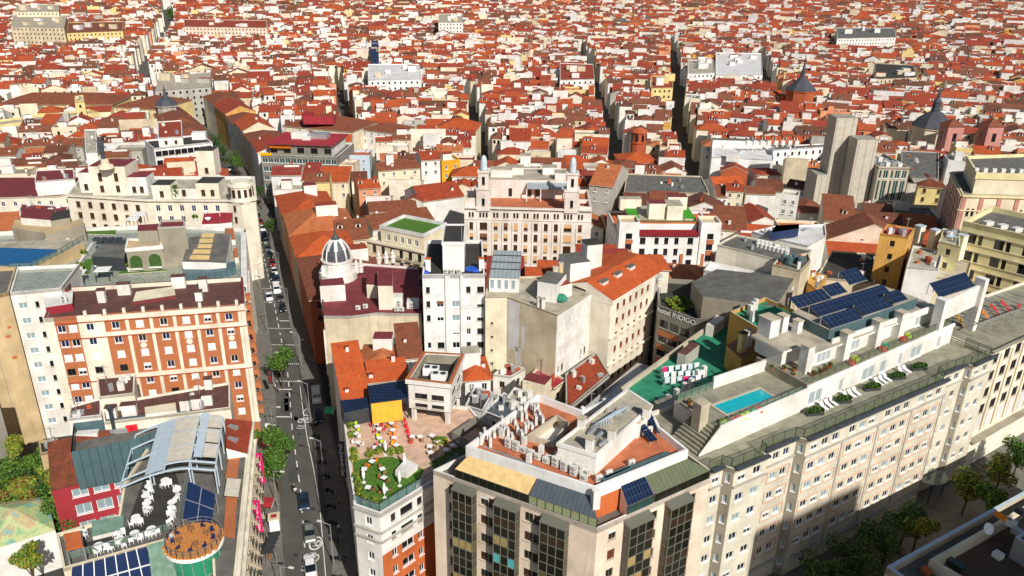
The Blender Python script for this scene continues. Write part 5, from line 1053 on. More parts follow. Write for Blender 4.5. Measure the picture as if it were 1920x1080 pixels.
# ------------------------------------------------------------------ pale yellow building at the right edge
ZY = 33
A_, B_ = at(1806, 414, ZY).to_2d(), at(1925, 441, ZY).to_2d(); d_ = (B_-A_).normalized(); n__ = Vector((-d_.y, d_.x)); E_ = A_+d_*34
T = Bld('yellow_office_building', 'pale yellow office building with banded rows of dark windows at the right edge', [A_, E_, E_+n__*18, A_+n__*18], ZY, 'pale_y')
T.face(0, [(ZY-4.8-4.2*i, 2.3) for i in range(7)], [(2.6+5.2*(k//2)+(1.9 if k % 2 else 0)+(k//2)*.6, 2.0 if not k % 2 else .9) for k in range(11)], style='k')
for i in range(7): T.band(0, ZY-2.4-4.2*i, .3, .25, 'beige', 'band'); T.band(0, ZY-5.0-4.2*i, .2, .15, 'beige', 'band')
T.close(roof='roof_grey', par=1.2, parw=.5)
T2 = flat('lower pale yellow wing with glass-fenced terrace left of the banded windows', ((1762, 452), (1800, 462), (1800, 430), (1768, 428)), 30, 'pale_y', 'roof_pale', style='k')
for k in range(9): b = MB(); p = A_+d_*(4+k*3)+n__*4; b.box((p.x, p.y, ZY-1.2), 2.2, 1.4, 1.3, .3, 'ac'); solo('rooftop_unit', b, 'white plant unit in the row on the pale yellow building roof', 'plant unit', (p.x, p.y, ZY-1.2), 'plant units on the yellow roof')
# ------------------------------------------------------------------ ornate cream and pink building
zo = lambda x, y, z: at(1680+x*.315, 260+y*.315, z)
op = [zo(395, 330, 30).to_2d(), zo(760, 345, 30).to_2d()+Vector((14, 0)), zo(760, 200, 30).to_2d()+Vector((20, 8)), zo(330, 195, 30).to_2d()]
T = Bld('ornate_building', 'ornate cream building with pink pilasters, paired arched windows and curved corner', ccw(op), 30, 'cream')
ip_ = ccw(op); ii = [i for i in range(4) if Vector(((ip_[(i+1) % 4]-ip_[i]).y, -(ip_[(i+1) % 4]-ip_[i]).x)).y < -1]
L_ = 0
for i in range(4):
    a, b2 = T.edge(i); nrm = Vector(((b2-a).y, -(b2-a).x)).normalized()
    if nrm.y < -.5 or nrm.x < -.5:
        L_ = T.L(i); nb = max(2, int(L_/4.4)); T.face(i, [(30-6.2-4*k, 2.2) for k in range(5)], [(x+s_, .8) for x, _ in grid(L_, nb, 1, .8) for s_ in (-.65, .65)], style='k')
        for k in range(nb+1): T.band(i, 10, 19, .2, 'pink', 'pilaster', max(0, .8+(L_-1.6)*k/nb-.55), min(L_, .8+(L_-1.6)*k/nb+.55))
        T.band(i, 29.3, .5, .5, 'pale_y'); T.band(i, 25.3, .3, .3, 'pale_y')
T.close(roof='roof_grey', par=.6, parw=.4)
up = inset(ccw(op), 3.0); b = MB(); b.prism(up, 29, 34.5, 'cream', 'roof_grey'); parapet(b, inset(up, -.3), 33.6, 35.4, .5, 'pale_y'); T.part('attic_storey', b)
for k in range(10): b = MB(); p = up[0].lerp(up[1], (k+.5)/10)+Vector((0, 3)); b.box((p.x, p.y, 34.5), 1.2, .9, 1.4, .1, 'ac'); solo('rooftop_unit', b, 'white plant unit on the ornate cream building attic', 'plant unit', (p.x, p.y, 34.5), 'plant units on the ornate building')
# ------------------------------------------------------------------ grey concrete tower group
zt = lambda x, y, z: at(1540+x*.213, 200+y*.213, z)
A_, B_ = at(1648, 315, 26).to_2d(), at(1706, 316, 26).to_2d(); d_ = (B_-A_).normalized(); n__ = Vector((-d_.y, d_.x))
K = lambda u, v: A_+d_*u+n__*v
T = Bld('concrete_tower', 'grey brutalist concrete tower group with tall slabs and a framed glazed box', [K(-11, -1.5), K(14.5, -1.5), K(14.5, 22), K(-11, 22)], 12.5, 'concrete'); LW = T.L(0)
T.face(0, [(7.6, 2.6), (2.6, 2.6)], grid(LW, 6, 3.2, 1), style='g'); T.close(roof='roof_grey', par=1.0, parw=.5, parm='stone')
fb_ = MB(); facade(T, fb_, K(0, 0), K(10, 0), 14.2, 26, 'stone', [(22.6, 2.6), (15.2, 6.6)], [(.8, .7), (2.6, 1.6), (4.6, .7), (6.4, 1.6), (8.6, 1.5)], style='g'); q = [K(10, 0), K(10, 20), K(0, 20), K(0, 0)]; fb_.quads([(p.x, p.y, 12) for p in q], [(p.x, p.y, 26) for p in q], 'ribs_concrete', close=False); T.part('glazed_box', fb_)
b = MB(); b.face([(p.x, p.y, 25.6) for p in (K(0, 0), K(10, 0), K(10, 20), K(0, 20))], 'roof_grey'); parapet(b, [K(0, 0), K(10, 0), K(10, 20), K(0, 20)], 25.5, 26.4, .4, 'stone'); T.part('glazed_box_roof', b)
for u0, u1, v0, v1, z in ((-7.2, -.5, 3, 10, 34.5), (-12.2, -5.2, 10.4, 18, 40), (-7.0, -.4, 10.4, 19, 30), (-16, -12.6, 9, 19, 21)):
    b = MB(); b.prism([K(u0, v0), K(u1, v0), K(u1, v1), K(u0, v1)], 10, z, 'ribs_concrete', 'concrete'); T.part('slab', b)
b = MB(); b.prism([K(11.2, 1.5), K(14.2, 1.5), K(14.2, 9), K(11.2, 9)], 0, 20.5, 'ribs_concrete', 'concrete'); T.part('slab', b)
b = MB(); b.face([K(10, 2).to_3d()+Vector((0, 0, 25)), K(13.8, 2).to_3d()+Vector((0, 0, 20.4)), K(13.8, 12).to_3d()+Vector((0, 0, 20.4)), K(10, 12).to_3d()+Vector((0, 0, 25))], 'concrete'); T.part('sloping_roof', b)
for k in range(7): b = MB(); p = K(2+(k % 4)*2, 4+(k//4)*6); b.box((p.x, p.y, 25.6), 1.5, 2.5, 1.3+.3*(k % 3), .1, 'ac' if k % 2 else 'metal'); solo('rooftop_unit', b, 'plant unit on the glazed box of the grey concrete tower', 'plant unit', (p.x, p.y, 25.6), 'plant units on the concrete tower')
for k in range(10): b = MB(); p = K(-9+k*2.3, .3); b.box((p.x, p.y, 11.5), 1.3, 1.1, .8, k, ('ac', 'terracotta', 'white_p')[k % 3]); solo('terrace_planter', b, ('white box', 'terracotta trough', 'white tub')[k % 3]+' on the podium terrace of the grey concrete tower', 'planter', (p.x, p.y, 11.5), ('white boxes', 'terracotta troughs', 'white tubs')[k % 3]+' on the concrete podium')
# ------------------------------------------------------------------ white building left of the concrete tower, and neighbours
zw = lambda x, y: (1280+x*.1852, 220+y*.1852)
T = flat('white building with strip windows and metal boxes on its roof, shadowed by the concrete tower', (zw(920, 330), zw(1520, 290), zw(1530, 260), zw(900, 290)), 19, 'white_c', 'roof_grey', style='k')
T = flat('long blank white building with stepped terraces at the narrow dark street', (zw(295, 400), zw(920, 430), zw(930, 290), zw(300, 265)), 17, 'white_c', 'white_b', win=False)
b = MB(); s1, _ = front(zw(440, 420), zw(570, 430), 17, 4); b.prism(s1, 16, 19, 'white_c', 'white_b'); T.part('roof_block', b); b = MB(); s1, _ = front(zw(300, 290), zw(880, 310), 17, 4); b.prism(s1, 16, 19.5, 'white_c', 'roof_grey'); T.part('roof_block', b)
for k in range(8): vent_box(T, at(*zw(660+k*70, 280), 19.5), 1.6, 1.2, 1.8, .1, 'ac', cap=False, name='plant_box')
old_house('red-fronted house with six white dormers behind the white building', zw(745, 265), zw(1265, 275), 16.5, 11, 'ew', 'tile_o', 'red_w', dorm=[-11, -7, -2.5, 2, 6.5, 11], cut=False, chim=[], box=False)
old_house('long house with yellow eave and dormered brown roof beside the concrete tower', zw(1265, 240), zw(1590, 260), 17, 11, 'ew', 'tile_b', 'yellow', cut=False)
old_house('house with bright orange double roof by the narrow dark street', zw(335, 730), zw(640, 720), 13, 12, 'ew', 'tile_or', 'white', cut=False, dorm=[], box=False)
old_house('brick-red gabled house wall below the long white building', zw(390, 540), zw(660, 560), 14, 6, 'ns', 'tile_r', 'brick', cut=False, dorm=[], chim=[], box=False)
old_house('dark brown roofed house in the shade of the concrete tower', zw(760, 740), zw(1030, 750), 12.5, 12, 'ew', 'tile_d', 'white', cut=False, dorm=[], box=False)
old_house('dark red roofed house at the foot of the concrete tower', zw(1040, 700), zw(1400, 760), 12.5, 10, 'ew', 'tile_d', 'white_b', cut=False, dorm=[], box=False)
old_house('house with steep red roof and white triangular gable before the concrete podium', zw(700, 1060), zw(960, 1060), 14, 15, 'ns', 'tile_r', 'white', cut=False, dorm=[], box=False)
old_house('white stair tower house with dark cap among the red roofs', zw(1000, 800), zw(1170, 820), 19, 6, 'flat', 'tile_r', 'white', cut=False, box=False)
old_house('broad brown-red hipped house left of the concrete podium', zw(1180, 960), zw(1480, 960), 13, 13, 'hip', 'tile_b', 'white', cut=False, dorm=[], box=False)
# ------------------------------------------------------------------ pink twin-towered building in the middle
ZK = 27.0
poly, an = front((871, 387), (1110, 393), ZK, 19); T = Bld('twin_tower_building', 'pale pink building with two belfry towers, paired arched windows and brown blinds', poly, ZK, 'pinkish')
Lk = T.L(0); fx = lambda x: (x-58)/1290*Lk
kc = [(fx(125), 1.0), (fx(250), 2.0)]+[(fx(375+102.6*i), 1.05) for i in range(7)]+[(fx(1110), 2.1), (fx(1235), 1.05)]
a_, b_ = T.edge(0); facade(T, T.W, a_, b_, 0, ZK-3.4, 'pinkish', [(ZK-6.4-3.05*i, 2.1) for i in range(7)], kc, style=lambda r, c: ('br_t6', 'br', 'br_t9', 'br', 'br_n5', 'br', 'br_t5')[(r*4+c*5) % 7])
facade(T, T.W, a_, b_, ZK-3.4, ZK, 'pinkish', [(ZK-2.9, 1.4)], [(x+d, .55) for i, (x, w_) in enumerate(kc) for d in ((-.85, 0, .85) if i in (1, 9) else (-.42, .42))], style='br'); T.done.add(0)
T.face(1, [(ZK-6.4-3.05*i, 2.1) for i in range(7)], grid(T.L(1), 4, 1.1), style='br')
ar = MB()
for c, (x, w_) in enumerate(kc):                # arcade of small arched windows under the cornice
    pass
T.band(0, ZK-.4, .4, .5, 'pinkish'); T.band(0, ZK-3.5, .25, .2, 'pinkish', 'string_course'); T.close(roof='paint_orange', par=1.0, parw=.4)
for i in range(11):
    x = kc[i][0]
    T.band(0, 0, ZK-4, .18, 'pinkish', 'pilaster', max(0, x-(1.0 if i not in (1, 9) else 1.75)), max(.1, x-(.72 if i not in (1, 9) else 1.3)))
um, _ = front((905, 372), (1070, 374), ZK, 13); b = MB(); um2 = [p+Vector((0, 4.0)) for p in um]
facade(T, b, um2[0], um2[1], ZK-1, ZK+4.2, 'pinkish', [(ZK-.5, 2.3)], [(fx(500)-4, 1.0), (fx(700)-4, 1.4), (fx(790)-4, 1.4)], style='k'); q = um2[1:]+um2[:1]; b.quads([(p.x, p.y, ZK-1) for p in q], [(p.x, p.y, ZK+4.2) for p in q], 'pinkish', close=False); b.face([(p.x, p.y, ZK+4) for p in um2], 'roof_pale'); T.part('attic_storey', b)
b = MB(); c0 = um2[0].lerp(um2[1], .5); c1 = um2[0].lerp(um2[1], .98); b.face([(c0.x, c0.y-3, ZK+2.6), (c1.x, c1.y-3, ZK+2.6), (c1.x, c1.y, ZK+3.6), (c0.x, c0.y, ZK+3.6)], 'seam_pale'); b.face([(c0.x, c0.y, ZK+3.5), (c1.x, c1.y, ZK+3.5), (c1.x, c1.y-3, ZK+2.5), (c0.x, c0.y-3, ZK+2.5)], 'white')
for t in (0, .33, .66, 1): p = c0.lerp(c1, t); b.beam((p.x, p.y-2.9, ZK-1), (p.x, p.y-2.9, ZK+2.5), .12, 'white')
T.part('terrace_canopy', b)
for x0, x1 in ((180, 318), (1068, 1210)):
    xa, xb = fx(x0), fx(x1); wd = xb-xa; pa, pb = T.p(0, xa, 0, .45).to_2d(), T.p(0, xb, 0, .45).to_2d(); back = Vector((-(pb-pa).y, (pb-pa).x)).normalized()*wd; sq = [pa, pb, pb+back, pa+back]
    b = MB()
    for i in range(4): p, q = sq[i], sq[(i+1) % 4]; facade(T, b, p, q, ZK-1, ZK+5, 'pinkish', [(ZK+.4, 2.0)], [(wd/2, .8)], style='k')
    si = inset(sq, .45)
    for i in range(4): p, q = si[i], si[(i+1) % 4]; l = (q-p).length; facade(T, b, p, q, ZK+5, ZK+9.4, 'pinkish', [(ZK+5.9, 2.2)], [(l/2, .8)], style='k')
    b.face([(p.x, p.y, ZK+5) for p in sq], 'stone'); b.face([(p.x, p.y, ZK+9.4) for p in si], 'stone'); to = T.part('belfry', b)
    b = MB(); parapet(b, inset(sq, -.25), ZK+4.7, ZK+5.15, .6, 'pinkish'); parapet(b, inset(si, -.25), ZK+9.1, ZK+9.6, .6, 'pinkish'); T.part('belfry_cornice', b, to)
    b = MB(); c = sum(si, Vector((0, 0)))/4; b.lathe((c.x, c.y, ZK+9.4), [(.8, 0), (.9, .4), (.85, 2.6), (.65, 3.5), (.3, 4.0)], 'blue_pale', 12); T.part('tank', b, to)
for x0, x1 in ((62, 175), (1215, 1345)):
    b = MB(); pa, pb = T.p(0, fx(x0), 0, -.3).to_2d(), T.p(0, fx(x1), 0, -.3).to_2d(); parapet(b, [pa, pb, pb+Vector((0, 7)), pa+Vector((0, 7))], ZK-.5, ZK+2.2 if x0 < 100 else ZK+.6, .4, 'pinkish'); T.part('end_pavilion', b)
for x, y, sx, h in ((965, 325, 5, 2.0), (985, 310, 3, 3.2), (1030, 325, 4, 2), (940, 330, 6, 2.2), (1050, 335, 3, 2)): vent_box(T, at(x, y, ZK+4), sx, 3, h, 0, 'white', 'roof_pale', name='roof_room')
# arcade: small paired arched openings as parts
am_ = MB(); am_.face([(-.28, 0, -.6), (.28, 0, -.6), (.28, 0, .3), (.2, 0, .5), (0, 0, .6), (-.2, 0, .5), (-.28, 0, .3)], 'glass_brown'); amesh = am_.mesh('arched_window')
# ------------------------------------------------------------------ red and white building with green roof terraces
ZR = 25.0
poly, an = front((1162, 416), (1353, 417), ZR, 21); T = Bld('red_white_building', 'white building with red-orange pilaster panels, red awnings and bright green roof terraces', poly, ZR-3.6, 'white_c')
Lr = T.L(0); fr_ = lambda x: (x-305)/940*Lr
rc = [(fr_(395), 1.5), (fr_(530), 1.5), (fr_(660), 1.1), (fr_(750), 1.1), (fr_(845), 1.1), (fr_(975), 1.5), (fr_(1145), 1.5)]
T.face(0, [(ZR-5.9-.2-3.1*i, 1.9) for i in range(6)], rc, style='k'); T.face(1, [(ZR-6-3.1*i, 1.8) for i in range(6)], grid(T.L(1), 5, 1.2), style='w'); T.face(3, [(ZR-6-3.1*i, 1.8) for i in range(6)], grid(T.L(3), 5, 1.2), style='w')
for x0, x1 in ((305, 490), (1060, 1245)):       # corner pavilions rise above the middle
    b = MB(); pa, pb = T.p(0, fr_(x0), 0, .35).to_2d(), T.p(0, fr_(x1), 0, .35).to_2d(); wd = (pb-pa).length; sq = [pa, pb, pb+Vector((0, 6)), pa+Vector((0, 6))]
    facade(T, b, sq[0], sq[1], 0, ZR, 'white_c', [(ZR-4.6, 1.6), (ZR-7.6, 1.7), (ZR-10.7, 1.7)], [(wd/2, 1.7)], style='k'); q = sq[1:]+sq[:1]; b.quads([(p.x, p.y, 0) for p in q], [(p.x, p.y, ZR) for p in q], 'white_c', close=False); b.face([(p.x, p.y, ZR-.8) for p in sq], 'beige'); b.quads([(p.x, p.y, ZR) for p in sq], [(p.x, p.y, ZR) for p in inset(sq, .35)], 'white_c'); b.quads([(p.x, p.y, ZR) for p in inset(sq, .35)], [(p.x, p.y, ZR-.8) for p in inset(sq, .35)], 'cream'); po = T.part('corner_pavilion', b)
    b = MB(); m = sq[0].lerp(sq[1], .5); 
    for z in (ZR-5.9, ZR-9.0): b.face([(m.x-1.1, m.y-.03, z), (m.x+1.1, m.y-.03, z), (m.x+1.1, m.y-.03, z+1.25), (m.x-1.1, m.y-.03, z+1.25)], 'orange_w')
    T.part('red_panel', b, po)
b = MB()
for x in (340, 455, 600, 905, 1100, 1200): p, q = T.p(0, max(.1, fr_(x)-.4), 2, .4), T.p(0, fr_(x)+.4, 2, .4); b.face([p, q, (q.x, q.y, ZR-8.6), (p.x, p.y, ZR-8.6)], 'orange_w')
T.part('red_panel', b); T.close(roof='terracotta', par=.6, parw=.3)
b = MB(); p, q = T.p(0, fr_(500), ZR-3.7, .5), T.p(0, fr_(1050), ZR-3.7, .5); p2, q2 = T.p(0, fr_(500), ZR-2.6, -1.6), T.p(0, fr_(1050), ZR-2.6, -1.6); b.face([p, q, q2, p2], 'paint_red'); b.face([p2, q2, q, p], 'paint_red'); T.part('red_awning', b)
b = MB(); g0, g1 = T.p(0, fr_(500), 0, -3).to_2d(), T.p(0, fr_(1050), 0, -3).to_2d(); b.prism([g0, g1, g1+Vector((0, 16)), g0+Vector((0, 16))], ZR-4.2, ZR-1.4, 'white_c', 'roof_pale'); T.part('upper_storey', b)
b = MB(); b.prism([g0, g1, g1+Vector((0, 1.2)), g0+Vector((0, 1.2))], ZR-1.42, ZR-.9, 'terracotta', 'turf'); T.part('planted_strip', b)
for xx in (430, 960):
    b = MB(); g0, g1 = T.p(0, fr_(xx), 0, -6).to_2d(), T.p(0, fr_(xx+105), 0, -6).to_2d(); b.prism([g0, g1, g1+Vector((0, 11)), g0+Vector((0, 11))], ZR-1.45, ZR-1.0, 'stone', 'lawn_b'); T.part('green_terrace', b)
for x0, x1, v0, v1, h in ((620, 780, 7, 11, 4.2), (785, 935, 6, 12, 3.9), (390, 600, 15, 18, 3.0), (850, 1040, 14, 18, 4)):
    b = MB(); g0, g1 = T.p(0, fr_(x0), 0, -v0).to_2d(), T.p(0, fr_(x1), 0, -v0).to_2d(); b.prism([g0, g1, g1+Vector((0, v1-v0)), g0+Vector((0, v1-v0))], ZR-1.5, ZR-1.4+h, 'ivory', 'roof_red' if h > 3.9 else 'roof_pale'); T.part('roof_room', b)
old_house('dark side-street house with two orange roof planes left of the red and white building', (1105, 345), (1150, 350), 20, 22, 'ew', 'tile_l', 'grey', cut=False, dorm=[], box=False)
# ------------------------------------------------------------------ cream balconied building behind the dome
ZQ = 22.0
poly, an = front((688, 449), (800, 473), ZQ, 15); T = Bld('balconied_building', 'cream building with balconies and small roof lawns between dome and white slab', poly, ZQ, 'cream')
T.face(0, [(ZQ-3.1-3.2*i, 2.1) for i in range(6)], grid(T.L(0), 6, 1.1, .8), style='k'); bal = MB(); bal.box((0, -.45, 0), 1.7, .9, .12, 0, 'stone')
for k in range(8): bal.beam((-.8+k*.229, -.85, .1), (-.8+k*.229, -.85, .95), .02, 'frame_k')
bal.beam((-.82, -.85, .95), (.82, -.85, .95), .03, 'frame_k'); balm = bal.mesh('balcony'); T.band(0, ZQ-.4, .4, .5, 'cream')
for x, _ in grid(T.L(0), 6, 1.1, .8)[2:]:
    for i in range(5): T.inst('balcony', balm, T.p(0, x, ZQ-3.2-3.2*i), an)
T.close(roof='roof_pale', par=1.0, parw=.4, parm='ivory'); b = MB(); q = [p for p in inset(poly, 2.5)]; facade(T, b, q[0], q[1], ZQ-1, ZQ+3, 'cream', [(ZQ-.2, 1.6)], grid((q[1]-q[0]).length, 5, 1.0), style='w'); r_ = q[1:]+q[:1]; b.quads([(p.x, p.y, ZQ-1) for p in r_], [(p.x, p.y, ZQ+3) for p in r_], 'cream', close=False); b.face([(p.x, p.y, ZQ+2.7) for p in q], 'lawn'); parapet(b, inset(q, -.2), ZQ+2.6, ZQ+3.5, .35, 'white_b'); T.part('attic_storey', b)
# ------------------------------------------------------------------ churches
c = at(1500, 178, 18); T = Thing('spired_church', 'brick octagonal church with slate roof and thin black spire', 'church', (c.x, c.y, 0)); b = MB(); b.lathe((c.x, c.y, 0), [(8, 0), (8, 20), (8.5, 20.3), (8.5, 21)], 'brick', 8); T.part('drum', b)
b = MB(); b.lathe((c.x, c.y, 21), [(8.7, 0), (1.9, 6.5), (1.3, 7.4)], 'slate', 8); ro = T.part('roof', b); b = MB(); b.lathe((c.x, c.y, 28.3), [(1.4, 0), (1.1, 2.5), (1.2, 2.7), (.6, 5.5), (.1, 12)], 'slate', 8); T.part('spire', b, ro); FOOT.append(rectc(c, 20, 20))
b = MB(); k = rectc((c.x+2, c.y+16), 18, 18); b.prism(k, 0, 16, 'brick', 'tile_b'); T.part('nave', b)
c = at(1748, 236, 20); T = Thing('domed_church', 'pink church front with two square belfries and a dark leaded dome with lantern', 'church', (c.x, c.y, 0))
b = MB(); b.lathe((c.x, c.y, 8), [(8, 0), (8, 11), (8.6, 11.3), (8.6, 12)], 'cream', 8); T.part('drum', b); b = MB(); b.lathe((c.x, c.y, 20), [(9, 0), (6, 3.6), (2.4, 6.2), (1.9, 6.6)], 'slate', 8); do = T.part('dome', b)
b = MB(); b.lathe((c.x, c.y, 26.4), [(2.0, 0), (1.7, 4.0), (2.1, 4.2), (1.2, 5.6), (.7, 6.0), (.6, 8.2), (.9, 8.4), (.1, 11)], 'lead', 8); T.part('lantern', b, do); FOOT.append(rectc(c, 20, 22))
A_, B_ = at(1767, 290, 12).to_2d(), at(1866, 290, 12).to_2d()
for u in (0, 17.5):
    p = A_+(B_-A_).normalized()*u; q = p+(B_-A_).normalized()*7; sq = [p, q, q+Vector((0, 7)), p+Vector((0, 7))]; b = MB()
    for i in range(4): a, e_ = sq[i], sq[(i+1) % 4]; facade(T, b, a, e_, 0, 24, 'pink', [(17.5, 3.6)], [(3.5, 1.8)], style='k')
    to = T.part('belfry', b); b = MB(); o = inset(sq, -.5); cc = sum(sq, Vector((0, 0)))/4; ap = (cc.x, cc.y, 27)
    for i in range(4): b.face([(o[i].x, o[i].y, 24), (o[(i+1) % 4].x, o[(i+1) % 4].y, 24), ap], 'tile_b')
    T.part('belfry_roof', b, to)
b = MB(); u = (B_-A_).normalized(); p, q = A_+u*7, A_+u*17.5; b.prism([p, q, q+Vector((0, 20)), p+Vector((0, 20))], 0, 14, 'pink', 'tile_r'); b.face([(p.x, p.y-.02, 14), (q.x, q.y-.02, 14), ((p.x+q.x)/2, (p.y+q.y)/2-.02, 16.8)], 'pink'); T.part('facade', b); FOOT.append([A_, B_, B_+Vector((0, 24)), A_+Vector((0, 24))])
flat('low building with green glass roof pavilion and white plant beside the pink church', ((1690, 330), (1760, 335), (1760, 285), (1690, 282)), 17, 'grey', 'roof_grey', win=False)
old_house('yellow-walled house with mossy brown hipped roof below the pink church', (1722, 348), (1775, 352), 15, 16, 'hip', 'tile_m', 'yellow', cut=False, dorm=[], box=False)
c = at(1197, 272, 18); T = Thing('brick_belfry', 'small round brick belfry with arches above an orange tiled roof', 'belfry', (c.x, c.y, 0)); b = MB(); b.lathe((c.x, c.y, 0), [(3.2, 0), (3.2, 19), (3.6, 19.2), (3.6, 19.6), (3.0, 19.6), (3.0, 23.2), (3.7, 23.4), (3.4, 24.0), (.4, 25.2)], 'brick', 10); T.part('drum', b)
for k in range(8): t = 2*pi*(k+.5)/8; b = MB(); b.box((c.x+cos(t)*2.9, c.y+sin(t)*2.9, 20), 1.0, .5, 2.6, t+pi/2, 'glass'); T.part('arch', b)
FOOT.append(rectc(c, 7, 7)); old_house('wide bright orange hipped roof below the round brick belfry', (1165, 305), (1232, 305), 16, 14, 'hip', 'tile_or', 'brick', cut=False, dorm=[], box=False, chim=[])
flat('grey flat-roofed building with blue plant boxes behind the red and white building', ((1170, 360), (1330, 362), (1315, 330), (1175, 325)), 18, 'beige', 'roof_grey', win=False)
# ------------------------------------------------------------------ building at the bottom right corner
ZX = 20.0
A_ = at(1662, 1062, ZX).to_2d(); B_ = at(1925, 918, ZX).to_2d(); d_ = (B_-A_).normalized(); n__ = Vector((d_.y, -d_.x)); K2 = lambda u, v: A_+d_*u+n__*v
T = Bld('corner_roof_building', 'building at the bottom right corner with shade-blue painted coping, yellow parapet and brown roof', ccw([K2(0, 0), K2(60, 0), K2(60, 22), K2(0, 22)]), ZX, 'beige'); T.close(roof='roof_grey', par=1.0, parw=.5, parm='stone', ptop='blue_pale')  # pale blue on the coping stands in for sky-lit shade on white
b = MB(); parapet(b, ccw([K2(5, 2.2), K2(38, 2.2), K2(38, 18), K2(6.5, 18)]), ZX-1, ZX+.6, .5, 'cream'); T.part('inner_parapet', b); b = MB(); b.face([(p.x, p.y, ZX-.95) for p in ccw([K2(5.5, 2.7), K2(22, 2.7), K2(22, 17.5), K2(7, 17.5)])], 'soil'); T.part('brown_roof', b)
b = MB(); b.prism(ccw([K2(16, 6), K2(36, 5.2), K2(36, 15), K2(16, 14)]), ZX-1, ZX+1.8, 'grey', 'roof_dark'); parapet(b, ccw([K2(16, 6), K2(36, 5.2), K2(36, 15), K2(16, 14)]), ZX+1.7, ZX+2.3, .35, 'grey', 'blue_pale'); T.part('roof_block', b)  # block coping carries the same painted blue shade
p = at(1847, 1003, ZX+2.2); e = Thing('satellite_dish', 'white satellite dish on the bottom right roof', 'dish', (p.x, p.y, p.z)); b = MB(); b.lathe((0, 0, 0), [(.05, 0), (.45, .08), (.75, .25)], 'white_p', 14, False); b.lathe((0, 0, -.03), [(.75, .25), (.45, .08), (.05, 0)], 'white_p', 14, False); o = link('bowl', b.mesh('bowl'), e.e, (0, 0, 1.0)); o.rotation_euler = (1.0, 0, .3); b = MB(); b.beam(p, p+Vector((0, 0, 1)), .05, 'metal'); e.part('mast', b)
for k in range(16):
    b = MB(); p = K2(18+(k % 8)*2.3, 6.5+(k//8)*4+(k % 3)); b.box((p.x, p.y, ZX+1.8), .6+.3*(k % 4), .9, .5+.25*(k % 5), k*.4, ('ac', 'white_p', 'metal', 'blind')[k % 4]); solo('rooftop_unit', b, 'pale plant unit among others on the bottom right roof block', 'plant unit', (p.x, p.y, ZX+1.8), 'plant units on the bottom right roof')
for k, (x, y, m) in enumerate(((1880, 975, 'orange_p'), (1895, 985, 'ac'), (1905, 1000, 'metal'), (1870, 1045, 'ac'), (1735, 1075, 'terracotta'), (1790, 1062, 'glass_green'), (1912, 962, 'metal_d'))):
    b = MB(); b.box(at(x, y, ZX-.9 if x < 1840 else ZX+1.8), .9 if m != 'orange_p' else .35, 2.0 if m in ('orange_p', 'glass_green') else 1.0, .7, .5, m); solo('roof_clutter', b, ('orange kayak-shaped board', 'white plant box', 'grey metal box', 'white vent box', 'terracotta tub', 'dark skylight', 'dark metal crate')[k]+' on the bottom right roof', 'clutter', at(x, y, ZX))
FOOT.append([A-nn*18, A+nn*26, B+nn*26, B-nn*18])
# ------------------------------------------------------------------ orange-panelled apartment block on the left
ZW = 29.0
wp = [Vector(p) for p in ((-81, 122.4), (-48.6, 129.8), (-53.0, 142.5), (-86, 135.6))]
T = Bld('orange_block', 'apartment block with orange panels, white pilasters and a brown roof terrace', wp, ZW, 'ivory')
LW = T.L(0); a_, b_ = T.edge(0); F = lambda t: a_.lerp(b_, t); wr = [(ZW-3.05-2.85*i, 1.35) for i in range(9)]
ws = lambda r, c: ('w', 'b', 'w_s9', 'b', 'w_s5', 'k', 'b', 'w_n6', 'w_s9', 'b')[(r*7+c*4+r*c) % 10]
facade(T, T.W, F(0), F(.045), 0, ZW, 'ivory')
facade(T, T.W, F(.045), F(.155), 0, ZW, 'orange_w', wr, [(LW*.028, 1.35), (LW*.082, 1.35)], style=ws)
facade(T, T.W, F(.155), F(.275), 0, ZW, 'ivory', wr, [(LW*.055, 1.3)], style=ws)
cw = [.335, .455, .575, .69, .80, .91]
facade(T, T.W, F(.275), F(1), 0, ZW, 'orange_w', wr, [((c-.275)*LW, 1.3) for c in cw], style=ws); T.done.add(0)
ps_ = [.275]+[(p+q)/2 for p, q in zip(cw, cw[1:])]+[.968]
for t in ps_: T.band(0, 4, ZW-5.2, .14, 'ivory', 'pilaster', t*LW-.28, t*LW+.28)
T.band(0, 4, ZW-4, .16, 'ivory', 'pilaster', .978*LW, LW)
for z, h in ((ZW-1.2, .9), (ZW-4.3, .75), (ZW-13.0, .8)): T.band(0, z, h, .18, 'ivory', 'band', .16*LW, LW); T.band(0, z-.12, .12, .3, 'brick', 'string_course', .045*LW, LW)
sur = MB()
for s_ in ((-.8, -.06), (.8, .06)): pass
med = MB(); med.tube((0, 0, 0), (0, -.12, 0), .55, 'ivory', 14); medm = med.mesh('medallion'); an = atan2((b_-a_).y, (b_-a_).x)
for c, r in ((1, 1.0), (3, 1.0), (5, 1.0)): T.inst('medallion', medm, T.p(0, cw[c]*LW, wr[1][0]-.75, .0), an)
er = [(ZW-3.05-2.85*i, 1.4) for i in range(9)]
T.face(1, er, grid(T.L(1), 5, 1.1, .8), style='b', wall='ivory')
rb_ = MB(); rb_.box((0, -.5, -.95), 1.7, 1.0, .95, 0, 'orange_w'); rbm = rb_.mesh('balcony')
ea = atan2((wp[2]-wp[1]).y, (wp[2]-wp[1]).x)
for i in range(8):
    for x, _ in grid(T.L(1), 5, 1.1, .8)[::2]: T.inst('balcony', rbm, T.p(1, x, er[i][0]), ea)
T.close(roof='roof_brown', par=.8, parw=.35, parm='ivory', ptop='roof_red')
z1_ = lambda x, y, z: at(x*.3149, 380+y*.3149, z)
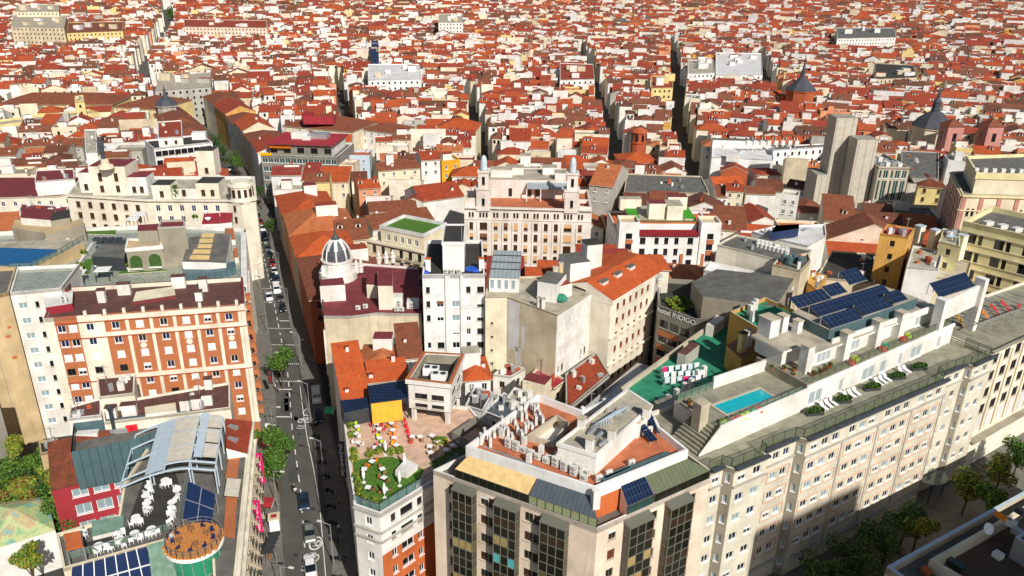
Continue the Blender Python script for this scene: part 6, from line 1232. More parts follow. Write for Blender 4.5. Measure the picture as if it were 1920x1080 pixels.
for x, y, sx, h in ((612, 590, 1.3, 2.4), (745, 545, 2.2, 2.2), (1070, 505, 2.4, 2.4), (1215, 525, 1.5, 2.6), (1188, 580, 1.2, 1.8)): vent_box(T, z1_(x, y, ZW-.8), sx, 1.1, h, an, 'white', 'roof_brown')
b = MB(); q = ccw([z1_(x, y, ZW-.1).to_2d() for x, y in ((790, 590), (1045, 550), (1035, 498), (810, 530))]); b.prism(q, ZW-.8, ZW-.1, 'roof_red', 'cream'); T.part('roof_deck', b)
b = MB(); q = ccw([z1_(x, y, ZW+.6).to_2d() for x, y in ((270, 625), (430, 600), (435, 520), (250, 530))]); b.prism(q, ZW-.8, ZW+.6, 'crimson', 'white'); T.part('roof_deck', b); ac_unit(z1_(385, 600, ZW+.6), an, True, 'grey air conditioning unit on the white deck of the orange block', 'units on the orange block')
b = MB(); q = ccw([z1_(x, y, ZW+1).to_2d() for x, y in ((230, 515), (410, 520), (420, 460), (235, 475))]); b.prism(q, ZW-.8, ZW+1, 'roof_red', 'roof_brown'); T.part('roof_deck', b)
for k in range(9): vent_box(T, T.p(0, LW*(.2+k*.095), ZW-.2, -.05), .5, .45, 1.0, an, 'ivory', cap=False, name='parapet_pier')
# white rear facade and tan blank wall beside it
T = Bld('white_rear_block', 'tall white block with columns of small windows behind the orange-panelled block', [Vector(p) for p in ((-90.1, 128.6), (-82.2, 131.0), (-85, 143), (-96, 141))], 31, 'white'); LA = T.L(0)
T.face(0, [(31-3.4-3.05*i, 1.2) for i in range(9)], [(1.6, 1.5), (3.9, .6), (5.7, .6)], style=lambda r, c: 'p' if c == 0 else 'k'); T.close(roof='paving', par=.6)
T = Bld('tan_wall_block', 'block with a stained tan blank party wall at the left edge', [Vector(p) for p in ((-108, 115), (-90.3, 128.6), (-96.2, 141), (-122, 134))], 31, 'tan'); T.close(roof='roof_grey', par=.6)
b = MB(); a2, b2 = T.edge(0); l2 = (b2-a2).length
for x0, x1, z0, z1 in ((l2-4.0, l2-3.86, 0, 30.4), (l2-2.1, l2-1.3, 22.4, 23.0), (l2-1.5, l2-.9, 24.2, 24.7), (l2-2.0, l2-1.2, 18, 18.7)): b.face([wall_uv(a2, b2, x, z, .012) for x, z in ((x0, z0), (x1, z0), (x1, z1), (x0, z1))], 'orange_w' if x1-x0 > .3 else 'greywall')  # thin grey strip drawn for an unbuilt wall corner; orange marks are stains
T.part('stain_and_corner_line', b)
# lower wings in front of the orange block
T = flat('low brown-roofed wing with white chimneys in front of the orange block', ((195, 792), (432, 764), (431, 716), (190, 757)), 19, 'ivory', 'roof_brown', win=False)
z2z = lambda x, y, z: at(x*.3518, 700+y*.3518, z)
for x, y, sx in ((600, 235, 1.5), (695, 220, 2.2), (990, 195, 1.4), (1052, 185, 1.5), (1108, 165, 1.6), (1115, 80, 1.2)): vent_box(T, z2z(x, y, 18.6), sx, 1.0, 2.0, an, 'white', 'roof_brown')
b = MB(); q = ccw([z2z(x, y, 19.3).to_2d() for x, y in ((775, 220), (940, 195), (935, 155), (770, 180))]); b.prism(q, 18.5, 19.3, 'white', 'cream'); T.part('roof_deck', b)
flat('small maroon-edged roof block on the wing before the orange block', ((185, 745), (252, 737), (253, 700), (181, 706)), 21.5, 'ivory', 'roof_brown', win=False)
flat('brown mossy-roofed block at the left foot of the orange block', ((128, 785), (190, 778), (190, 744), (131, 760)), 18.5, 'white', 'roof_brown', win=False)
# ------------------------------------------------------------------ terrace hotel with roof pool behind it
Z3 = 27.0
T = Bld('terrace_hotel', 'pale hotel with landscaped roof terrace, blue pool and lawns beside the street', [Vector(p) for p in ((-96.2, 141.2), (-86, 136), (-53.2, 142.9), (-63.5, 174.5), (-64, 178), (-84, 180), (-128, 171), (-118, 140))], Z3, 'ivory')
T.face(2, [(Z3-3-3.1*i, 1.7) for i in range(8)], grid(T.L(2), 11, 1.1), style='br'); T.close(roof='paving', par=.9, parw=.5, parm='white')
z1q = lambda pts, z: ccw([z1_(x, y, z).to_2d() for x, y in pts]); zr = Z3-.9
def slab(T, pts, z0, z1, m, top, name):
    b = MB(); b.prism(z1q(pts, z1), z0, z1, m, top); return T.part(name, b)
for pts in (((455, 430), (530, 425), (560, 330), (475, 345)), ((710, 425), (990, 405), (985, 385), (715, 400)), ((50, 515), (150, 505), (170, 460), (60, 465)), ((510, 185), (690, 190), (690, 160), (515, 158))): slab(T, pts, zr, zr+.12, 'stone', 'lawn', 'lawn')
slab(T, ((-60, 380), (180, 385), (500, 240), (480, 215), (-60, 235)), zr, zr+2.6, 'tan', 'roof_pale', 'pool_deck')
b = MB(); q = z1q(((-60, 372), (175, 377), (345, 290), (340, 278), (-60, 265)), zr+2.72); b.face([(p.x, p.y, zr+2.72) for p in q], 'water_d'); solo('swimming_pool', b, 'deep blue swimming pool on the left edge hotel roof', 'pool', (q[0].x, q[0].y, zr+2.6))
rail(T, [z1_(x, y, zr+2.6) for x, y in ((60, 395), (185, 390), (370, 300), (500, 225))], zr+2.6, 1.2, 'metal_d', 1.8, 'fence_glass')
slab(T, ((165, 430), (455, 395), (450, 380), (165, 412)), zr, zr+1.3, 'white', 'white', 'white_wall'); slab(T, ((455, 395), (555, 240), (545, 235), (445, 380)), zr, zr+1.0, 'white', 'white', 'white_wall')
slab(T, ((270, 190), (500, 130), (490, 95), (265, 150)), zr, zr+4.4, 'greywall', 'tan', 'pavilion'); slab(T, ((70, 150), (330, 190), (340, 140), (90, 100)), zr, zr+3.6, 'greywall', 'tan', 'pavilion'); slab(T, ((120, 90), (310, 105), (330, 40), (130, 30)), zr, zr+5.2, 'white', 'roof_red', 'pavilion'); slab(T, ((300, 110), (415, 90), (410, 40), (310, 60)), zr, zr+6, 'greywall', 'roof_dark', 'pavilion')
for k in range(4): b = MB(); p = z1_(293+k*40, 215, zr+2.2); b.tube((p.x, p.y-.6, p.z), (p.x, p.y-.7, p.z), .42, 'white_p', 12); T.part('round_window', b)
# grey penthouse with two arches
zp = lambda x, y, z: at(200+x*.1667, 380+y*.1667, z)
q = ccw([zp(x, y, zr+5.0).to_2d() for x, y in ((215, 535), (625, 500), (600, 430), (240, 420))]); b = MB(); b.prism(q, zr, zr+5, 'greywall', 'tan'); parapet(b, inset(q, -.15), zr+4.6, zr+5.4, .4, 'white'); po = T.part('penthouse', b)
for xx in (350, 540):
    c = zp(xx, 690, zr+1.6); c.y = min(p.y for p in q)-.0; b = MB(); pts = [(c.x-1.1, zr+.9), (c.x+1.1, zr+.9)]+[(c.x+1.1*cos(t), zr+2.6+1.1*sin(t)) for t in [pi*i/8 for i in range(9)]]
    yy = lambda x: q[0].y+(q[1].y-q[0].y)*(x-q[0].x)/(q[1].x-q[0].x)-.06
    b.face([(x, yy(x), z) for x, z in pts], 'leaf_c'); b.box((c.x, yy(c.x)-.2, zr+.7), 2.6, .5, .25, .0, 'white'); T.part('arch_planter', b, po)
q = ccw([zp(x, y, zr+8).to_2d() for x, y in ((345, 320), (570, 312), (600, 235), (350, 250))]); b = MB(); b.prism(q, zr, zr+8, 'greywall', 'roof_red'); T.part('penthouse_tower', b)
q = ccw([zp(x, y, zr+8.4).to_2d() for x, y in ((575, 300), (890, 285), (880, 205), (610, 215))]); b = MB(); b.prism(q, zr, zr+8.4, 'greywall', 'roof_red'); parapet(b, q, zr+8.3, zr+8.8, .35, 'grey'); T.part('penthouse_tower', b)
# sloping roof with amber skylights, blue-green strip
q = [zp(850, 665, zr+3.2), zp(1130, 670, zr+3.2), zp(1340, 680, zr+2.6), zp(1395, 350, zr+3.4), zp(1220, 345, zr+4.2), zp(930, 390, zr+4.2)]; b = MB(); b.face(q, 'roof_grey'); b.quads([(p.x, p.y, zr) for p in q], q, 'white'); so_ = T.part('sloping_roof', b)
for k in range(5):
    t0, t1 = k/5+.02, (k+1)/5-.02; L0_, L1_, R0_, R1_ = zp(920, 645, zr+3.35), zp(1085, 340, zr+4.3), zp(1150, 650, zr+3.35), zp(1215, 340, zr+4.3)
    b = MB(); p = [L0_.lerp(L1_, t0), R0_.lerp(R1_, t0), R0_.lerp(R1_, t1), L0_.lerp(L1_, t1)]; b.face(p, 'canvas_y'); b.quads([v+Vector((0, 0, -.2)) for v in p], p, 'metal_d'); T.part('skylight', b, so_)
slab(T, ((1090, 435), (1230, 425), (1405, 385), (1400, 350), (1230, 372), (1090, 380)), zr, zr+1.6, 'tile_teal', 'teal_metal', 'metal_strip')
slab(T, ((545, 320), (740, 330), (760, 210), (620, 215)), zr, zr+3.0, 'metal_d', 'roof_grey', 'bar_pavilion')
for k in range(8): p = z1_(590+k*22, 300+(k % 2)*20, zr); b = MB(); b.box((p.x, p.y, p.z+3), 1.2, 1.4, .5, .2, 'metal_d'); T.part('plant_box', b)
for x, y in ((475, 480), (625, 460), (800, 150), (840, 120)):
    p = z1_(x, y, zr); e = Thing('garden_gazebo', 'white square sun shade on four posts on the terrace hotel roof', 'sun shade', (p.x, p.y, p.z), 'sun shades on the terrace hotel'); b = MB(); b.box((p.x, p.y, p.z+2.3), 2.8, 2.8, .1, .2, 'white_p'); e.part('top', b)
    for q in rectc(p, 2.5, 2.5, .2): b = MB(); b.beam((q.x, q.y, p.z), (q.x, q.y, p.z+2.3), .05, 'metal_d'); e.part('post', b)
for k, (x, y) in enumerate(((480, 405), (775, 410), (505, 330), (580, 395), (1165, 115))):
    p = z1_(x, y, zr); e = link('potted_plant', None, None, p, 0, label='white tub with a shrub on the terrace hotel roof', category='plant', group='white tubs on the terrace hotel'); b = MB(); b.lathe((0, 0, 0), [(.4, 0), (.6, .9), (.62, 1.0)], 'white_p', 10); link('pot', b.mesh('pot'), e); link('foliage', hl, e, (0, 0, 1.4))
# white street pavilions at the corner
for pts, z0, z1v, top in ((((1200, 130), (1310, 125), (1305, 60), (1215, 65)), zr, zr+1.4, 'paint_red'), (((1312, 125), (1380, 118), (1385, 60), (1310, 58)), zr, zr+1.6, 'paint_red'), (((1340, 225), (1400, 220), (1390, 150), (1338, 155)), zr, zr+1.2, 'orange_w'), (((1395, 330), (1420, 325), (1412, 265), (1390, 270)), zr, zr+1.2, 'orange_w')): slab(T, pts, z0, z1v, 'white', top, 'street_pavilion')
for i, (z, o) in enumerate(((Z3-.3, .7), (Z3-4, .4), (Z3-10, .4))): T.band(2, z, .4, o, 'white')
for x, y in ((1225, 70), (1240, 110), (345, 480)): p = z1_(x, y, zr+1.6); b = MB(); b.lathe((p.x, p.y, p.z), [(.1, 0), (.5, .35), (.75, .8)], 'white_p', 12, False); b.lathe((p.x, p.y, p.z), [(.75, .8), (.5, .33), (.1, 0)], 'white_p', 12, False); solo('satellite_dish', b, 'white satellite dish on the terrace hotel roof', 'dish', p, 'dishes on the terrace hotel')
# ------------------------------------------------------------------ cream hotel with round corner tower, further up the street
Z4 = 24.0
T = Bld('corner_tower_hotel', 'long cream hotel with round corner tower, terraces and a roof statue', [Vector(p) for p in ((-126, 213), (-102, 209.5), (-80, 210.5), (-75.5, 209), (-72.5, 212), (-80.5, 236), (-132, 233))], Z4, 'ivory')
T.face(0, [(Z4-3.6-3.2*i, 1.9) for i in range(7)], grid(T.L(0), 6, 1.3), style='br'); T.face(1, [(Z4-3.4-3.2*i, 1.8) for i in range(7)], grid(T.L(1), 6, 1.2), style='b'); T.face(2, [(Z4-3.4-3.2*i, 1.9) for i in range(7)], [(2.3, 1.0)], style='br'); T.face(4, [(Z4-3.4-3.2*i, 1.8) for i in range(7)], grid(T.L(4), 8, 1.1), style='br')
T.close(roof='roof_pale', par=.9, parw=.4, parm='white')
for i in (0, 1, 2, 3, 4): T.band(i, Z4-.4, .35, .45, 'ivory')
zA = lambda x, y, z: at(x*.25, 180+y*.25, z)
def box4(x0, x1, yb, z, dep, m, top, name, rows=None, n=3, style='br', T=T):
    p, _ = front((x0*.25, 180+yb*.25), (x1*.25, 180+yb*.25), Z4-.9, dep); b = MB(); l = (p[1]-p[0]).length
    facade(T, b, p[0], p[1], Z4-.9, z, m, rows or [(Z4-.2, 1.9)], grid(l, n, 1.1, .6), style=style); q = p[1:]+p[:1]; b.quads([(t.x, t.y, Z4-.9) for t in q], [(t.x, t.y, z) for t in q], m, close=False); b.face([(t.x, t.y, z) for t in p], top); return T.part(name, b)
box4(700, 970, 745, 31.5, 9, 'ivory', 'roof_red', 'attic_tower', [(Z4, 2.0), (Z4+3.2, 2.4)], 2); box4(610, 700, 725, 29, 6, 'white', 'roof_red', 'attic', n=1); box4(970, 1115, 745, 28.4, 6, 'white', 'roof_red', 'attic', n=2); box4(1150, 1290, 780, 27.4, 6, 'ivory', 'roof_dark', 'attic', n=1); box4(1480, 1650, 770, 27.6, 7, 'ivory', 'roof_dark', 'attic', n=2); box4(1290, 1480, 770, 26, 9, 'white', 'roof_pale', 'attic', n=1); box4(1490, 1620, 600, 31, 6, 'ivory', 'roof_dark', 'attic', n=1)
b = MB(); c = Vector((-76.3, 212.3)); b.lathe((c.x, c.y, Z4-1), [(3.2, 0), (3.2, 4.6), (3.5, 4.8), (3.5, 5.2), (2.6, 5.2), (2.6, 6.2)], 'ivory', 18); to = T.part('corner_tower', b)
for k in range(7): t = -2.9+k*.5; b = MB(); b.box((c.x+cos(t)*3.25, c.y+sin(t)*3.25, Z4+1.0), .8, .25, 2.2, t+pi/2, 'glass_brown'); T.part('arched_window', b, to)
b = MB(); p = zA(795, 540, 31.5); b.lathe((p.x, p.y, 31.5), [(2.2, 0), (2.0, .8), (1.2, 1.0), (1.0, 2.4), (.7, 2.6)], 'cream', 10); so2 = T.part('pedestal', b); b = MB(); b.lathe((p.x-.2, p.y, 34.1), [(.5, 0), (.55, 1.5), (.75, 3.4), (.8, 4.6), (.35, 5.0), (.42, 5.5), (.1, 5.9)], 'lead', 8); b.tube((p.x-.2, p.y, 38.4), (p.x-1.9, p.y-.2, 39.6), .25, 'lead', 6, .12); b.tube((p.x-.2, p.y, 38.3), (p.x+1.1, p.y, 37.2), .25, 'lead', 6, .14); T.part('statue', b, so2)
hd_ = shrub_mesh(300, 1.0, .7, 2.2, ('leaf_a', 'leaf_c', 'leaf_b'), 44, .2); link('climbing_plant', hd_, None, zA(1330, 765, Z4-.9)+Vector((0, -.3, 2.0)), 0, label='tall green climbing plant on the cream hotel terrace wall', category='plant')
T5 = flat('cream building with maroon flat roof and blue-framed windows at the left edge', ((-60, 372), (110, 368), (160, 355), (150, 330), (-60, 330)), 22, 'ivory', 'roof_red', style='b')
flat('white penthouse pair with maroon roofs on the cream left edge building', ((65, 340), (140, 335), (138, 315), (68, 318)), 26, 'white', 'roof_red', win=False)
flat('small maroon-roofed white block with dishes before the cream left building', ((35, 395), (125, 400), (128, 385), (40, 380)), 25, 'white', 'roof_red', win=False)
# white modern building with dark glass bands
T = Bld('banded_building', 'white modern building with continuous dark glass bands beside the street', front((288, 278), (398, 266), 21, 16)[0], 21, 'white_c'); LB = T.L(0)
T.face(0, [(21-3.2-3.4*i, 1.9) for i in range(5)], grid(LB, 9, LB/9-.25, .3), style='k'); T.face(1, [(21-3.2-3.4*i, 1.9) for i in range(5)], grid(T.L(1), 5, 2.4, .3), style='k'); T.close(roof='roof_dark', par=.6)
vent_box(T, at(375, 262, 20), 5, 4, 3, .2, 'white_c', cap=False, name='roof_room')
# yellow monastery range and its broad brown roofs
old_house('long yellow monastery range with flat parapet and small windows at the left', (-20, 240), (187, 214), 15, 12, 'flat', 'tile_b', 'yellow', dorm=[], cut=False)
old_house('broad brown roof of the monastery behind the yellow range', (-10, 196), (210, 196), 15.5, 26, 'hip', 'tile_b', 'yellow', dorm=[], cut=False, chim=[], box=False, pitch=.3)
old_house('second broad brown roof of the monastery, right part by the street', (212, 200), (292, 205), 15.5, 30, 'hip', 'tile_b', 'yellow', dorm=[], cut=False, chim=[], box=False, pitch=.3)
flat('yellow monastery tower block with flat top', ((140, 192), (158, 190), (156, 178), (140, 180)), 23, 'yellow', 'yellow')
c = at(312, 196, 18); T = Thing('slate_turret', 'small grey turret with pointed slate cap by the monastery corner', 'turret', (c.x, c.y, 0)); b = MB(); b.lathe((c.x, c.y, 0), [(4.6, 0), (4.6, 17), (5.2, 17.3), (5.2, 18)], 'grey', 8); T.part('drum', b); b = MB(); b.lathe((c.x, c.y, 18), [(5.4, 0), (3.6, 2.2), (1.2, 4.0), (.9, 5.2), (.1, 9)], 'slate', 8); T.part('cap', b); FOOT.append(rectc(c, 10, 10))
flat('white slab wall house with yellow mural panel beyond the cream hotel', ((160, 285), (182, 284), (180, 242), (158, 243)), 22, 'white_c', 'roof_pale', win=False)
flat('white block house with tiled red roof edge above the banded building', ((296, 258), (342, 256), (340, 225), (296, 228)), 24, 'white', 'tile_r')
# ------------------------------------------------------------------ hotel with vaulted roof terrace at the bottom left
ZQ = 16.4
pp = ccw([at(x, y, ZQ).to_2d() for x, y in ((395, 985), (402, 1130), (437, 1130), (471, 789), (300, 803), (232, 905), (222, 965), (105, 1000), (118, 1066), (310, 1012))])
T = Bld('roof_bar_hotel', 'hotel with vaulted roof canopy, black terrace of white chairs and round wooden deck', pp, ZQ, 'cream')
for i in range(len(T.poly)):
    a, b = T.edge(i); n = Vector(((b-a).y, -(b-a).x)).normalized()
    if n.x > .8:
        Le = T.L(i); T.face(i, [(ZQ-3.2-3.0*k, 1.9) for k in range(5)], grid(Le, 13, 1.0, .8), style='br'); bi = i; ea = atan2((b-a).y, (b-a).x)
        for z in (ZQ-.5, ZQ-4): T.band(i, z, .4, .5, 'ivory')
        for k in range(1, 5):
            for x, _ in grid(Le, 13, 1.0, .8): T.inst('balcony', balm, T.p(i, x, ZQ-3.3-3.0*k), ea)
T.close(roof='roof_grey', par=.5, parw=.3)
q2 = lambda x, y, z: at(100+x*.2083, 900+y*.2083, z)
q1 = lambda x, y, z: at(200+x*.16667, 760+y*.16667, z)
zd = ZQ+.1
b = MB(); b.face([tuple(q2(x, y, zd)) for x, y in ((300, 560), (330, 650), (700, 510), (1060, 440), (1140, 60), (1100, -60), (820, -20), (700, 300), (650, 470))], 'roof_dark'); T.part('black_terrace', b)
# brown shingle roof wing with crimson court wall
wl_ = [at(138, 908, 13).to_2d(), at(243, 884, 13).to_2d()]; d_ = (wl_[1]-wl_[0]).normalized(); n__ = Vector((-d_.y, d_.x)); p4 = [wl_[0]-d_*3, wl_[1]+d_*1.5, wl_[1]+d_*1.5+n__*9, wl_[0]-d_*3+n__*9]
T2 = Bld('shingle_wing', 'crimson court wing with brown shingle roof and three skylights', p4, 13, 'red_w'); T2.face(0, [(10.6, 1.5), (7.3, 1.9), (4.0, 1.9)], [(3.6+2.9*k, 2.2) for k in range(4)], style='p'); T2.close(roof=None, par=0)
b = MB(); e0, e1 = p4[0]-n__*.4, p4[1]-n__*.4; g0, g1 = p4[0]+n__*6.2, p4[1]+n__*6.2; b.face([(e0.x, e0.y, 13), (e1.x, e1.y, 13), (g1.x, g1.y, 17.6), (g0.x, g0.y, 17.6)], 'tile_m'); b.face([(g0.x, g0.y, 17.6), (g1.x, g1.y, 17.6), (p4[2].x, p4[2].y, 13), (p4[3].x, p4[3].y, 13)], 'tile_m'); b.face([(e0.x, e0.y, 13), (g0.x, g0.y, 17.6), (p4[3].x, p4[3].y, 13)], 'cream'); ro = T2.part('roof', b)
for k in range(3):
    c0 = p4[0]+d_*(5.0+4.2*k)+n__*1.7; b = MB(); pts = [(c0-d_*.5, 0), (c0+d_*.5, 0), (c0+d_*.5+n__*1.3, 1), (c0-d_*.5+n__*1.3, 1)]; f3 = [Vector((p.x, p.y, 13+4.6*((p-p4[0]).dot(n__)+.4)/6.6+.16)) for p, _ in pts]; b.face(f3, 'white_p'); b.quads([v-Vector((0, 0, .25)) for v in f3], f3, 'metal_d'); T2.part('skylight', b, ro)
# teal plant enclosure
e = Thing('plant_enclosure', 'long teal metal plant enclosure between the brown shingle roof and the orange block', 'enclosure', at(240, 815, 17)); b = MB(); q = ccw([z2z(x, y, 19).to_2d() for x, y in ((375, 415), (565, 380), (720, 345), (1000, 245), (1000, 190), (560, 240), (390, 260))]); b.quads([(p.x, p.y, 12) for p in q], [(p.x, p.y, 18.8) for p in q], 'tile_teal'); i_ = inset(q, .2); b.quads([(p.x, p.y, 18.8) for p in i_], [(p.x, p.y, 17) for p in i_], 'teal_metal'); b.face([(p.x, p.y, 17) for p in i_], 'roof_grey'); e.part('screen', b); FOOT.append(q)
for k, (x, y, m, sx, sy, h, lb) in enumerate(((470, 335, 'ac', 3.2, 1.2, .8, 'flat white twin-fan unit'), (690, 305, 'red_p', .8, .8, 1.0, 'left red canister'), (722, 298, 'red_p', .8, .8, 1.0, 'right red canister'), (640, 310, 'metal', 2.6, 1.2, .7, 'grey bundle of ducts'), (850, 285, 'blind', 3.0, .6, .6, 'pale low duct'))):
    b = MB(); b.box(z2z(x, y, 17), sx, sy, h, .2, m); solo('plant_unit', b, lb+' inside the teal plant enclosure', 'plant unit', z2z(x, y, 17))
b = MB(); p = z2z(612, 315, 17); b.tube(p, p+Vector((0, 0, 4.4)), .3, 'metal_d', 10); b.lathe((p.x, p.y, p.z+4.4), [(.5, 0), (.5, .3), (.1, .6)], 'metal_d', 10); solo('flue', b, 'tall black flue rising from the teal plant enclosure', 'flue', p)
flat('dark-capped hut with red front on the tan roof at the left', ((75, 850), (108, 845), (108, 822), (72, 826)), 13, 'tan', 'roof_dark', win=False)
# vaulted canopy
F0, F1, G0, G1 = q1(150, 930, 17.2), q1(330, 330, 17.2), q1(1215, 720, 20.6), q1(1310, 130, 20.6)
def VP(s, t, dz=0.):
    p = F0.lerp(F1, s).lerp(G0.lerp(G1, s), t); z = 17.2+3.6*sin(min(t*1.25, 1)*pi/2)-.35*max(0, t-.7)/.3; return Vector((p.x, p.y, z+dz))
e = Thing('vaulted_canopy', 'arched pale blue steel canopy with beige canvas panels on the hotel roof', 'canopy', (F0.x, F0.y, ZQ)); b = MB(); NT = 14
for s in (0, .13, .42, .71, 1.0):
    pts = [VP(s, k/NT) for k in range(NT+1)]
    for p, q in zip(pts, pts[1:]): b.beam(p, q, .11, 'blue_pale')
    for t in (0, .33, .74, 1): p = VP(s, t); b.beam((p.x, p.y, ZQ), p, .08, 'blue_pale')
for t in (0, .33, .48, .74, 1): b.beam(VP(0, t), VP(1, t), .09, 'blue_pale')
e.part('frame', b)
def vpanel(s0, s1, t0, t1, m, name):
    b = MB(); n = 5
    for k in range(n):
        a0, a1 = t0+(t1-t0)*k/n, t0+(t1-t0)*(k+1)/n; q = [VP(s0, a0, .1), VP(s0, a1, .1), VP(s1, a1, .1), VP(s1, a0, .1)]; b.face(q, m, True); b.face([v-Vector((0, 0, .06)) for v in q[::-1]], m)
    e.part(name, b)
vpanel(.03, 1, .27, .47, 'blue_pale', 'sheet_panel')
for s0, s1 in ((.15, .41), (.43, .7), (.72, .985)): vpanel(s0, s1, .485, .735, 'canvas', 'canvas_panel'); vpanel(s0+.06, s1+.05, .855, .99, 'canvas', 'canvas_panel')
vpanel(.2, 1.06, .765, .85, 'blue_pale', 'sheet_panel')
# sloping dark glass roofs
def sheet(name, label, cat, pts, m, zlow, edge='metal', n=0):
    e = Thing(name, label, cat, (pts[0].x, pts[0].y, zlow)); b = MB(); b.face(pts, m); b.face([v-Vector((0, 0, .12)) for v in pts[::-1]], 'metal_d'); b.quads([v-Vector((0, 0, .12)) for v in pts], pts, edge); e.part('glass', b); b = MB()
    for p in pts: b.beam((p.x, p.y, zlow), p, .07, edge)
    for k in range(1, n): b.beam(pts[0].lerp(pts[1], k/n)+Vector((0, 0, .04)), pts[3].lerp(pts[2], k/n)+Vector((0, 0, .04)), .06, edge)
    m0, m1 = pts[0].lerp(pts[3], .5), pts[1].lerp(pts[2], .5); b.beam(m0+Vector((0, 0, .05)), m1+Vector((0, 0, .05)), .06, edge); e.part('frame', b)
sheet('glass_lean_to', 'dark blue glass lean-to roof beside the round wooden deck', 'glass roof', [q2(1165, 350, 18.2), q2(1425, 410, 18.2), q2(1460, 130, 19.6), q2(1215, 10, 19.6)], 'navy_p', ZQ, 'metal', 2)
sheet('glass_roof', 'large dark blue striped glass roof at the bottom left edge', 'glass roof', [q2(150, 1150, 14.2), q2(930, 930, 14.2), q2(838, 592, 16.2), q2(168, 785, 16.2)], 'navy_p', 10, 'white_p', 7)
b = MB(); q = [q2(1110, 960, 14.6), q2(1055, 520, 16.6), q2(848, 590, 16.6), q2(900, 1000, 14.6)]; b.face(q, 'copper_g'); b.quads([(p.x, p.y, 10) for p in q], q, 'pale_y'); solo('metal_roof', b, 'pale green sheet roof between the striped glass roof and the round deck', 'roof', (q[0].x, q[0].y, 10))
# round wooden deck on a green glass drum
c = q2(1265, 540, 18.3); RD = 3.5; e = Thing('round_deck', 'round wooden roof deck with railing on a green glass drum', 'deck', (c.x, c.y, 0)); b = MB(); b.lathe((c.x, c.y, 6), [(RD-.5, 0), (RD-.5, 11.7)], 'green_glass', 28); do = e.part('glass_drum', b); b = MB()
for k in range(14): t = 2*pi*k/14; b.beam((c.x+cos(t)*(RD-.46), c.y+sin(t)*(RD-.46), 6), (c.x+cos(t)*(RD-.46), c.y+sin(t)*(RD-.46), 17.7), .05, 'metal')
for z in (11, 14.5): 
    for k in range(28): t0, t1 = 2*pi*k/28, 2*pi*(k+1)/28; b.beam((c.x+cos(t0)*(RD-.45), c.y+sin(t0)*(RD-.45), z), (c.x+cos(t1)*(RD-.45), c.y+sin(t1)*(RD-.45), z), .05, 'metal')
e.part('mullions', b, do); b = MB(); b.lathe((c.x, c.y, 17.6), [(RD, 0), (RD+.15, .1), (RD+.15, .5), (RD-.15, .55)], 'white_p', 28, False); e.part('rim', b)
for k in range(14):
    x0, x1 = -RD+2*RD*k/14, -RD+2*RD*(k+1)/14; xm = max(abs(x0), abs(x1)); h = sqrt(max(.05, RD*RD-min(abs(x0+.02), abs(x1-.02))**2-.4)); b = MB(); b.prism([Vector((c.x+x0+.02, c.y-h)), Vector((c.x+x1-.02, c.y-h)), Vector((c.x+x1-.02, c.y+h)), Vector((c.x+x0+.02, c.y+h))], 18.1, 18.3, 'wood_o'); e.part('plank', b)
rail(e, [(c.x+cos(2*pi*k/24)*(RD-.1), c.y+sin(2*pi*k/24)*(RD-.1)) for k in range(25)], 18.2, 1.05, 'steel', 1.0)
for k in range(9): t = 2*pi*k/9; link('terrace_chair', CH['navy_p'], None, (c.x+cos(t)*2.5, c.y+sin(t)*2.3, 18.3), t, label='navy blue chair on the round wooden deck', category='chair', group='navy chairs on the round deck')
tb_ = MB(); tb_.box((0, 0, .68), .85, .85, .06, 0, 'wood'); tb_.beam((0, 0, 0), (0, 0, .68), .06, 'metal_d'); tbm = tb_.mesh('table')
for k in range(4): t = .5+pi/2*k; link('wooden_table', tbm, None, (c.x+cos(t)*1.7, c.y+sin(t)*1.6, 18.3), t, label='square brown table on the round wooden deck', category='table', group='tables on the round deck')
# white chairs and tables of the black terrace
ch_pos = [(860, 60), (885, 110), (840, 130), (880, 180), (845, 215), (830, 255), (875, 265), (845, 300), (985, 55), (1020, 50), (1055, 45), (1110, 95), (1130, 80), (1090, 190), (1115, 175), (1060, 285), (1090, 270), (1050, 310), (1080, 345), (1060, 370), (1050, 410), (705, 410), (730, 390), (770, 380), (790, 395), (590, 580), (640, 600), (705, 560), (745, 530), (790, 540), (860, 510), (895, 500), (940, 480), (420, 640), (480, 630), (525, 630), (400, 665), (560, 505), (600, 500), (635, 490), (285, 470), (290, 510)]
for k, (x, y) in enumerate(ch_pos): link('terrace_chair', CH['white_p'], None, q2(x, y+12, zd), k*1.3, label='white chair on the black hotel roof terrace', category='chair', group='white chairs on the black terrace').scale = (1.25, 1.25, 1.2)
tr = MB(); tr.lathe((0, 0, 0), [(.3, 0), (.05, .05), (.05, .7), (.5, .72), (.5, .77)], 'white_p', 12); trm = tr.mesh('table')
for k, (x, y) in enumerate(((868, 85), (850, 240), (1012, 30), (1120, 120), (1075, 230), (1065, 330), (750, 365), (600, 560), (740, 510), (890, 470), (415, 620), (840, 170))): link('round_table', trm, None, q2(x, y+10, zd), 0, label='round white table on the black hotel roof terrace', category='table', group='round tables on the black terrace').scale = (1.2, 1.2, 1.1)
b = MB(); q = ccw([q2(x, y, zd).to_2d() for x, y in ((360, 545), (640, 475), (640, 350), (350, 400))]); b.prism(q, zd-1.5, zd+.6, 'white', 'copper_g'); T.part('bench_block', b)
b = MB(); q = [q2(x, y, zd+2.2) for x, y in ((120, 635), (270, 600), (240, 462), (92, 490))]; b.prism(ccw([p.to_2d() for p in q]), zd+2.1, zd+2.3, 'terracotta', 'terracotta', True)
for p in q: b.beam((p.x, p.y, zd), (p.x, p.y, zd+2.1), .07, 'metal')
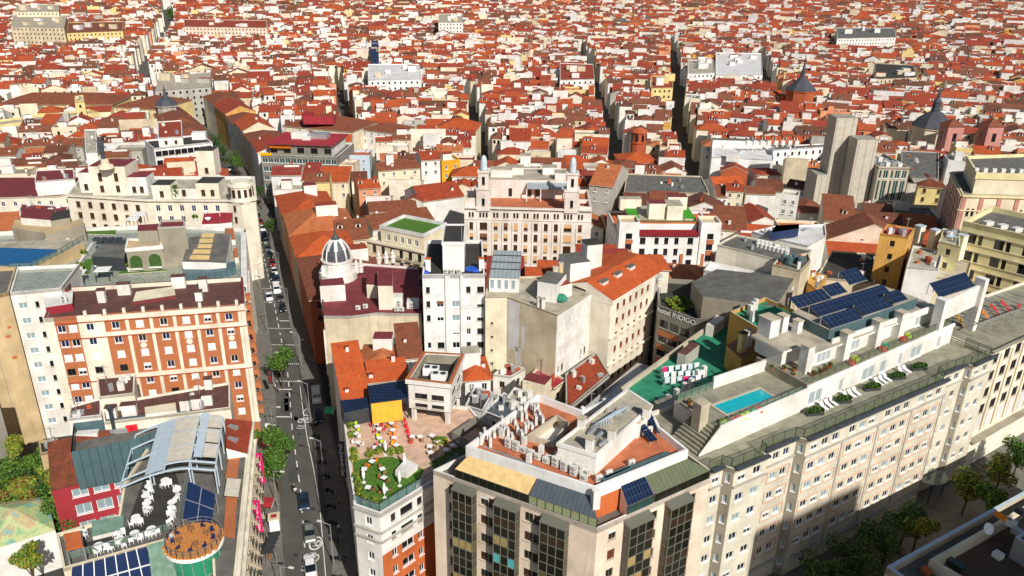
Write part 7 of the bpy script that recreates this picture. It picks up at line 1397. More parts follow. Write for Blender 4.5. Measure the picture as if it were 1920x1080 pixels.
solo('canopy_hut', b, 'terracotta coloured flat canopy hut at the left end of the black terrace', 'sun shade', (q[0].x, q[0].y, zd))
rail(T, [q2(x, y, zd) for x, y in ((140, 720), (340, 660), (700, 560), (990, 470), (1060, 440))], zd, 1.1, 'steel', 1.4, 'fence_glass')
rail(T, [q2(x, y, zd) for x, y in ((1140, 430), (1215, -20))], zd, 1.6, 'steel', .8, 'fence_glass')
for x, y, x2, y2, m in ((1200, 460, 1265, 410, 'terracotta'),): pass
b = MB(); b.face([tuple(z2z(x, y, ZQ+.05)) for x, y in ((1190, 870), (1250, 880), (1265, 640), (1205, 640))], 'orange_w'); b.face([tuple(z2z(x, y, ZQ+.05)) for x, y in ((1200, 560), (1265, 560), (1280, 415), (1225, 415))], 'orange_w'); T.part('terracotta_terrace', b)
b = MB(); p = [z2z(x, y, ZQ+1.9) for x, y in ((1195, 650), (1270, 655), (1285, 565), (1210, 560))]; b.prism(ccw([v.to_2d() for v in p]), ZQ+1.8, ZQ+1.95, 'canvas', 'canvas', True); T.part('awning', b)
b = MB(); p = [z2z(1205, 400, 18.4), z2z(1318, 430, 16.9), z2z(1345, 255, 16.9), z2z(1200, 240, 18.4)]; b.face(p, 'tile_r'); b.quads([(v.x, v.y, ZQ) for v in p], p, 'white'); ro = T.part('street_roof', b)
for t in (.3, .7): c0 = p[0].lerp(p[3], t).lerp(p[1].lerp(p[2], t), .3); b = MB(); b.box((c0.x, c0.y, c0.z-.1), 1.6, .7, .5, -.3, 'metal'); T.part('skylight', b, ro)
T3 = Bld('lower_wing', 'lower wing under the striped glass roof at the bottom left edge', ccw([at(x, y, 12).to_2d() for x, y in ((60, 1180), (395, 1180), (385, 1040), (310, 1045), (120, 1095))]), 12, 'pale_y', foot=False); T3.close(roof='roof_grey', par=0)
# magenta banners
for k, (px, py) in enumerate(((489, 878), (484, 968))):
    p = at(px, py, 8.0); e = Thing('banner_sign', ('upper', 'lower')[k]+' magenta vertical banner with white letters on the canopy hotel front', 'sign', (p.x, p.y, p.z)); b = MB(); b.box((p.x, p.y, p.z-3.0), .95, .16, 6.0, .1, 'magenta_p'); e.part('panel', b); sign(e.e, 'PETIT PALACE', (0, -.1, 0), .1, .55, 'white_p', 'lettering', True, .8)
# ------------------------------------------------------------------ courtyard corner with painted roof
q3 = lambda x, y, z: at(x*.2593, 800+y*.2593, z)
T = Bld('painted_roof_building', 'low white building with a roof painted in green and blue swirls at the left edge', ccw([q3(x, y, 7).to_2d() for x, y in ((-120, 900), (10, 870), (400, 750), (340, 505), (90, 590), (-120, 600))]), 7, 'white'); T.close(roof=None, par=0)
b = MB(); ap = q3(90, 595, 9.0); R4 = [q3(x, y, 7.05) for x, y in ((-120, 900), (10, 870), (400, 750), (340, 505))]
for p, q in zip(R4, R4[1:]): b.face([p, q, ap], 'mural_green')
b.face([R4[3], q3(-120, 560, 7.05), ap], 'mural_green'); b.face([q3(-120, 560, 7.05), R4[0], ap], 'mural_green'); T.part('painted_roof', b)
# ------------------------------------------------------------------ hand-placed houses of the middle distance
B4 = lambda x, y: (440+x*.25, 180+y*.25)
ZN = 19.0
poly, an = front(B4(195, 440), B4(768, 458), ZN, 24); T = Bld('green_window_offices', 'office building with dark bands of green windows and a maroon flat roof by the street', poly, ZN, 'grey_d'); LN = T.L(0)
T.face(0, [(ZN-2.9-3.3*i, 1.7) for i in range(5)], grid(LN, 13, LN/13-.3, .3), style='g'); T.face(3, [(ZN-2.9-3.3*i, 1.7) for i in range(5)], grid(T.L(3), 9, 2.2, .3), style='g'); T.close(roof='roof_grey', par=.7, parw=.4, parm='white')
q = inset(poly, 2.6); b = MB(); facade(T, b, q[0], q[1], ZN-.7, ZN+3.4, 'grey_d', [(ZN+.2, 2.2)], grid((q[1]-q[0]).length, 9, 2.6, .3), style='k'); r_ = q[1:]+q[:1]; b.quads([(p.x, p.y, ZN-.7) for p in r_], [(p.x, p.y, ZN+3.4) for p in r_], 'white', close=False); T.part('attic_storey', b)
b = MB(); o = inset(poly, 1.6); b.prism(o, ZN+3.4, ZN+3.8, 'roof_red', 'paint_red', True); T.part('maroon_roof', b)
c = (o[0]+o[2])/2
for dx, dy, sx, sy, h in ((-3, 1, 6, 4, 2.2), (4, 2, 7, 5, 1.8), (0, -2, 3, 2, 1.2)): b = MB(); b.box((c.x+dx, c.y+dy, ZN+3.8), sx, sy, h, an, 'white' if sx < 7 else 'metal'); T.part('plant_room', b)
b = MB(); p = T.p(0, .3, 0, .1); b.box((p.x+1.6, p.y-.2, ZN-.2), 4.5, .4, 1.0, an, 'yellow_p'); T.part('yellow_sign', b)
b = MB(); p0, p1 = T.p(0, 3, ZN+2.3, -1.2), T.p(0, 11, ZN+2.3, -1.2); p2, p3 = T.p(0, 11, ZN+3.2, -2.8), T.p(0, 3, ZN+3.2, -2.8); b.face([p0, p1, p2, p3], 'orange_p'); b.face([p3, p2, p1, p0], 'orange_p'); T.part('awning', b)
T = old_house('big brown-roofed mansion with a red roof lantern behind the green-windowed offices', B4(360, 222), B4(880, 268), 17, 24, 'hip', 'tile_b', 'cream', dorm=[], cut=False, chim=[], box=False, pitch=.32)
b = MB(); p = at(*B4(640, 175), 20.5); b.box((p.x, p.y, 19), 13, 7, 3.2, .05, 'red_w', 'tile_r'); b.box((p.x-5, p.y-1, 19), 4, 4, 4.6, .05, 'crimson', 'tile_c'); T.part('roof_lantern', b)
for a in (
          ('brown-roofed house with white gable piece near the dome', B4(765, 1085), B4(1010, 1065), 15, 16, 'ew', 'tile_b', 'beige', {'dorm': [-3, 2]}),
          ('orange-red roof with two big dormers over a pink wall', B4(930, 697), B4(1095, 684), 16.5, 10, 'ew', 'tile_o', 'salmon', {'dorm': [-2.6, 2.6]}),
          ('long cream house with ribbed brown roof and one skylight box', B4(1075, 560), B4(1390, 536), 18, 9, 'ew', 'tile_b', 'cream', {'box': True}),
          ('white house with magenta-framed windows and red roof left of the yellow one', B4(1398, 480), B4(1540, 470), 19.5, 9, 'ew', 'tile_r', 'white', {}),
          ('bright yellow house with stepped gable and dark windows', B4(1552, 505), B4(1690, 492), 17.5, 8, 'flat', 'tile_r', 'gold', {'box': True}),
          ('wide red-roofed house with glass roof strip behind the pink towers', B4(1400, 790), B4(1720, 745), 15, 14, 'ew', 'tile_r', 'white', {}),
          ('small red-roofed white house with deep roof terrace', B4(1285, 780), B4(1400, 790), 15.5, 10, 'ns', 'tile_r', 'white', {}),
          ('long brown-orange roof beside the cream balconied building', B4(1035, 1000), B4(1500, 930), 14.5, 13, 'ew', 'tile_b', 'white', {}),
          ('brown ridge roof behind the brown courtyard tree', B4(1010, 870), B4(1370, 850), 14, 10, 'ew', 'tile_b', 'beige', {}),
          ('white terrace house with two windows beneath a brown roof', B4(985, 800), B4(1170, 800), 14.5, 8, 'shedn', 'tile_b', 'white', {}),
          ('orange hipped house with yellow eaves beside the narrow street', B4(1515, 240), B4(1815, 250), 16, 15, 'hip', 'tile_o', 'cream', {}),
          ('brown hipped house across the dark slit street', B4(950, 250), B4(1210, 280), 16, 16, 'hip', 'tile_b', 'white', {}),
          ('red roof house with white-blue front below the orange hipped one', B4(1365, 270), B4(1505, 270), 15.5, 9, 'ew', 'tile_r', 'blue_pale', {}),
          ('pale orange house with grey terrace below the brown-roofed mansion', B4(1050, 400), B4(1300, 400), 15, 8, 'flat', 'tile_l', 'peach', {}),
          ('pale blue-grey house with many small windows beside the maroon roof', B4(830, 460), B4(1010, 460), 15, 9, 'flat', 'tile_b', 'blue_pale', {}),
          ('small house with rose walls and maroon roof before the offices', B4(780, 530), B4(890, 535), 15, 8, 'flat', 'tile_c', 'peach', {'box': False})):
    kw = dict(cut=False, dorm=[], box=False); kw.update(a[8]); old_house(a[0], a[1], a[2], a[3], a[4], a[5], a[6], a[7], **kw)
def street_house(label, y0, y1, w, z, kind, roof, wall, line=EAST, side=1, **kw):
    p0, p1 = Vector((xat(line, y0)+.6*side, y0)), Vector((xat(line, y1)+.6*side, y1)); d = (p1-p0).normalized(); n = Vector((d.y, -d.x))*side; c = (p0+p1)/2+n*w/2; ang = atan2(-d.x, d.y)
    s = house_spec(c, w, (p1-p0).length, ang, z, random.Random(int(y0)), kind, (roof, roof), (wall, wall)); s.update(dict(cut=False, box=False, dorm=[])); s.update(kw); FOOT.append(rectc(c, w, (p1-p0).length, ang)); return emit_house(s, label, None)
street_house('large brown-roofed block with brick side wall right behind the dome', 160, 186, 21, 16.5, 'hip', 'tile_b', 'brick', pitch=.3, box=True, bp=(3, 4, 5, 4, 2.6), chim=[(-5, -6, 1.2, .8), (-6, 3, 1.2, .8), (6, -3, 1.1, .8), (-2, 8, 1.2, .7)]); street_house('house with vivid orange roof planes facing the street', 186.4, 203, 15, 16.3, 'hip', 'tile_or', 'beige')
street_house('pink-walled house with brown hipped roof at the shaded street side', 203.4, 222, 18, 16.5, 'hip', 'tile_l', 'salmon', box=True, bp=(2, -2, 6, 4, 2.6)); street_house('low brown-roofed corner house before the green-windowed offices', 222.4, 246, 16, 15, 'hip', 'tile_o', 'peach', box=True, bp=(2, 4, 4, 4, 3))
for k, (y0, y1, w, z, kd, rf, wl) in enumerate(((292, 312, 13, 18, 'ns', 'tile_r', 'white'), (312.3, 330, 14, 17, 'hip', 'tile_b', 'beige'), (330.3, 350, 13, 18, 'ns', 'tile_o', 'cream'), (350.3, 372, 14, 16, 'hip', 'tile_b', 'white'), (372.3, 396, 14, 17, 'ns', 'tile_r', 'ochre'), (396.3, 420, 15, 17, 'hip', 'tile_b', 'white'))): street_house('%s house on the shaded side up the street, %s beyond the offices' % (wl, ('first', 'second', 'third', 'fourth', 'fifth', 'sixth')[k]), y0, y1, w, z, kd, rf, wl)
for k, (y0, y1, w, z, kd, rf, wl) in enumerate(((316, 338, 14, 14, 'hip', 'tile_b', 'brick'), (338.3, 362, 14, 14, 'hip', 'tile_b', 'stone'), (362.3, 392, 15, 13.5, 'hip', 'tile_b', 'beige'), (392.3, 420, 14, 13.5, 'hip', 'tile_d', 'cream'))): street_house('%s house on the sunny side up the street, %s past the banded building' % (wl, ('first', 'second', 'third', 'fourth')[k]), y0, y1, w, z, kd, rf, wl, WEST, -1)
# larger blocks on the far side of the old town
for lb, px, z, wl, rf in (('cream apartment block with balconies at the far left', ((20, 50), (120, 52), (125, 30), (25, 28)), 30, 'beige', 'roof_pale'), ('broad pale block with green-grey front at the far left', ((125, 62), (230, 58), (232, 40), (128, 42)), 24, 'yellow', 'tile_b'),
                          ('far yellow block beside the street, left', ((30, 22), (110, 22), (110, 8), (30, 8)), 34, 'cream', 'roof_pale'), ('row of pink and cream fronts far up the street', ((345, 50), (500, 52), (500, 38), (345, 36)), 24, 'peach', 'tile_r'),
                          ('far orange hall with grey ridge roof', ((1130, 44), (1240, 40), (1236, 26), (1128, 30)), 20, 'terracotta', 'roof_grey'), ('far white block with pale openings in the middle', ((822, 42), (868, 42), (868, 26), (822, 26)), 28, 'white', 'roof_pale'),
                          ('long white building with flat roof in the upper right', ((1570, 72), (1680, 70), (1676, 52), (1568, 52)), 24, 'white', 'roof_grey'), ('dark-roofed hall right of the church spire', ((1640, 148), (1720, 145), (1712, 122), (1640, 118)), 19, 'beige', 'roof_dark'),
                          ('cluster of stepped white houses left of the spire', ((1342, 140), (1430, 140), (1428, 100), (1342, 98)), 19, 'white_c', 'white_b'), ('white block with terraces above the narrow right street', ((1290, 138), (1340, 136), (1338, 112), (1290, 112)), 20, 'white_c', 'roof_pale'),
                          ('wide white stepped block in the middle distance', ((690, 150), (790, 148), (786, 120), (690, 120)), 20, 'white_c', 'white_b'), ('white block beside the far diagonal street', ((1050, 150), (1115, 148), (1112, 120), (1050, 118)), 20, 'white_c', 'tile_r'),
                          ('grey-green modern block up the street with stepped glass', ((290, 170), (395, 162), (395, 135), (300, 142)), 20, 'grey', 'roof_pale'), ('yellow block with green courtyard trees by the right narrow street', ((1222, 165), (1262, 164), (1262, 142), (1222, 142)), 20, 'yellow', 'tile_r'), ('thin dark blue wrapped tower in the far middle', ((696, 108), (710, 108), (709, 76), (696, 76)), 22, 'navy_p', 'navy_p')):
    T = flat(lb, px, z, wl, rf, style=lambda r, c: None, cat='building', name='far_block'); rn = random.Random(int(px[0][0])); a, b_, c = T.poly[0], T.poly[1], T.poly[2]
    for k in range(5): p = a+(b_-a)*rn.uniform(.1, .9)+(c-b_)*rn.uniform(.15, .8); vent_box(T, (p.x, p.y, z-.5), rn.uniform(2.5, 7), rn.uniform(2.5, 5), rn.uniform(2, 4.5), 0, rn.choice(('white', 'white_b', 'beige', wl)), rn.choice(('tile_r', 'roof_pale', 'white_b')), False, 'roof_room')
# ------------------------------------------------------------------ trees
def tree(px, py, r, h, lab, mats, seed, group='street trees', zg=0., n=2600, pos=None, name='tree'):
    p = pos or at(px, py, h*.72); rn = random.Random(seed); T = Thing(name, lab, 'tree', (p.x, p.y, zg), group); b = MB(); top = h-r*.9
    b.tube((p.x, p.y, zg), (p.x+.1, p.y, zg+top*.6), .2, 'bark', 7, .15); lobes = [(rn.gauss(0, r*.42), rn.gauss(0, r*.42), zg+top+rn.uniform(-.35, .6)*r, r*rn.uniform(.42, .66)) for _ in range(9)]
    for x, y, z, q in lobes[:6]: b.tube((p.x+.1, p.y, zg+top*.58), (p.x+x*.8, p.y+y*.8, z-q*.2), .11, 'bark', 5, .04)
    T.part('trunk', b); c = MB(); up = Vector((0, 0, 1))
    for k in range(n):
        x, y, z, q = rn.choice(lobes); d = Vector((rn.gauss(0, 1), rn.gauss(0, 1), rn.gauss(0, .9))).normalized(); o = Vector((p.x+x, p.y+y, z))+d*q*rn.uniform(.55, 1.05)
        s = rn.uniform(.13, .3)*(1 if r < 5 else 3); nrm = (d*.7+Vector((rn.gauss(0, .6), rn.gauss(0, .6), rn.gauss(.3, .6)))).normalized(); t = nrm.orthogonal().normalized(); t = Matrix.Rotation(rn.uniform(0, 6), 3, nrm) @ t; u = nrm.cross(t)
        c.face([o-t*s, o-u*s*.6, o+t*s, o+u*s*.6], rn.choice(mats))
    T.part('crown', c)
G1, G2, GY, GR = ('leaf_a', 'leaf_a', 'leaf_c', 'leaf_b'), ('leaf_c', 'leaf_d', 'leaf_a'), ('leaf_y', 'leaf_b', 'leaf_a', 'leaf_y'), ('leaf_r', 'leaf_r', 'leaf_y', 'leaf_b')
tree(524, 680, 2.9, 9, 'round street tree alone by the left pavement near the crossing', G1, 1); tree(519, 822, 2.6, 8.5, 'street tree behind its twin outside the canopy hotel', G1, 2); tree(517, 868, 3.0, 9, 'fuller front street tree outside the canopy hotel', G1, 3)
for k, (x, y, r, m, l) in enumerate(((1818, 915, 3.4, GY, 'yellow-green tree nearest the hotel entrance canopy'), (1878, 882, 3.2, GY, 'yellowing pavement tree right of the entrance canopy'), (1912, 852, 3.0, G1, 'green pavement tree at the right edge'), (1722, 992, 2.4, GY, 'small yellow tree left of the entrance canopy'), (1665, 1010, 4.0, G2, 'dark spreading tree below the shadowed hotel front'), (1610, 1045, 4.2, G2, 'large dark tree at the bottom edge under the hotel'), (1700, 975, 3.4, G2, 'dark tree behind the small yellow one'), (1860, 940, 2.6, G1, 'bright green tree over the street at the right'), (1560, 1072, 3.6, G2, 'dark tree lowest in front of the long hotel'))): tree(x, y, r*.85, 8, l, m, 20+k, 'trees along the hotel street')
for k, (x, y, r, m, l) in enumerate(((22, 845, 2.0, GY, 'yellow-topped small tree at the left edge'), (20, 880, 2.6, G1, 'green courtyard tree at the left edge'), (70, 872, 2.4, G1, 'courtyard tree beside the tan wall foot'), (60, 908, 2.6, G2, 'dark courtyard tree in the middle of the group'), (95, 905, 2.4, GY, 'yellow-green courtyard tree between darker ones'), (112, 895, 1.8, GR, 'russet courtyard tree among green ones'), (128, 915, 2.6, G1, 'tall green courtyard tree by the crimson wall'), (120, 950, 3.2, G1, 'largest green courtyard tree before the crimson wall'), (35, 930, 2.2, GR, 'brown-leaved courtyard tree left'), (45, 925, 1.8, GY, 'small bright yellow courtyard tree'), (55, 1058, 1.8, GY, 'small yellow shrub tree below the painted roof'), (5, 930, 2.4, G1, 'courtyard tree cut by the left edge'))): tree(x, y, r, 10, l, m, 40+k, 'courtyard trees', n=2000)
for k, (x, y, r, m, l) in enumerate(((403, 262, 3.2, G2, 'dark tree up the street by the banded building'), (418, 280, 3.4, G2, 'second dark tree up the street'), (432, 296, 3.2, G2, 'third dark tree up the street'), (442, 306, 2.8, G1, 'lowest of the trees up the street'), (680, 392, 4.2, GR, 'brown autumn tree in the courtyard behind the dome'), (487, 362, 2.0, G2, 'small tree on the shaded pavement, upper'), (502, 428, 2.0, G2, 'small tree on the shaded pavement, lower'), (1590, 232, 2.6, G1, 'small tree behind the concrete tower'), (500, 30, 8, G2, 'far dark tree beside the pink row'), (322, 20, 9, G2, 'far trees over the end of the street'))): tree(x, y, r, 9 if r < 5 else 18, l, m, 60+k, 'trees up the street' if r < 5 else 'far trees', n=1300)
for k in range(16): tree(440+k*7, 6+(k % 4)*3, 11, 28, 'far dark green tree in the park at the top edge', G2, 90+k, 'far park trees', n=160)
for k in range(18): tree(1760+k*9, 8+(k % 5)*4, 12, 28, 'far dark tree in the park at the top right edge', G2, 120+k, 'far right park trees', n=160)
# ------------------------------------------------------------------ cars
def loft(prof, m, mb):
    """prof: list of (y, half width, z low, z high)"""
    rings = []
    for y, hw, z0, z1 in prof: rings.append([(-hw, y, z0), (hw, y, z0), (hw*.98, y, (z0+z1)/2), (hw*.86, y, z1), (-hw*.86, y, z1), (-hw*.98, y, (z0+z1)/2)])
    for a, b in zip(rings, rings[1:]): mb.quads(b, a, m)
    mb.face(rings[0], m); mb.face(rings[-1][::-1], m)
_car = {}
def car_meshes(kind, paint):
    k = (kind, paint)
    if k in _car: return _car[k]
    b, g_, wh, li = MB(), MB(), MB(), MB()
    if kind == 'van':
        loft([(-2.5, .85, .35, .9), (-2.35, .95, .3, 1.25), (2.3, .97, .3, 1.2), (2.45, .93, .35, 1.15)], paint, b); loft([(-1.9, .86, 1.22, 1.3), (-1.35, .88, 1.2, 1.95), (2.15, .9, 1.18, 2.0), (2.4, .86, 1.15, 1.3)], paint, b); L = 2.5
        g_.face([(-.78, -1.86, 1.36), (.78, -1.86, 1.36), (.72, -1.42, 1.9), (-.72, -1.42, 1.9)], 'glass'); wy = 1.6
        for s in (-1, 1): g_.box((s*.87, -.75, 1.4), .06, .9, .42, 0, 'glass')
    else:
        loft([(-2.15, .74, .35, .62), (-2.0, .86, .28, .78), (-1.0, .9, .25, .92), (1.3, .9, .25, .95), (2.0, .86, .3, .9), (2.2, .76, .38, .78)], paint, b); loft([(-1.15, .78, .88, .93), (-.5, .76, .9, 1.42), (.9, .76, .9, 1.45), (1.75, .74, .88, .96)], 'glass', g_)
        b.face([(-.62, -.48, 1.44), (.62, -.48, 1.44), (.62, .88, 1.47), (-.62, .88, 1.47)], paint); L = 2.15; wy = 1.35
    for s in (-1, 1):
        li.box((s*.58, -L-.0, .58), .3, .12, .14, 0, 'white_p'); li.box((s*.6, L+.0, .62), .26, .12, .14, 0, 'red_p')
    t = MB(); t.tube((-.1, 0, 0), (.1, 0, 0), .33, 'rubber', 12); t.tube((-.11, 0, 0), (.11, 0, 0), .19, 'steel', 8)
    _car[k] = (b.mesh('body'), g_.mesh('glazing'), li.mesh('lights'), t.mesh('wheel'), wy); return _car[k]
def car(px, py, paint, label, kind='car', turn=0., pos=None):
    p = pos or at(px, py, 0); d = xat(WEST, p.y+5)-xat(WEST, p.y-5); e = link(('car' if kind == 'car' else 'van'), None, None, (p.x, p.y, .005), math.atan2(-d, 10)+turn, label=label, category=kind, group='vehicles on the street'); m = car_meshes(kind, paint)
    link('body', m[0], e); link('glazing', m[1], e); link('lights', m[2], e)
    for s in (-1, 1):
        for y in (-m[4], m[4]): link('wheel', m[3], e, (s*.82, y, .33))
    e.scale = (1.06, 1.06, 1.06)
car(570, 945, 'car_n', 'dark blue car in the middle of the street beside the motorcyclist'); car(581, 1004, 'car_s', 'beige-grey car between the dark blue car and the white car'); car(582, 1066, 'car_w', 'white car cut by the bottom edge on the street', 'car', pi); car(594, 748, 'car_w', 'white van in the shade beside the hostel', 'van'); car(597, 785, 'car_k', 'black car behind the white van in the shade')
car(519, 546, 'car_w', 'large white van at the crossing below the block', 'van'); car(505, 560, 'car_w', 'white car left of the crossing van'); car(512, 522, 'car_k', 'dark car just beyond the crossing'); car(487, 455, 'car_k', 'black car further up the sunny lane'); car(479, 428, 'car_w', 'white car with dark roof up the sunny lane'); car(471, 410, 'car_w', 'small white car highest in the sunny lane')
for k in range(14): car(0, 0, ('car_k', 'car_g', 'car_s', 'car_n', 'car_w', 'car_r')[k % 6], '%s car parked in the shade up the street, %s along' % (('black', 'grey', 'silver', 'blue', 'white', 'red')[k % 6], ('first', 'second', 'third')[k//6]), pos=Vector((xat(EAST, 190+k*6.5)-4.4, 190+k*6.5, 0)))
for k in range(5): car(0, 0, ('car_s', 'car_k', 'car_w')[k % 3], '%s car on the far stretch of the street, %s' % (('silver', 'black', 'white')[k % 3], ('nearest', 'second', 'third', 'fourth', 'farthest')[k]), pos=Vector(((xat(WEST, 290+k*22)+xat(EAST, 290+k*22))/2, 290+k*22, 0)))
# scooters parked along the shaded pavement
mo, mw_ = MB(), MB(); mo.box((0, 0, .35), .32, 1.3, .3, 0, 'car_k'); mo.box((0, .35, .65), .3, .65, .14, 0, 'cloth_k'); mo.beam((0, -.55, .5), (0, -.75, 1.05), .05, 'metal_d'); mo.beam((-.32, -.7, 1.05), (.32, -.7, 1.05), .03, 'metal_d'); mo.box((0, -.72, .55), .34, .1, .5, 0, 'car_g')
mw_.tube((-.06, 0, 0), (.06, 0, 0), .28, 'rubber', 10); mom, mwm = mo.mesh('body'), mw_.mesh('wheel')
for k in range(12):
    y = 88+k*4.2; p = Vector((xat(EAST, y)-2.6, y, .135)); e = link('scooter', None, None, p, 1.2+.1*(k % 3), label='dark scooter parked on the shaded pavement below the hostel sign', category='scooter', group='parked scooters'); link('body', mom, e); link('wheel', mwm, e, (0, -.62, .28)); link('wheel', mwm, e, (0, .6, .28))
# ------------------------------------------------------------------ people
_pm = {}
def person_mesh(top, legs, hair='hair', pose=0):
    k = (top, legs, pose)
    if k in _pm: return _pm[k]
    me = bpy.data.meshes.new('body'); st = .16 if pose == 0 else .26; arm = .1
    V = [(0, 0, .98), (0, 0, 1.18), (0, .0, 1.4), (0, 0, 1.5), (0, -.02, 1.58), (0, -.02, 1.7), (.1, 0, .92), (.11, -st*.4, .5), (.11, -st, .07), (.12, -st-.14, .03), (-.1, 0, .92), (-.11, st*.3, .5), (-.11, st, .08), (-.12, st-.14, .03),
         (.19, 0, 1.4), (.25, .03, 1.14), (.25, -.1-arm, .9), (.25, -.14-arm, .82), (-.19, 0, 1.4), (-.25, .05, 1.14), (-.25, -.02+arm*.5, .88), (-.25, -.05+arm*.5, .8)]
    E = [(0, 1), (1, 2), (2, 3), (3, 4), (4, 5), (0, 6), (6, 7), (7, 8), (8, 9), (0, 10), (10, 11), (11, 12), (12, 13), (2, 14), (14, 15), (15, 16), (16, 17), (2, 18), (18, 19), (19, 20), (20, 21)]
    R = [.15, .14, .16, .06, .1, .09, .1, .07, .05, .04, .1, .07, .05, .04, .07, .05, .04, .04, .07, .05, .04, .04]
    me.from_pydata(V, E, [])
    o = bpy.data.objects.new('body', me); COL.objects.link(o); md = o.modifiers.new('skin', 'SKIN'); sv = me.skin_vertices[0].data
    for i, r in enumerate(R): sv[i].radius = (r, r*.8)
    sv[0].use_root = True; sb = o.modifiers.new('sub', 'SUBSURF'); sb.levels = 1; sb.render_levels = 1
    bpy.context.view_layer.update(); out = bpy.data.meshes.new_from_object(o.evaluated_get(bpy.context.evaluated_depsgraph_get())); bpy.data.objects.remove(o)
    for m in (top, legs, 'skin', hair, 'rubber'): out.materials.append(MATS[m])
    for f in out.polygons:
        c = f.center; f.use_smooth = True
        f.material_index = 4 if c.z < .09 else 1 if c.z < .98 and abs(c.x) < .2 else 3 if c.z > 1.66 or (c.z > 1.56 and c.y > .03) else 2 if c.z > 1.47 or (abs(c.x) > .2 and c.z < .95) else 0
    _pm[k] = out; return out
def person(px, py, z, top, legs, lab, rz=0., pose=0, pos=None):
    p = pos or at(px, py, z); link('person', person_mesh(top, legs, pose=pose), None, p, rz, label=lab, category='person')
person(324, 1018, 18.3, 'blue_pale', 'cloth_b', 'person in a pale blue shirt standing at the edge of the round wooden deck', 1.0)
person(517, 732, .13, 'cloth_w', 'cloth_k', 'person in white walking on the sunny pavement by the crossing tree', 2.4, 1); person(522, 738, .13, 'cloth_r', 'cloth_b', 'person in a red top walking behind the one in white', 2.4, 1)
for k, (y, t, l, d) in enumerate(((96, 'cloth_k', 'cloth_b', 'black top on the shaded pavement nearest the bottom edge'), (103, 'cloth_w', 'cloth_k', 'white top on the shaded pavement under the hostel'), (110, 'cloth_t', 'cloth_k', 'tan jacket on the shaded pavement below the vertical sign'), (124, 'cloth_r', 'cloth_k', 'red top on the shaded pavement beside the hostel'), (146, 'cloth_b', 'cloth_k', 'blue top near the shaded end of the crossing'), (149, 'cloth_k', 'cloth_t', 'black top following the blue one near the crossing'), (170, 'cloth_w', 'cloth_b', 'white top on the shaded pavement past the crossing'))): person(0, 0, 0, t, l, 'person in a '+d, k*1.1, k % 2, Vector((xat(EAST, y)-1.2-.5*(k % 2), y, .135)))
p = at(553, 925, 0); e = Thing('motorcycle', 'white motorcycle with rider turning beside the dark blue car', 'motorcycle', (p.x, p.y, 0)); e.inst('frame', mom, (p.x, p.y, .05), .8); e.inst('wheel', mwm, (p.x+.44, p.y-.43, .3), .8); e.inst('wheel', mwm, (p.x-.43, p.y+.42, .3), .8); b = MB(); b.box((p.x+.2, p.y-.2, .8), .5, .5, .3, .8, 'white_p'); e.part('fairing', b)
link('person', person_mesh('cloth_k', 'cloth_k', 'white_p', 1), None, (p.x-.05, p.y+.05, .32), .8, label='rider in dark clothes and white helmet on the motorcycle', category='person')
# ------------------------------------------------------------------ street furniture
lp = MB(); lp.tube((0, 0, 0), (0, 0, 8.2), .09, 'metal', 8, .06); lpm = lp.mesh('post'); la = MB(); la.beam((0, 0, 8.1), (1.5, 0, 8.5), .045, 'metal'); lam = la.mesh('arm'); lh = MB(); lh.box((1.75, 0, 8.42), .75, .3, .14, 0, 'ac'); lhm = lh.mesh('lamp_head')
for k, y in enumerate((86, 108, 128, 150, 176, 202)):
    for s in (0, 1):
        x = xat(WEST, y)+3.2 if s == 0 else xat(EAST, y+9)-3.0; e = link('street_lamp', None, None, (x, y+9*s, .13), pi*s-.25, label='tall grey street lamp on the %s pavement, %s from the bottom edge' % (('sunny', 'shaded')[s], ('first', 'second', 'third', 'fourth', 'fifth', 'sixth')[k]), category='street lamp', group='street lamps'); link('post', lpm, e); link('arm', lam, e); link('lamp_head', lhm, e)
p = at(511, 1040, .13); e = Thing('bus_shelter', 'dark-roofed bus shelter on the left pavement near the bottom edge', 'bus shelter', (p.x, p.y, .13)); b = MB()
for k in range(5): b.box((p.x, p.y-2.0+k, 2.45), 1.7, .92, .1, .27, 'metal_d'); 
e.part('roof', b)
for dx, dy in ((-.7, -2), (.7, -2), (-.7, 2), (.7, 2)): b = MB(); b.beam((p.x+dx-dy*.27, p.y+dy, .13), (p.x+dx-dy*.27, p.y+dy, 2.45), .05, 'metal'); e.part('post', b)
b = MB(); b.face([(p.x-.7+.54, p.y-2, .3), (p.x-.7-.54, p.y+2, .3), (p.x-.7-.54, p.y+2, 2.3), (p.x-.7+.54, p.y-2, 2.3)], 'fence_blue'); e.part('glass', b); b = MB(); b.box((p.x-.4, p.y, .5), .4, 3, .08, .27, 'wood'); e.part('bench', b)
p = at(516, 990, .13); e = Thing('kiosk', 'small white kiosk with a red painted top on the left pavement', 'kiosk', (p.x, p.y, .13)); b = MB(); b.box((p.x, p.y, .13), 1.6, 1.6, 2.3, .27, 'white_p'); e.part('booth', b); b = MB(); b.box((p.x, p.y, 2.44), 1.9, 1.9, .14, .27, 'cream'); b.box((p.x, p.y, 2.59), .9, .9, .03, .27, 'paint_red'); e.part('roof', b); b = MB(); b.box((p.x-.3, p.y+1.6, .13), .7, .7, 1.5, .27, 'yellow_p'); e.part('side_cabinet', b)
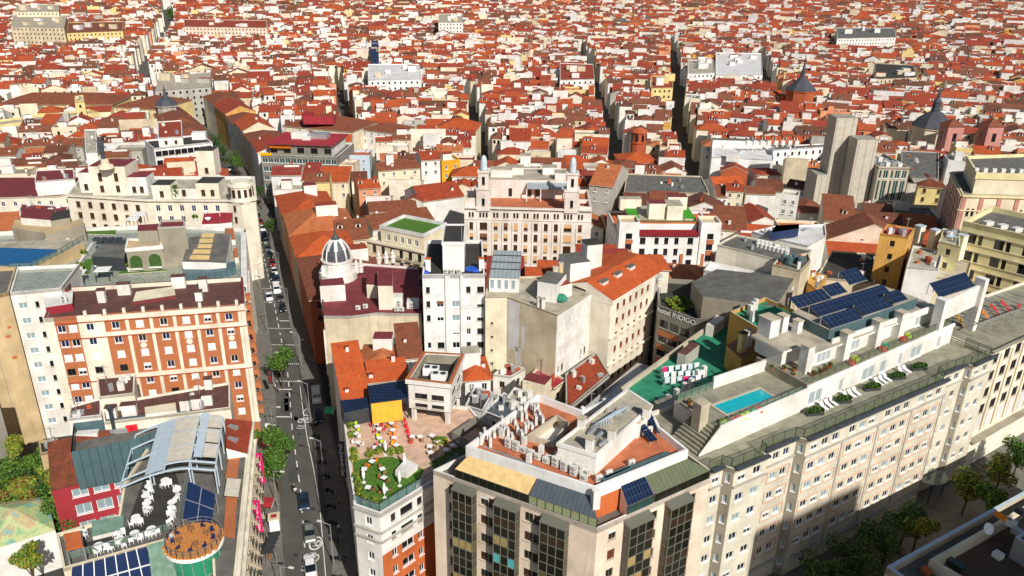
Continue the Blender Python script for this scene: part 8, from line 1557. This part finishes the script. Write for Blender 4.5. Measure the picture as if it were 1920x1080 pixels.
for k, (px, py, m, lb) in enumerate(((502, 940, 'paint_red', 'red and pale green'), (505, 800, 'white_p', 'white framed'), (503, 827, 'red_p', 'small red'), (618, 768, 'green_p', 'small green'))):
    p = at(px, py, 3.0); b = MB(); b.face([(p.x-.9, p.y-1.4, 3.0), (p.x+.9, p.y-1.2, 2.7), (p.x+.7, p.y+1.4, 2.7), (p.x-1.1, p.y+1.2, 3.0)], m); b.face([(p.x-1.1, p.y+1.2, 2.95), (p.x+.7, p.y+1.4, 2.65), (p.x+.9, p.y-1.2, 2.65), (p.x-.9, p.y-1.4, 2.95)], m); b.face([(p.x+.9, p.y-1.2, 2.7), (p.x+.7, p.y+1.4, 2.7), (p.x+.7, p.y+1.4, 2.3), (p.x+.9, p.y-1.2, 2.3)], 'white_p'); solo('shop_awning', b, lb+' shop awning over the '+('left' if px < 600 else 'shaded')+' pavement', 'awning', (p.x, p.y, p.z))
p = at(506, 707, 6); e = Thing('blade_sign', 'small dark red vertical sign with letters on the orange block street front', 'sign', (p.x, p.y, p.z)); b = MB(); b.box((p.x, p.y, p.z-1.6), .8, .15, 3.2, .1, 'frame_k'); e.part('panel', b); sign(e.e, 'BINGO', (0, -.1, 0), .1, .6, 'red_p', 'lettering', True, .85)
# unseen tower added behind the viewer, sized to throw the shadow on the hotel front
S_ = Vector((sin(SUN_AZ), -cos(SUN_AZ)))*150; zt_ = 11.3+150*math.tan(SUN_EL)
T = Bld('added_shadow_tower', 'unseen pale tower added behind the viewer to cast the hotel front shadow', [H(9.6, -20)+S_, H(33.5, -20)+S_, H(33.5, -1.3)+S_, H(9.6, -1.3)+S_], zt_, 'ivory')
for i in range(4): T.face(i, [(4+3.6*k, 1.8) for k in range(int(zt_/3.6)-2)], grid(T.L(i), 8, 1.4), style=lambda r, c: None)
T.close(roof='roof_grey', par=1.0); b = MB(); b.prism([H(14, -4)+S_, H(14, -14)+S_, H(26, -14)+S_, H(26, -4)+S_], zt_-1, zt_+1.6, 'ivory', 'roof_grey'); T.part('plant_room', b)
NFILL = 240
LANDMARKS = [('pink twin towers', 5, 220), ('black spire', 220, 480), ('concrete tower', 165, 300), ('yellow house', -28, 250), ('green-windowed offices', -80, 300), ('dark street slit', 92, 446)]
# ------------------------------------------------------------------ infill: the old town
def inpoly(x, y, poly):
    c = False; n = len(poly); j = n-1
    for i in range(n):
        xi, yi = poly[i][0], poly[i][1]; xj, yj = poly[j][0], poly[j][1]
        if (yi > y) != (yj > y) and x < (xj-xi)*(y-yi)/(yj-yi)+xi: c = not c
        j = i
    return c
BB = [(min(p[0] for p in f), min(p[1] for p in f), max(p[0] for p in f), max(p[1] for p in f), f) for f in FOOT]
def blocked(poly, c):
    pts = list(poly)+[c]+[(p+q)/2 for p, q in zip(poly, poly[1:]+poly[:1])]
    for x0, y0, x1, y1, f in BB:
        if x1 < c.x-16 or x0 > c.x+16 or y1 < c.y-16 or y0 > c.y+16: continue
        for p in pts:
            if inpoly(p.x, p.y, f): return True
        for p in f:
            if inpoly(p[0], p[1], poly): return True
    return False
STREETS = [([(-125, 554), (-91, 429), (-70, 345), (-60, 310)], 3.4), ([(-30, 500), (-24, 444), (-14, 350), (-10, 300)], 3.), ([(61, 780), (56, 548), (48, 388), (44, 300)], 3.8),
           ([(160, 830), (146, 750), (92, 446), (70, 296), (62, 250)], 3.8), ([(215, 720), (205, 675), (172, 536), (160, 470)], 4.2), ([(44, 830), (-8, 525)], 2.4), ([(330, 900), (300, 640), (262, 480)], 1.8), ([(-330, 480), (-300, 380)], 1.8), ([(430, 1200), (400, 800)], 2.), ([(-200, 1000), (-180, 760)], 2.), ([(-60, 1100), (-80, 860)], 2.)]
SB = [((xat(WEST, y)+xat(EAST, y))/2, y) for y in range(60, 1340, 20)]
STREETS.append((SB, 6.0))
def near_street(c, half):
    for pl, hw in STREETS:
        for (x0, y0), (x1, y1) in zip(pl, pl[1:]):
            if c.y < min(y0, y1)-14 or c.y > max(y0, y1)+14: continue
            dx, dy = x1-x0, y1-y0; t = max(0, min(1, ((c.x-x0)*dx+(c.y-y0)*dy)/(dx*dx+dy*dy)))
            if hypot(c.x-x0-dx*t, c.y-y0-dy*t) < hw+half: return True
    return False
def warp(x, v): return v-62*(sqrt(1+(x/170)**2)-1)
def slope(x): return -62/170*(x/170)/sqrt(1+(x/170)**2)
rnd = random.Random(11); LOTS = []
v = 95.; row = 0
while v < 1900:
    far_k = 1+max(0, (v-650))/1300; nk = .78 if v > 250 else 1
    dep = rnd.uniform(9.5, 14)*far_k*nk
    hmean = rnd.uniform(14.7, 16.3)
    xmax = 60+v*.86; x = -xmax
    while x < xmax:
        w_ = (rnd.uniform(7, 14) if rnd.random() < .86 else rnd.uniform(14, 24))*far_k*nk; xc = x+w_/2; c = Vector((xc+rnd.uniform(-.2, .2), warp(xc, v+dep/2)+rnd.uniform(-1.2, 1.2)))
        x += w_+(.05 if rnd.random() < .85 else rnd.uniform(2, 5))
        if c.y < 70 or c.y > 1650: continue
        rel = Vector((c.x, c.y, 15-CAM_H)); zc = rel.dot(FW)
        px, py = 960+FOC*rel.dot(RT)/zc, 540-FOC*rel.dot(UP)/zc
        if px < -160 or px > 2120 or py > 1150: continue
        ang = math.atan(slope(xc))+rnd.gauss(0, .06); d_ = dep+rnd.uniform(-1.2, .8); hh = max(9, rnd.gauss(hmean, 1.0)); ux = Vector((cos(ang), sin(ang)))
        opts = [(c, w_)] if not near_street(c, w_*.46) else [(c+ux*k*w_, w_*.42) for k in (-.3, .3) if not near_street(c+ux*k*w_, w_*.2)]
        for c2, w2 in opts:
            if w2 < 2.4 or (c2.y < 620 and blocked(rectc(c2, w2*.94, d_*.94, ang), c2)): continue
            LOTS.append((px, py, zc, c2, w2, d_, ang, hh))
    v += dep+(.3 if row % 3 else rnd.uniform(2, 5)); row += 1
LOTS.sort(key=lambda t: t[2])
SOLO, MASS = [], []
for l in LOTS:
    (SOLO if len(SOLO) < NFILL and -40 < l[0] < 1960 and l[1] < 1000 else MASS).append(l)
seen = {}; sp = []
for l in SOLO:
    px, py, zc, c, w_, d_, ang, h_ = l; s = house_spec(c, w_, d_, ang, h_, rnd); s['px'] = px; s['py'] = py; sp.append(s)
RT_ = {'ew': 'pitched roof', 'ns': 'front-gabled roof', 'hip': 'hipped roof', 'sheds': 'lean-to roof', 'shedn': 'roof falling away', 'flat': 'flat roof'}
FL = {'roof_red': 'maroon', 'roof_pale': 'pale', 'roof_grey': 'grey', 'white_b': 'white', 'deck_grey': 'drab', 'paint_orange': 'orange-painted'}
def near_mark(s):
    b = min(LANDMARKS, key=lambda t: (t[1]-s['c'].x)**2+(t[2]-s['c'].y)**2); dx, dy = s['c'].x-b[1], s['c'].y-b[2]
    rel = ('beyond' if dy > 0 else 'in front of') if abs(dy) > abs(dx)*.8 else ('right of' if dx > 0 else 'left of')
    return rel+' the '+b[0]
for s in sp:
    rn = (FL[s['ftop']] if s['kind'] == 'flat' else s['rname'])+' '+RT_[s['kind']]
    ex = 'terrace cut in it' if s['cut'] else ('%s dormer%s' % ({1: 'one', 2: 'two', 3: 'three'}[len(s['dorm'])], 's' if len(s['dorm']) > 1 else '') if s['dorm'] else ('stair box' if s['box'] else ('no chimney' if not s['chim'] else {1: 'one chimney', 2: 'two chimneys', 3: 'three chimneys'}[len(s['chim'])])))
    s['label'] = '%s house, %s with %s, %s' % (s['wname'], rn, ex, near_mark(s)); seen.setdefault(s['label'], []).append(s)
for lb, ss in seen.items():
    if len(ss) > 1:
        ss.sort(key=lambda s: s['px'])
        for i, s in enumerate(ss): s['label'] = lb+(', leftmost', ', rightmost')[i] if len(ss) == 2 else '%s, %s from left' % (lb, ('first', 'second', 'third', 'fourth', 'fifth', 'sixth', 'seventh')[min(i, 6)])
for s in sp:
    if len(s['label'].replace(',', '').split()) > 16: s['label'] = s['label'].replace(' with no chimney', '').replace(' with one chimney', '').replace(' with two chimneys', '').replace(' with three chimneys', '').replace(' cut in it', '')
for s in sp: emit_house(s, s['label'], 'old town houses')
mass = MB()
for l in MASS:
    s = house_spec(l[3], l[4], l[5], l[6], l[7]*(1 if l[2] < 900 else rnd.uniform(.9, 1.35)), rnd)
    if l[2] > 800: s['dorm'] = s['dorm'][:1]; s['cut'] = False
    house_geo(s, mass, mass, l[2] > 330)
    if l[2] < 900 and s['kind'] != 'shedn' and s['win'] < .45:          # windows of the far houses, real recessed-looking panes
        ca, sa = cos(s['ang']), sin(s['ang']); n = max(2, int(s['w']/3.6))
        for i in range(n):
            xx = -s['w']/2+s['w']*(i+.5)/n; yy = -s['d']/2-.04; zz = s['h']-1.7
            q = lambda a, b: (s['c'].x+(xx+a)*ca-yy*sa, s['c'].y+(xx+a)*sa+yy*ca, zz+b)
            mass.face([q(-.5, -.75), q(.5, -.75), q(.5, .75), q(-.5, .75)], 'glass')
link('distant_houses', mass.mesh('distant_houses'), None, kind='stuff', label='sea of red tiled roofs and white walls reaching to the top edge', category='houses')
print('lots', len(LOTS), 'solo', len(SOLO), 'mass faces', len(mass.f))
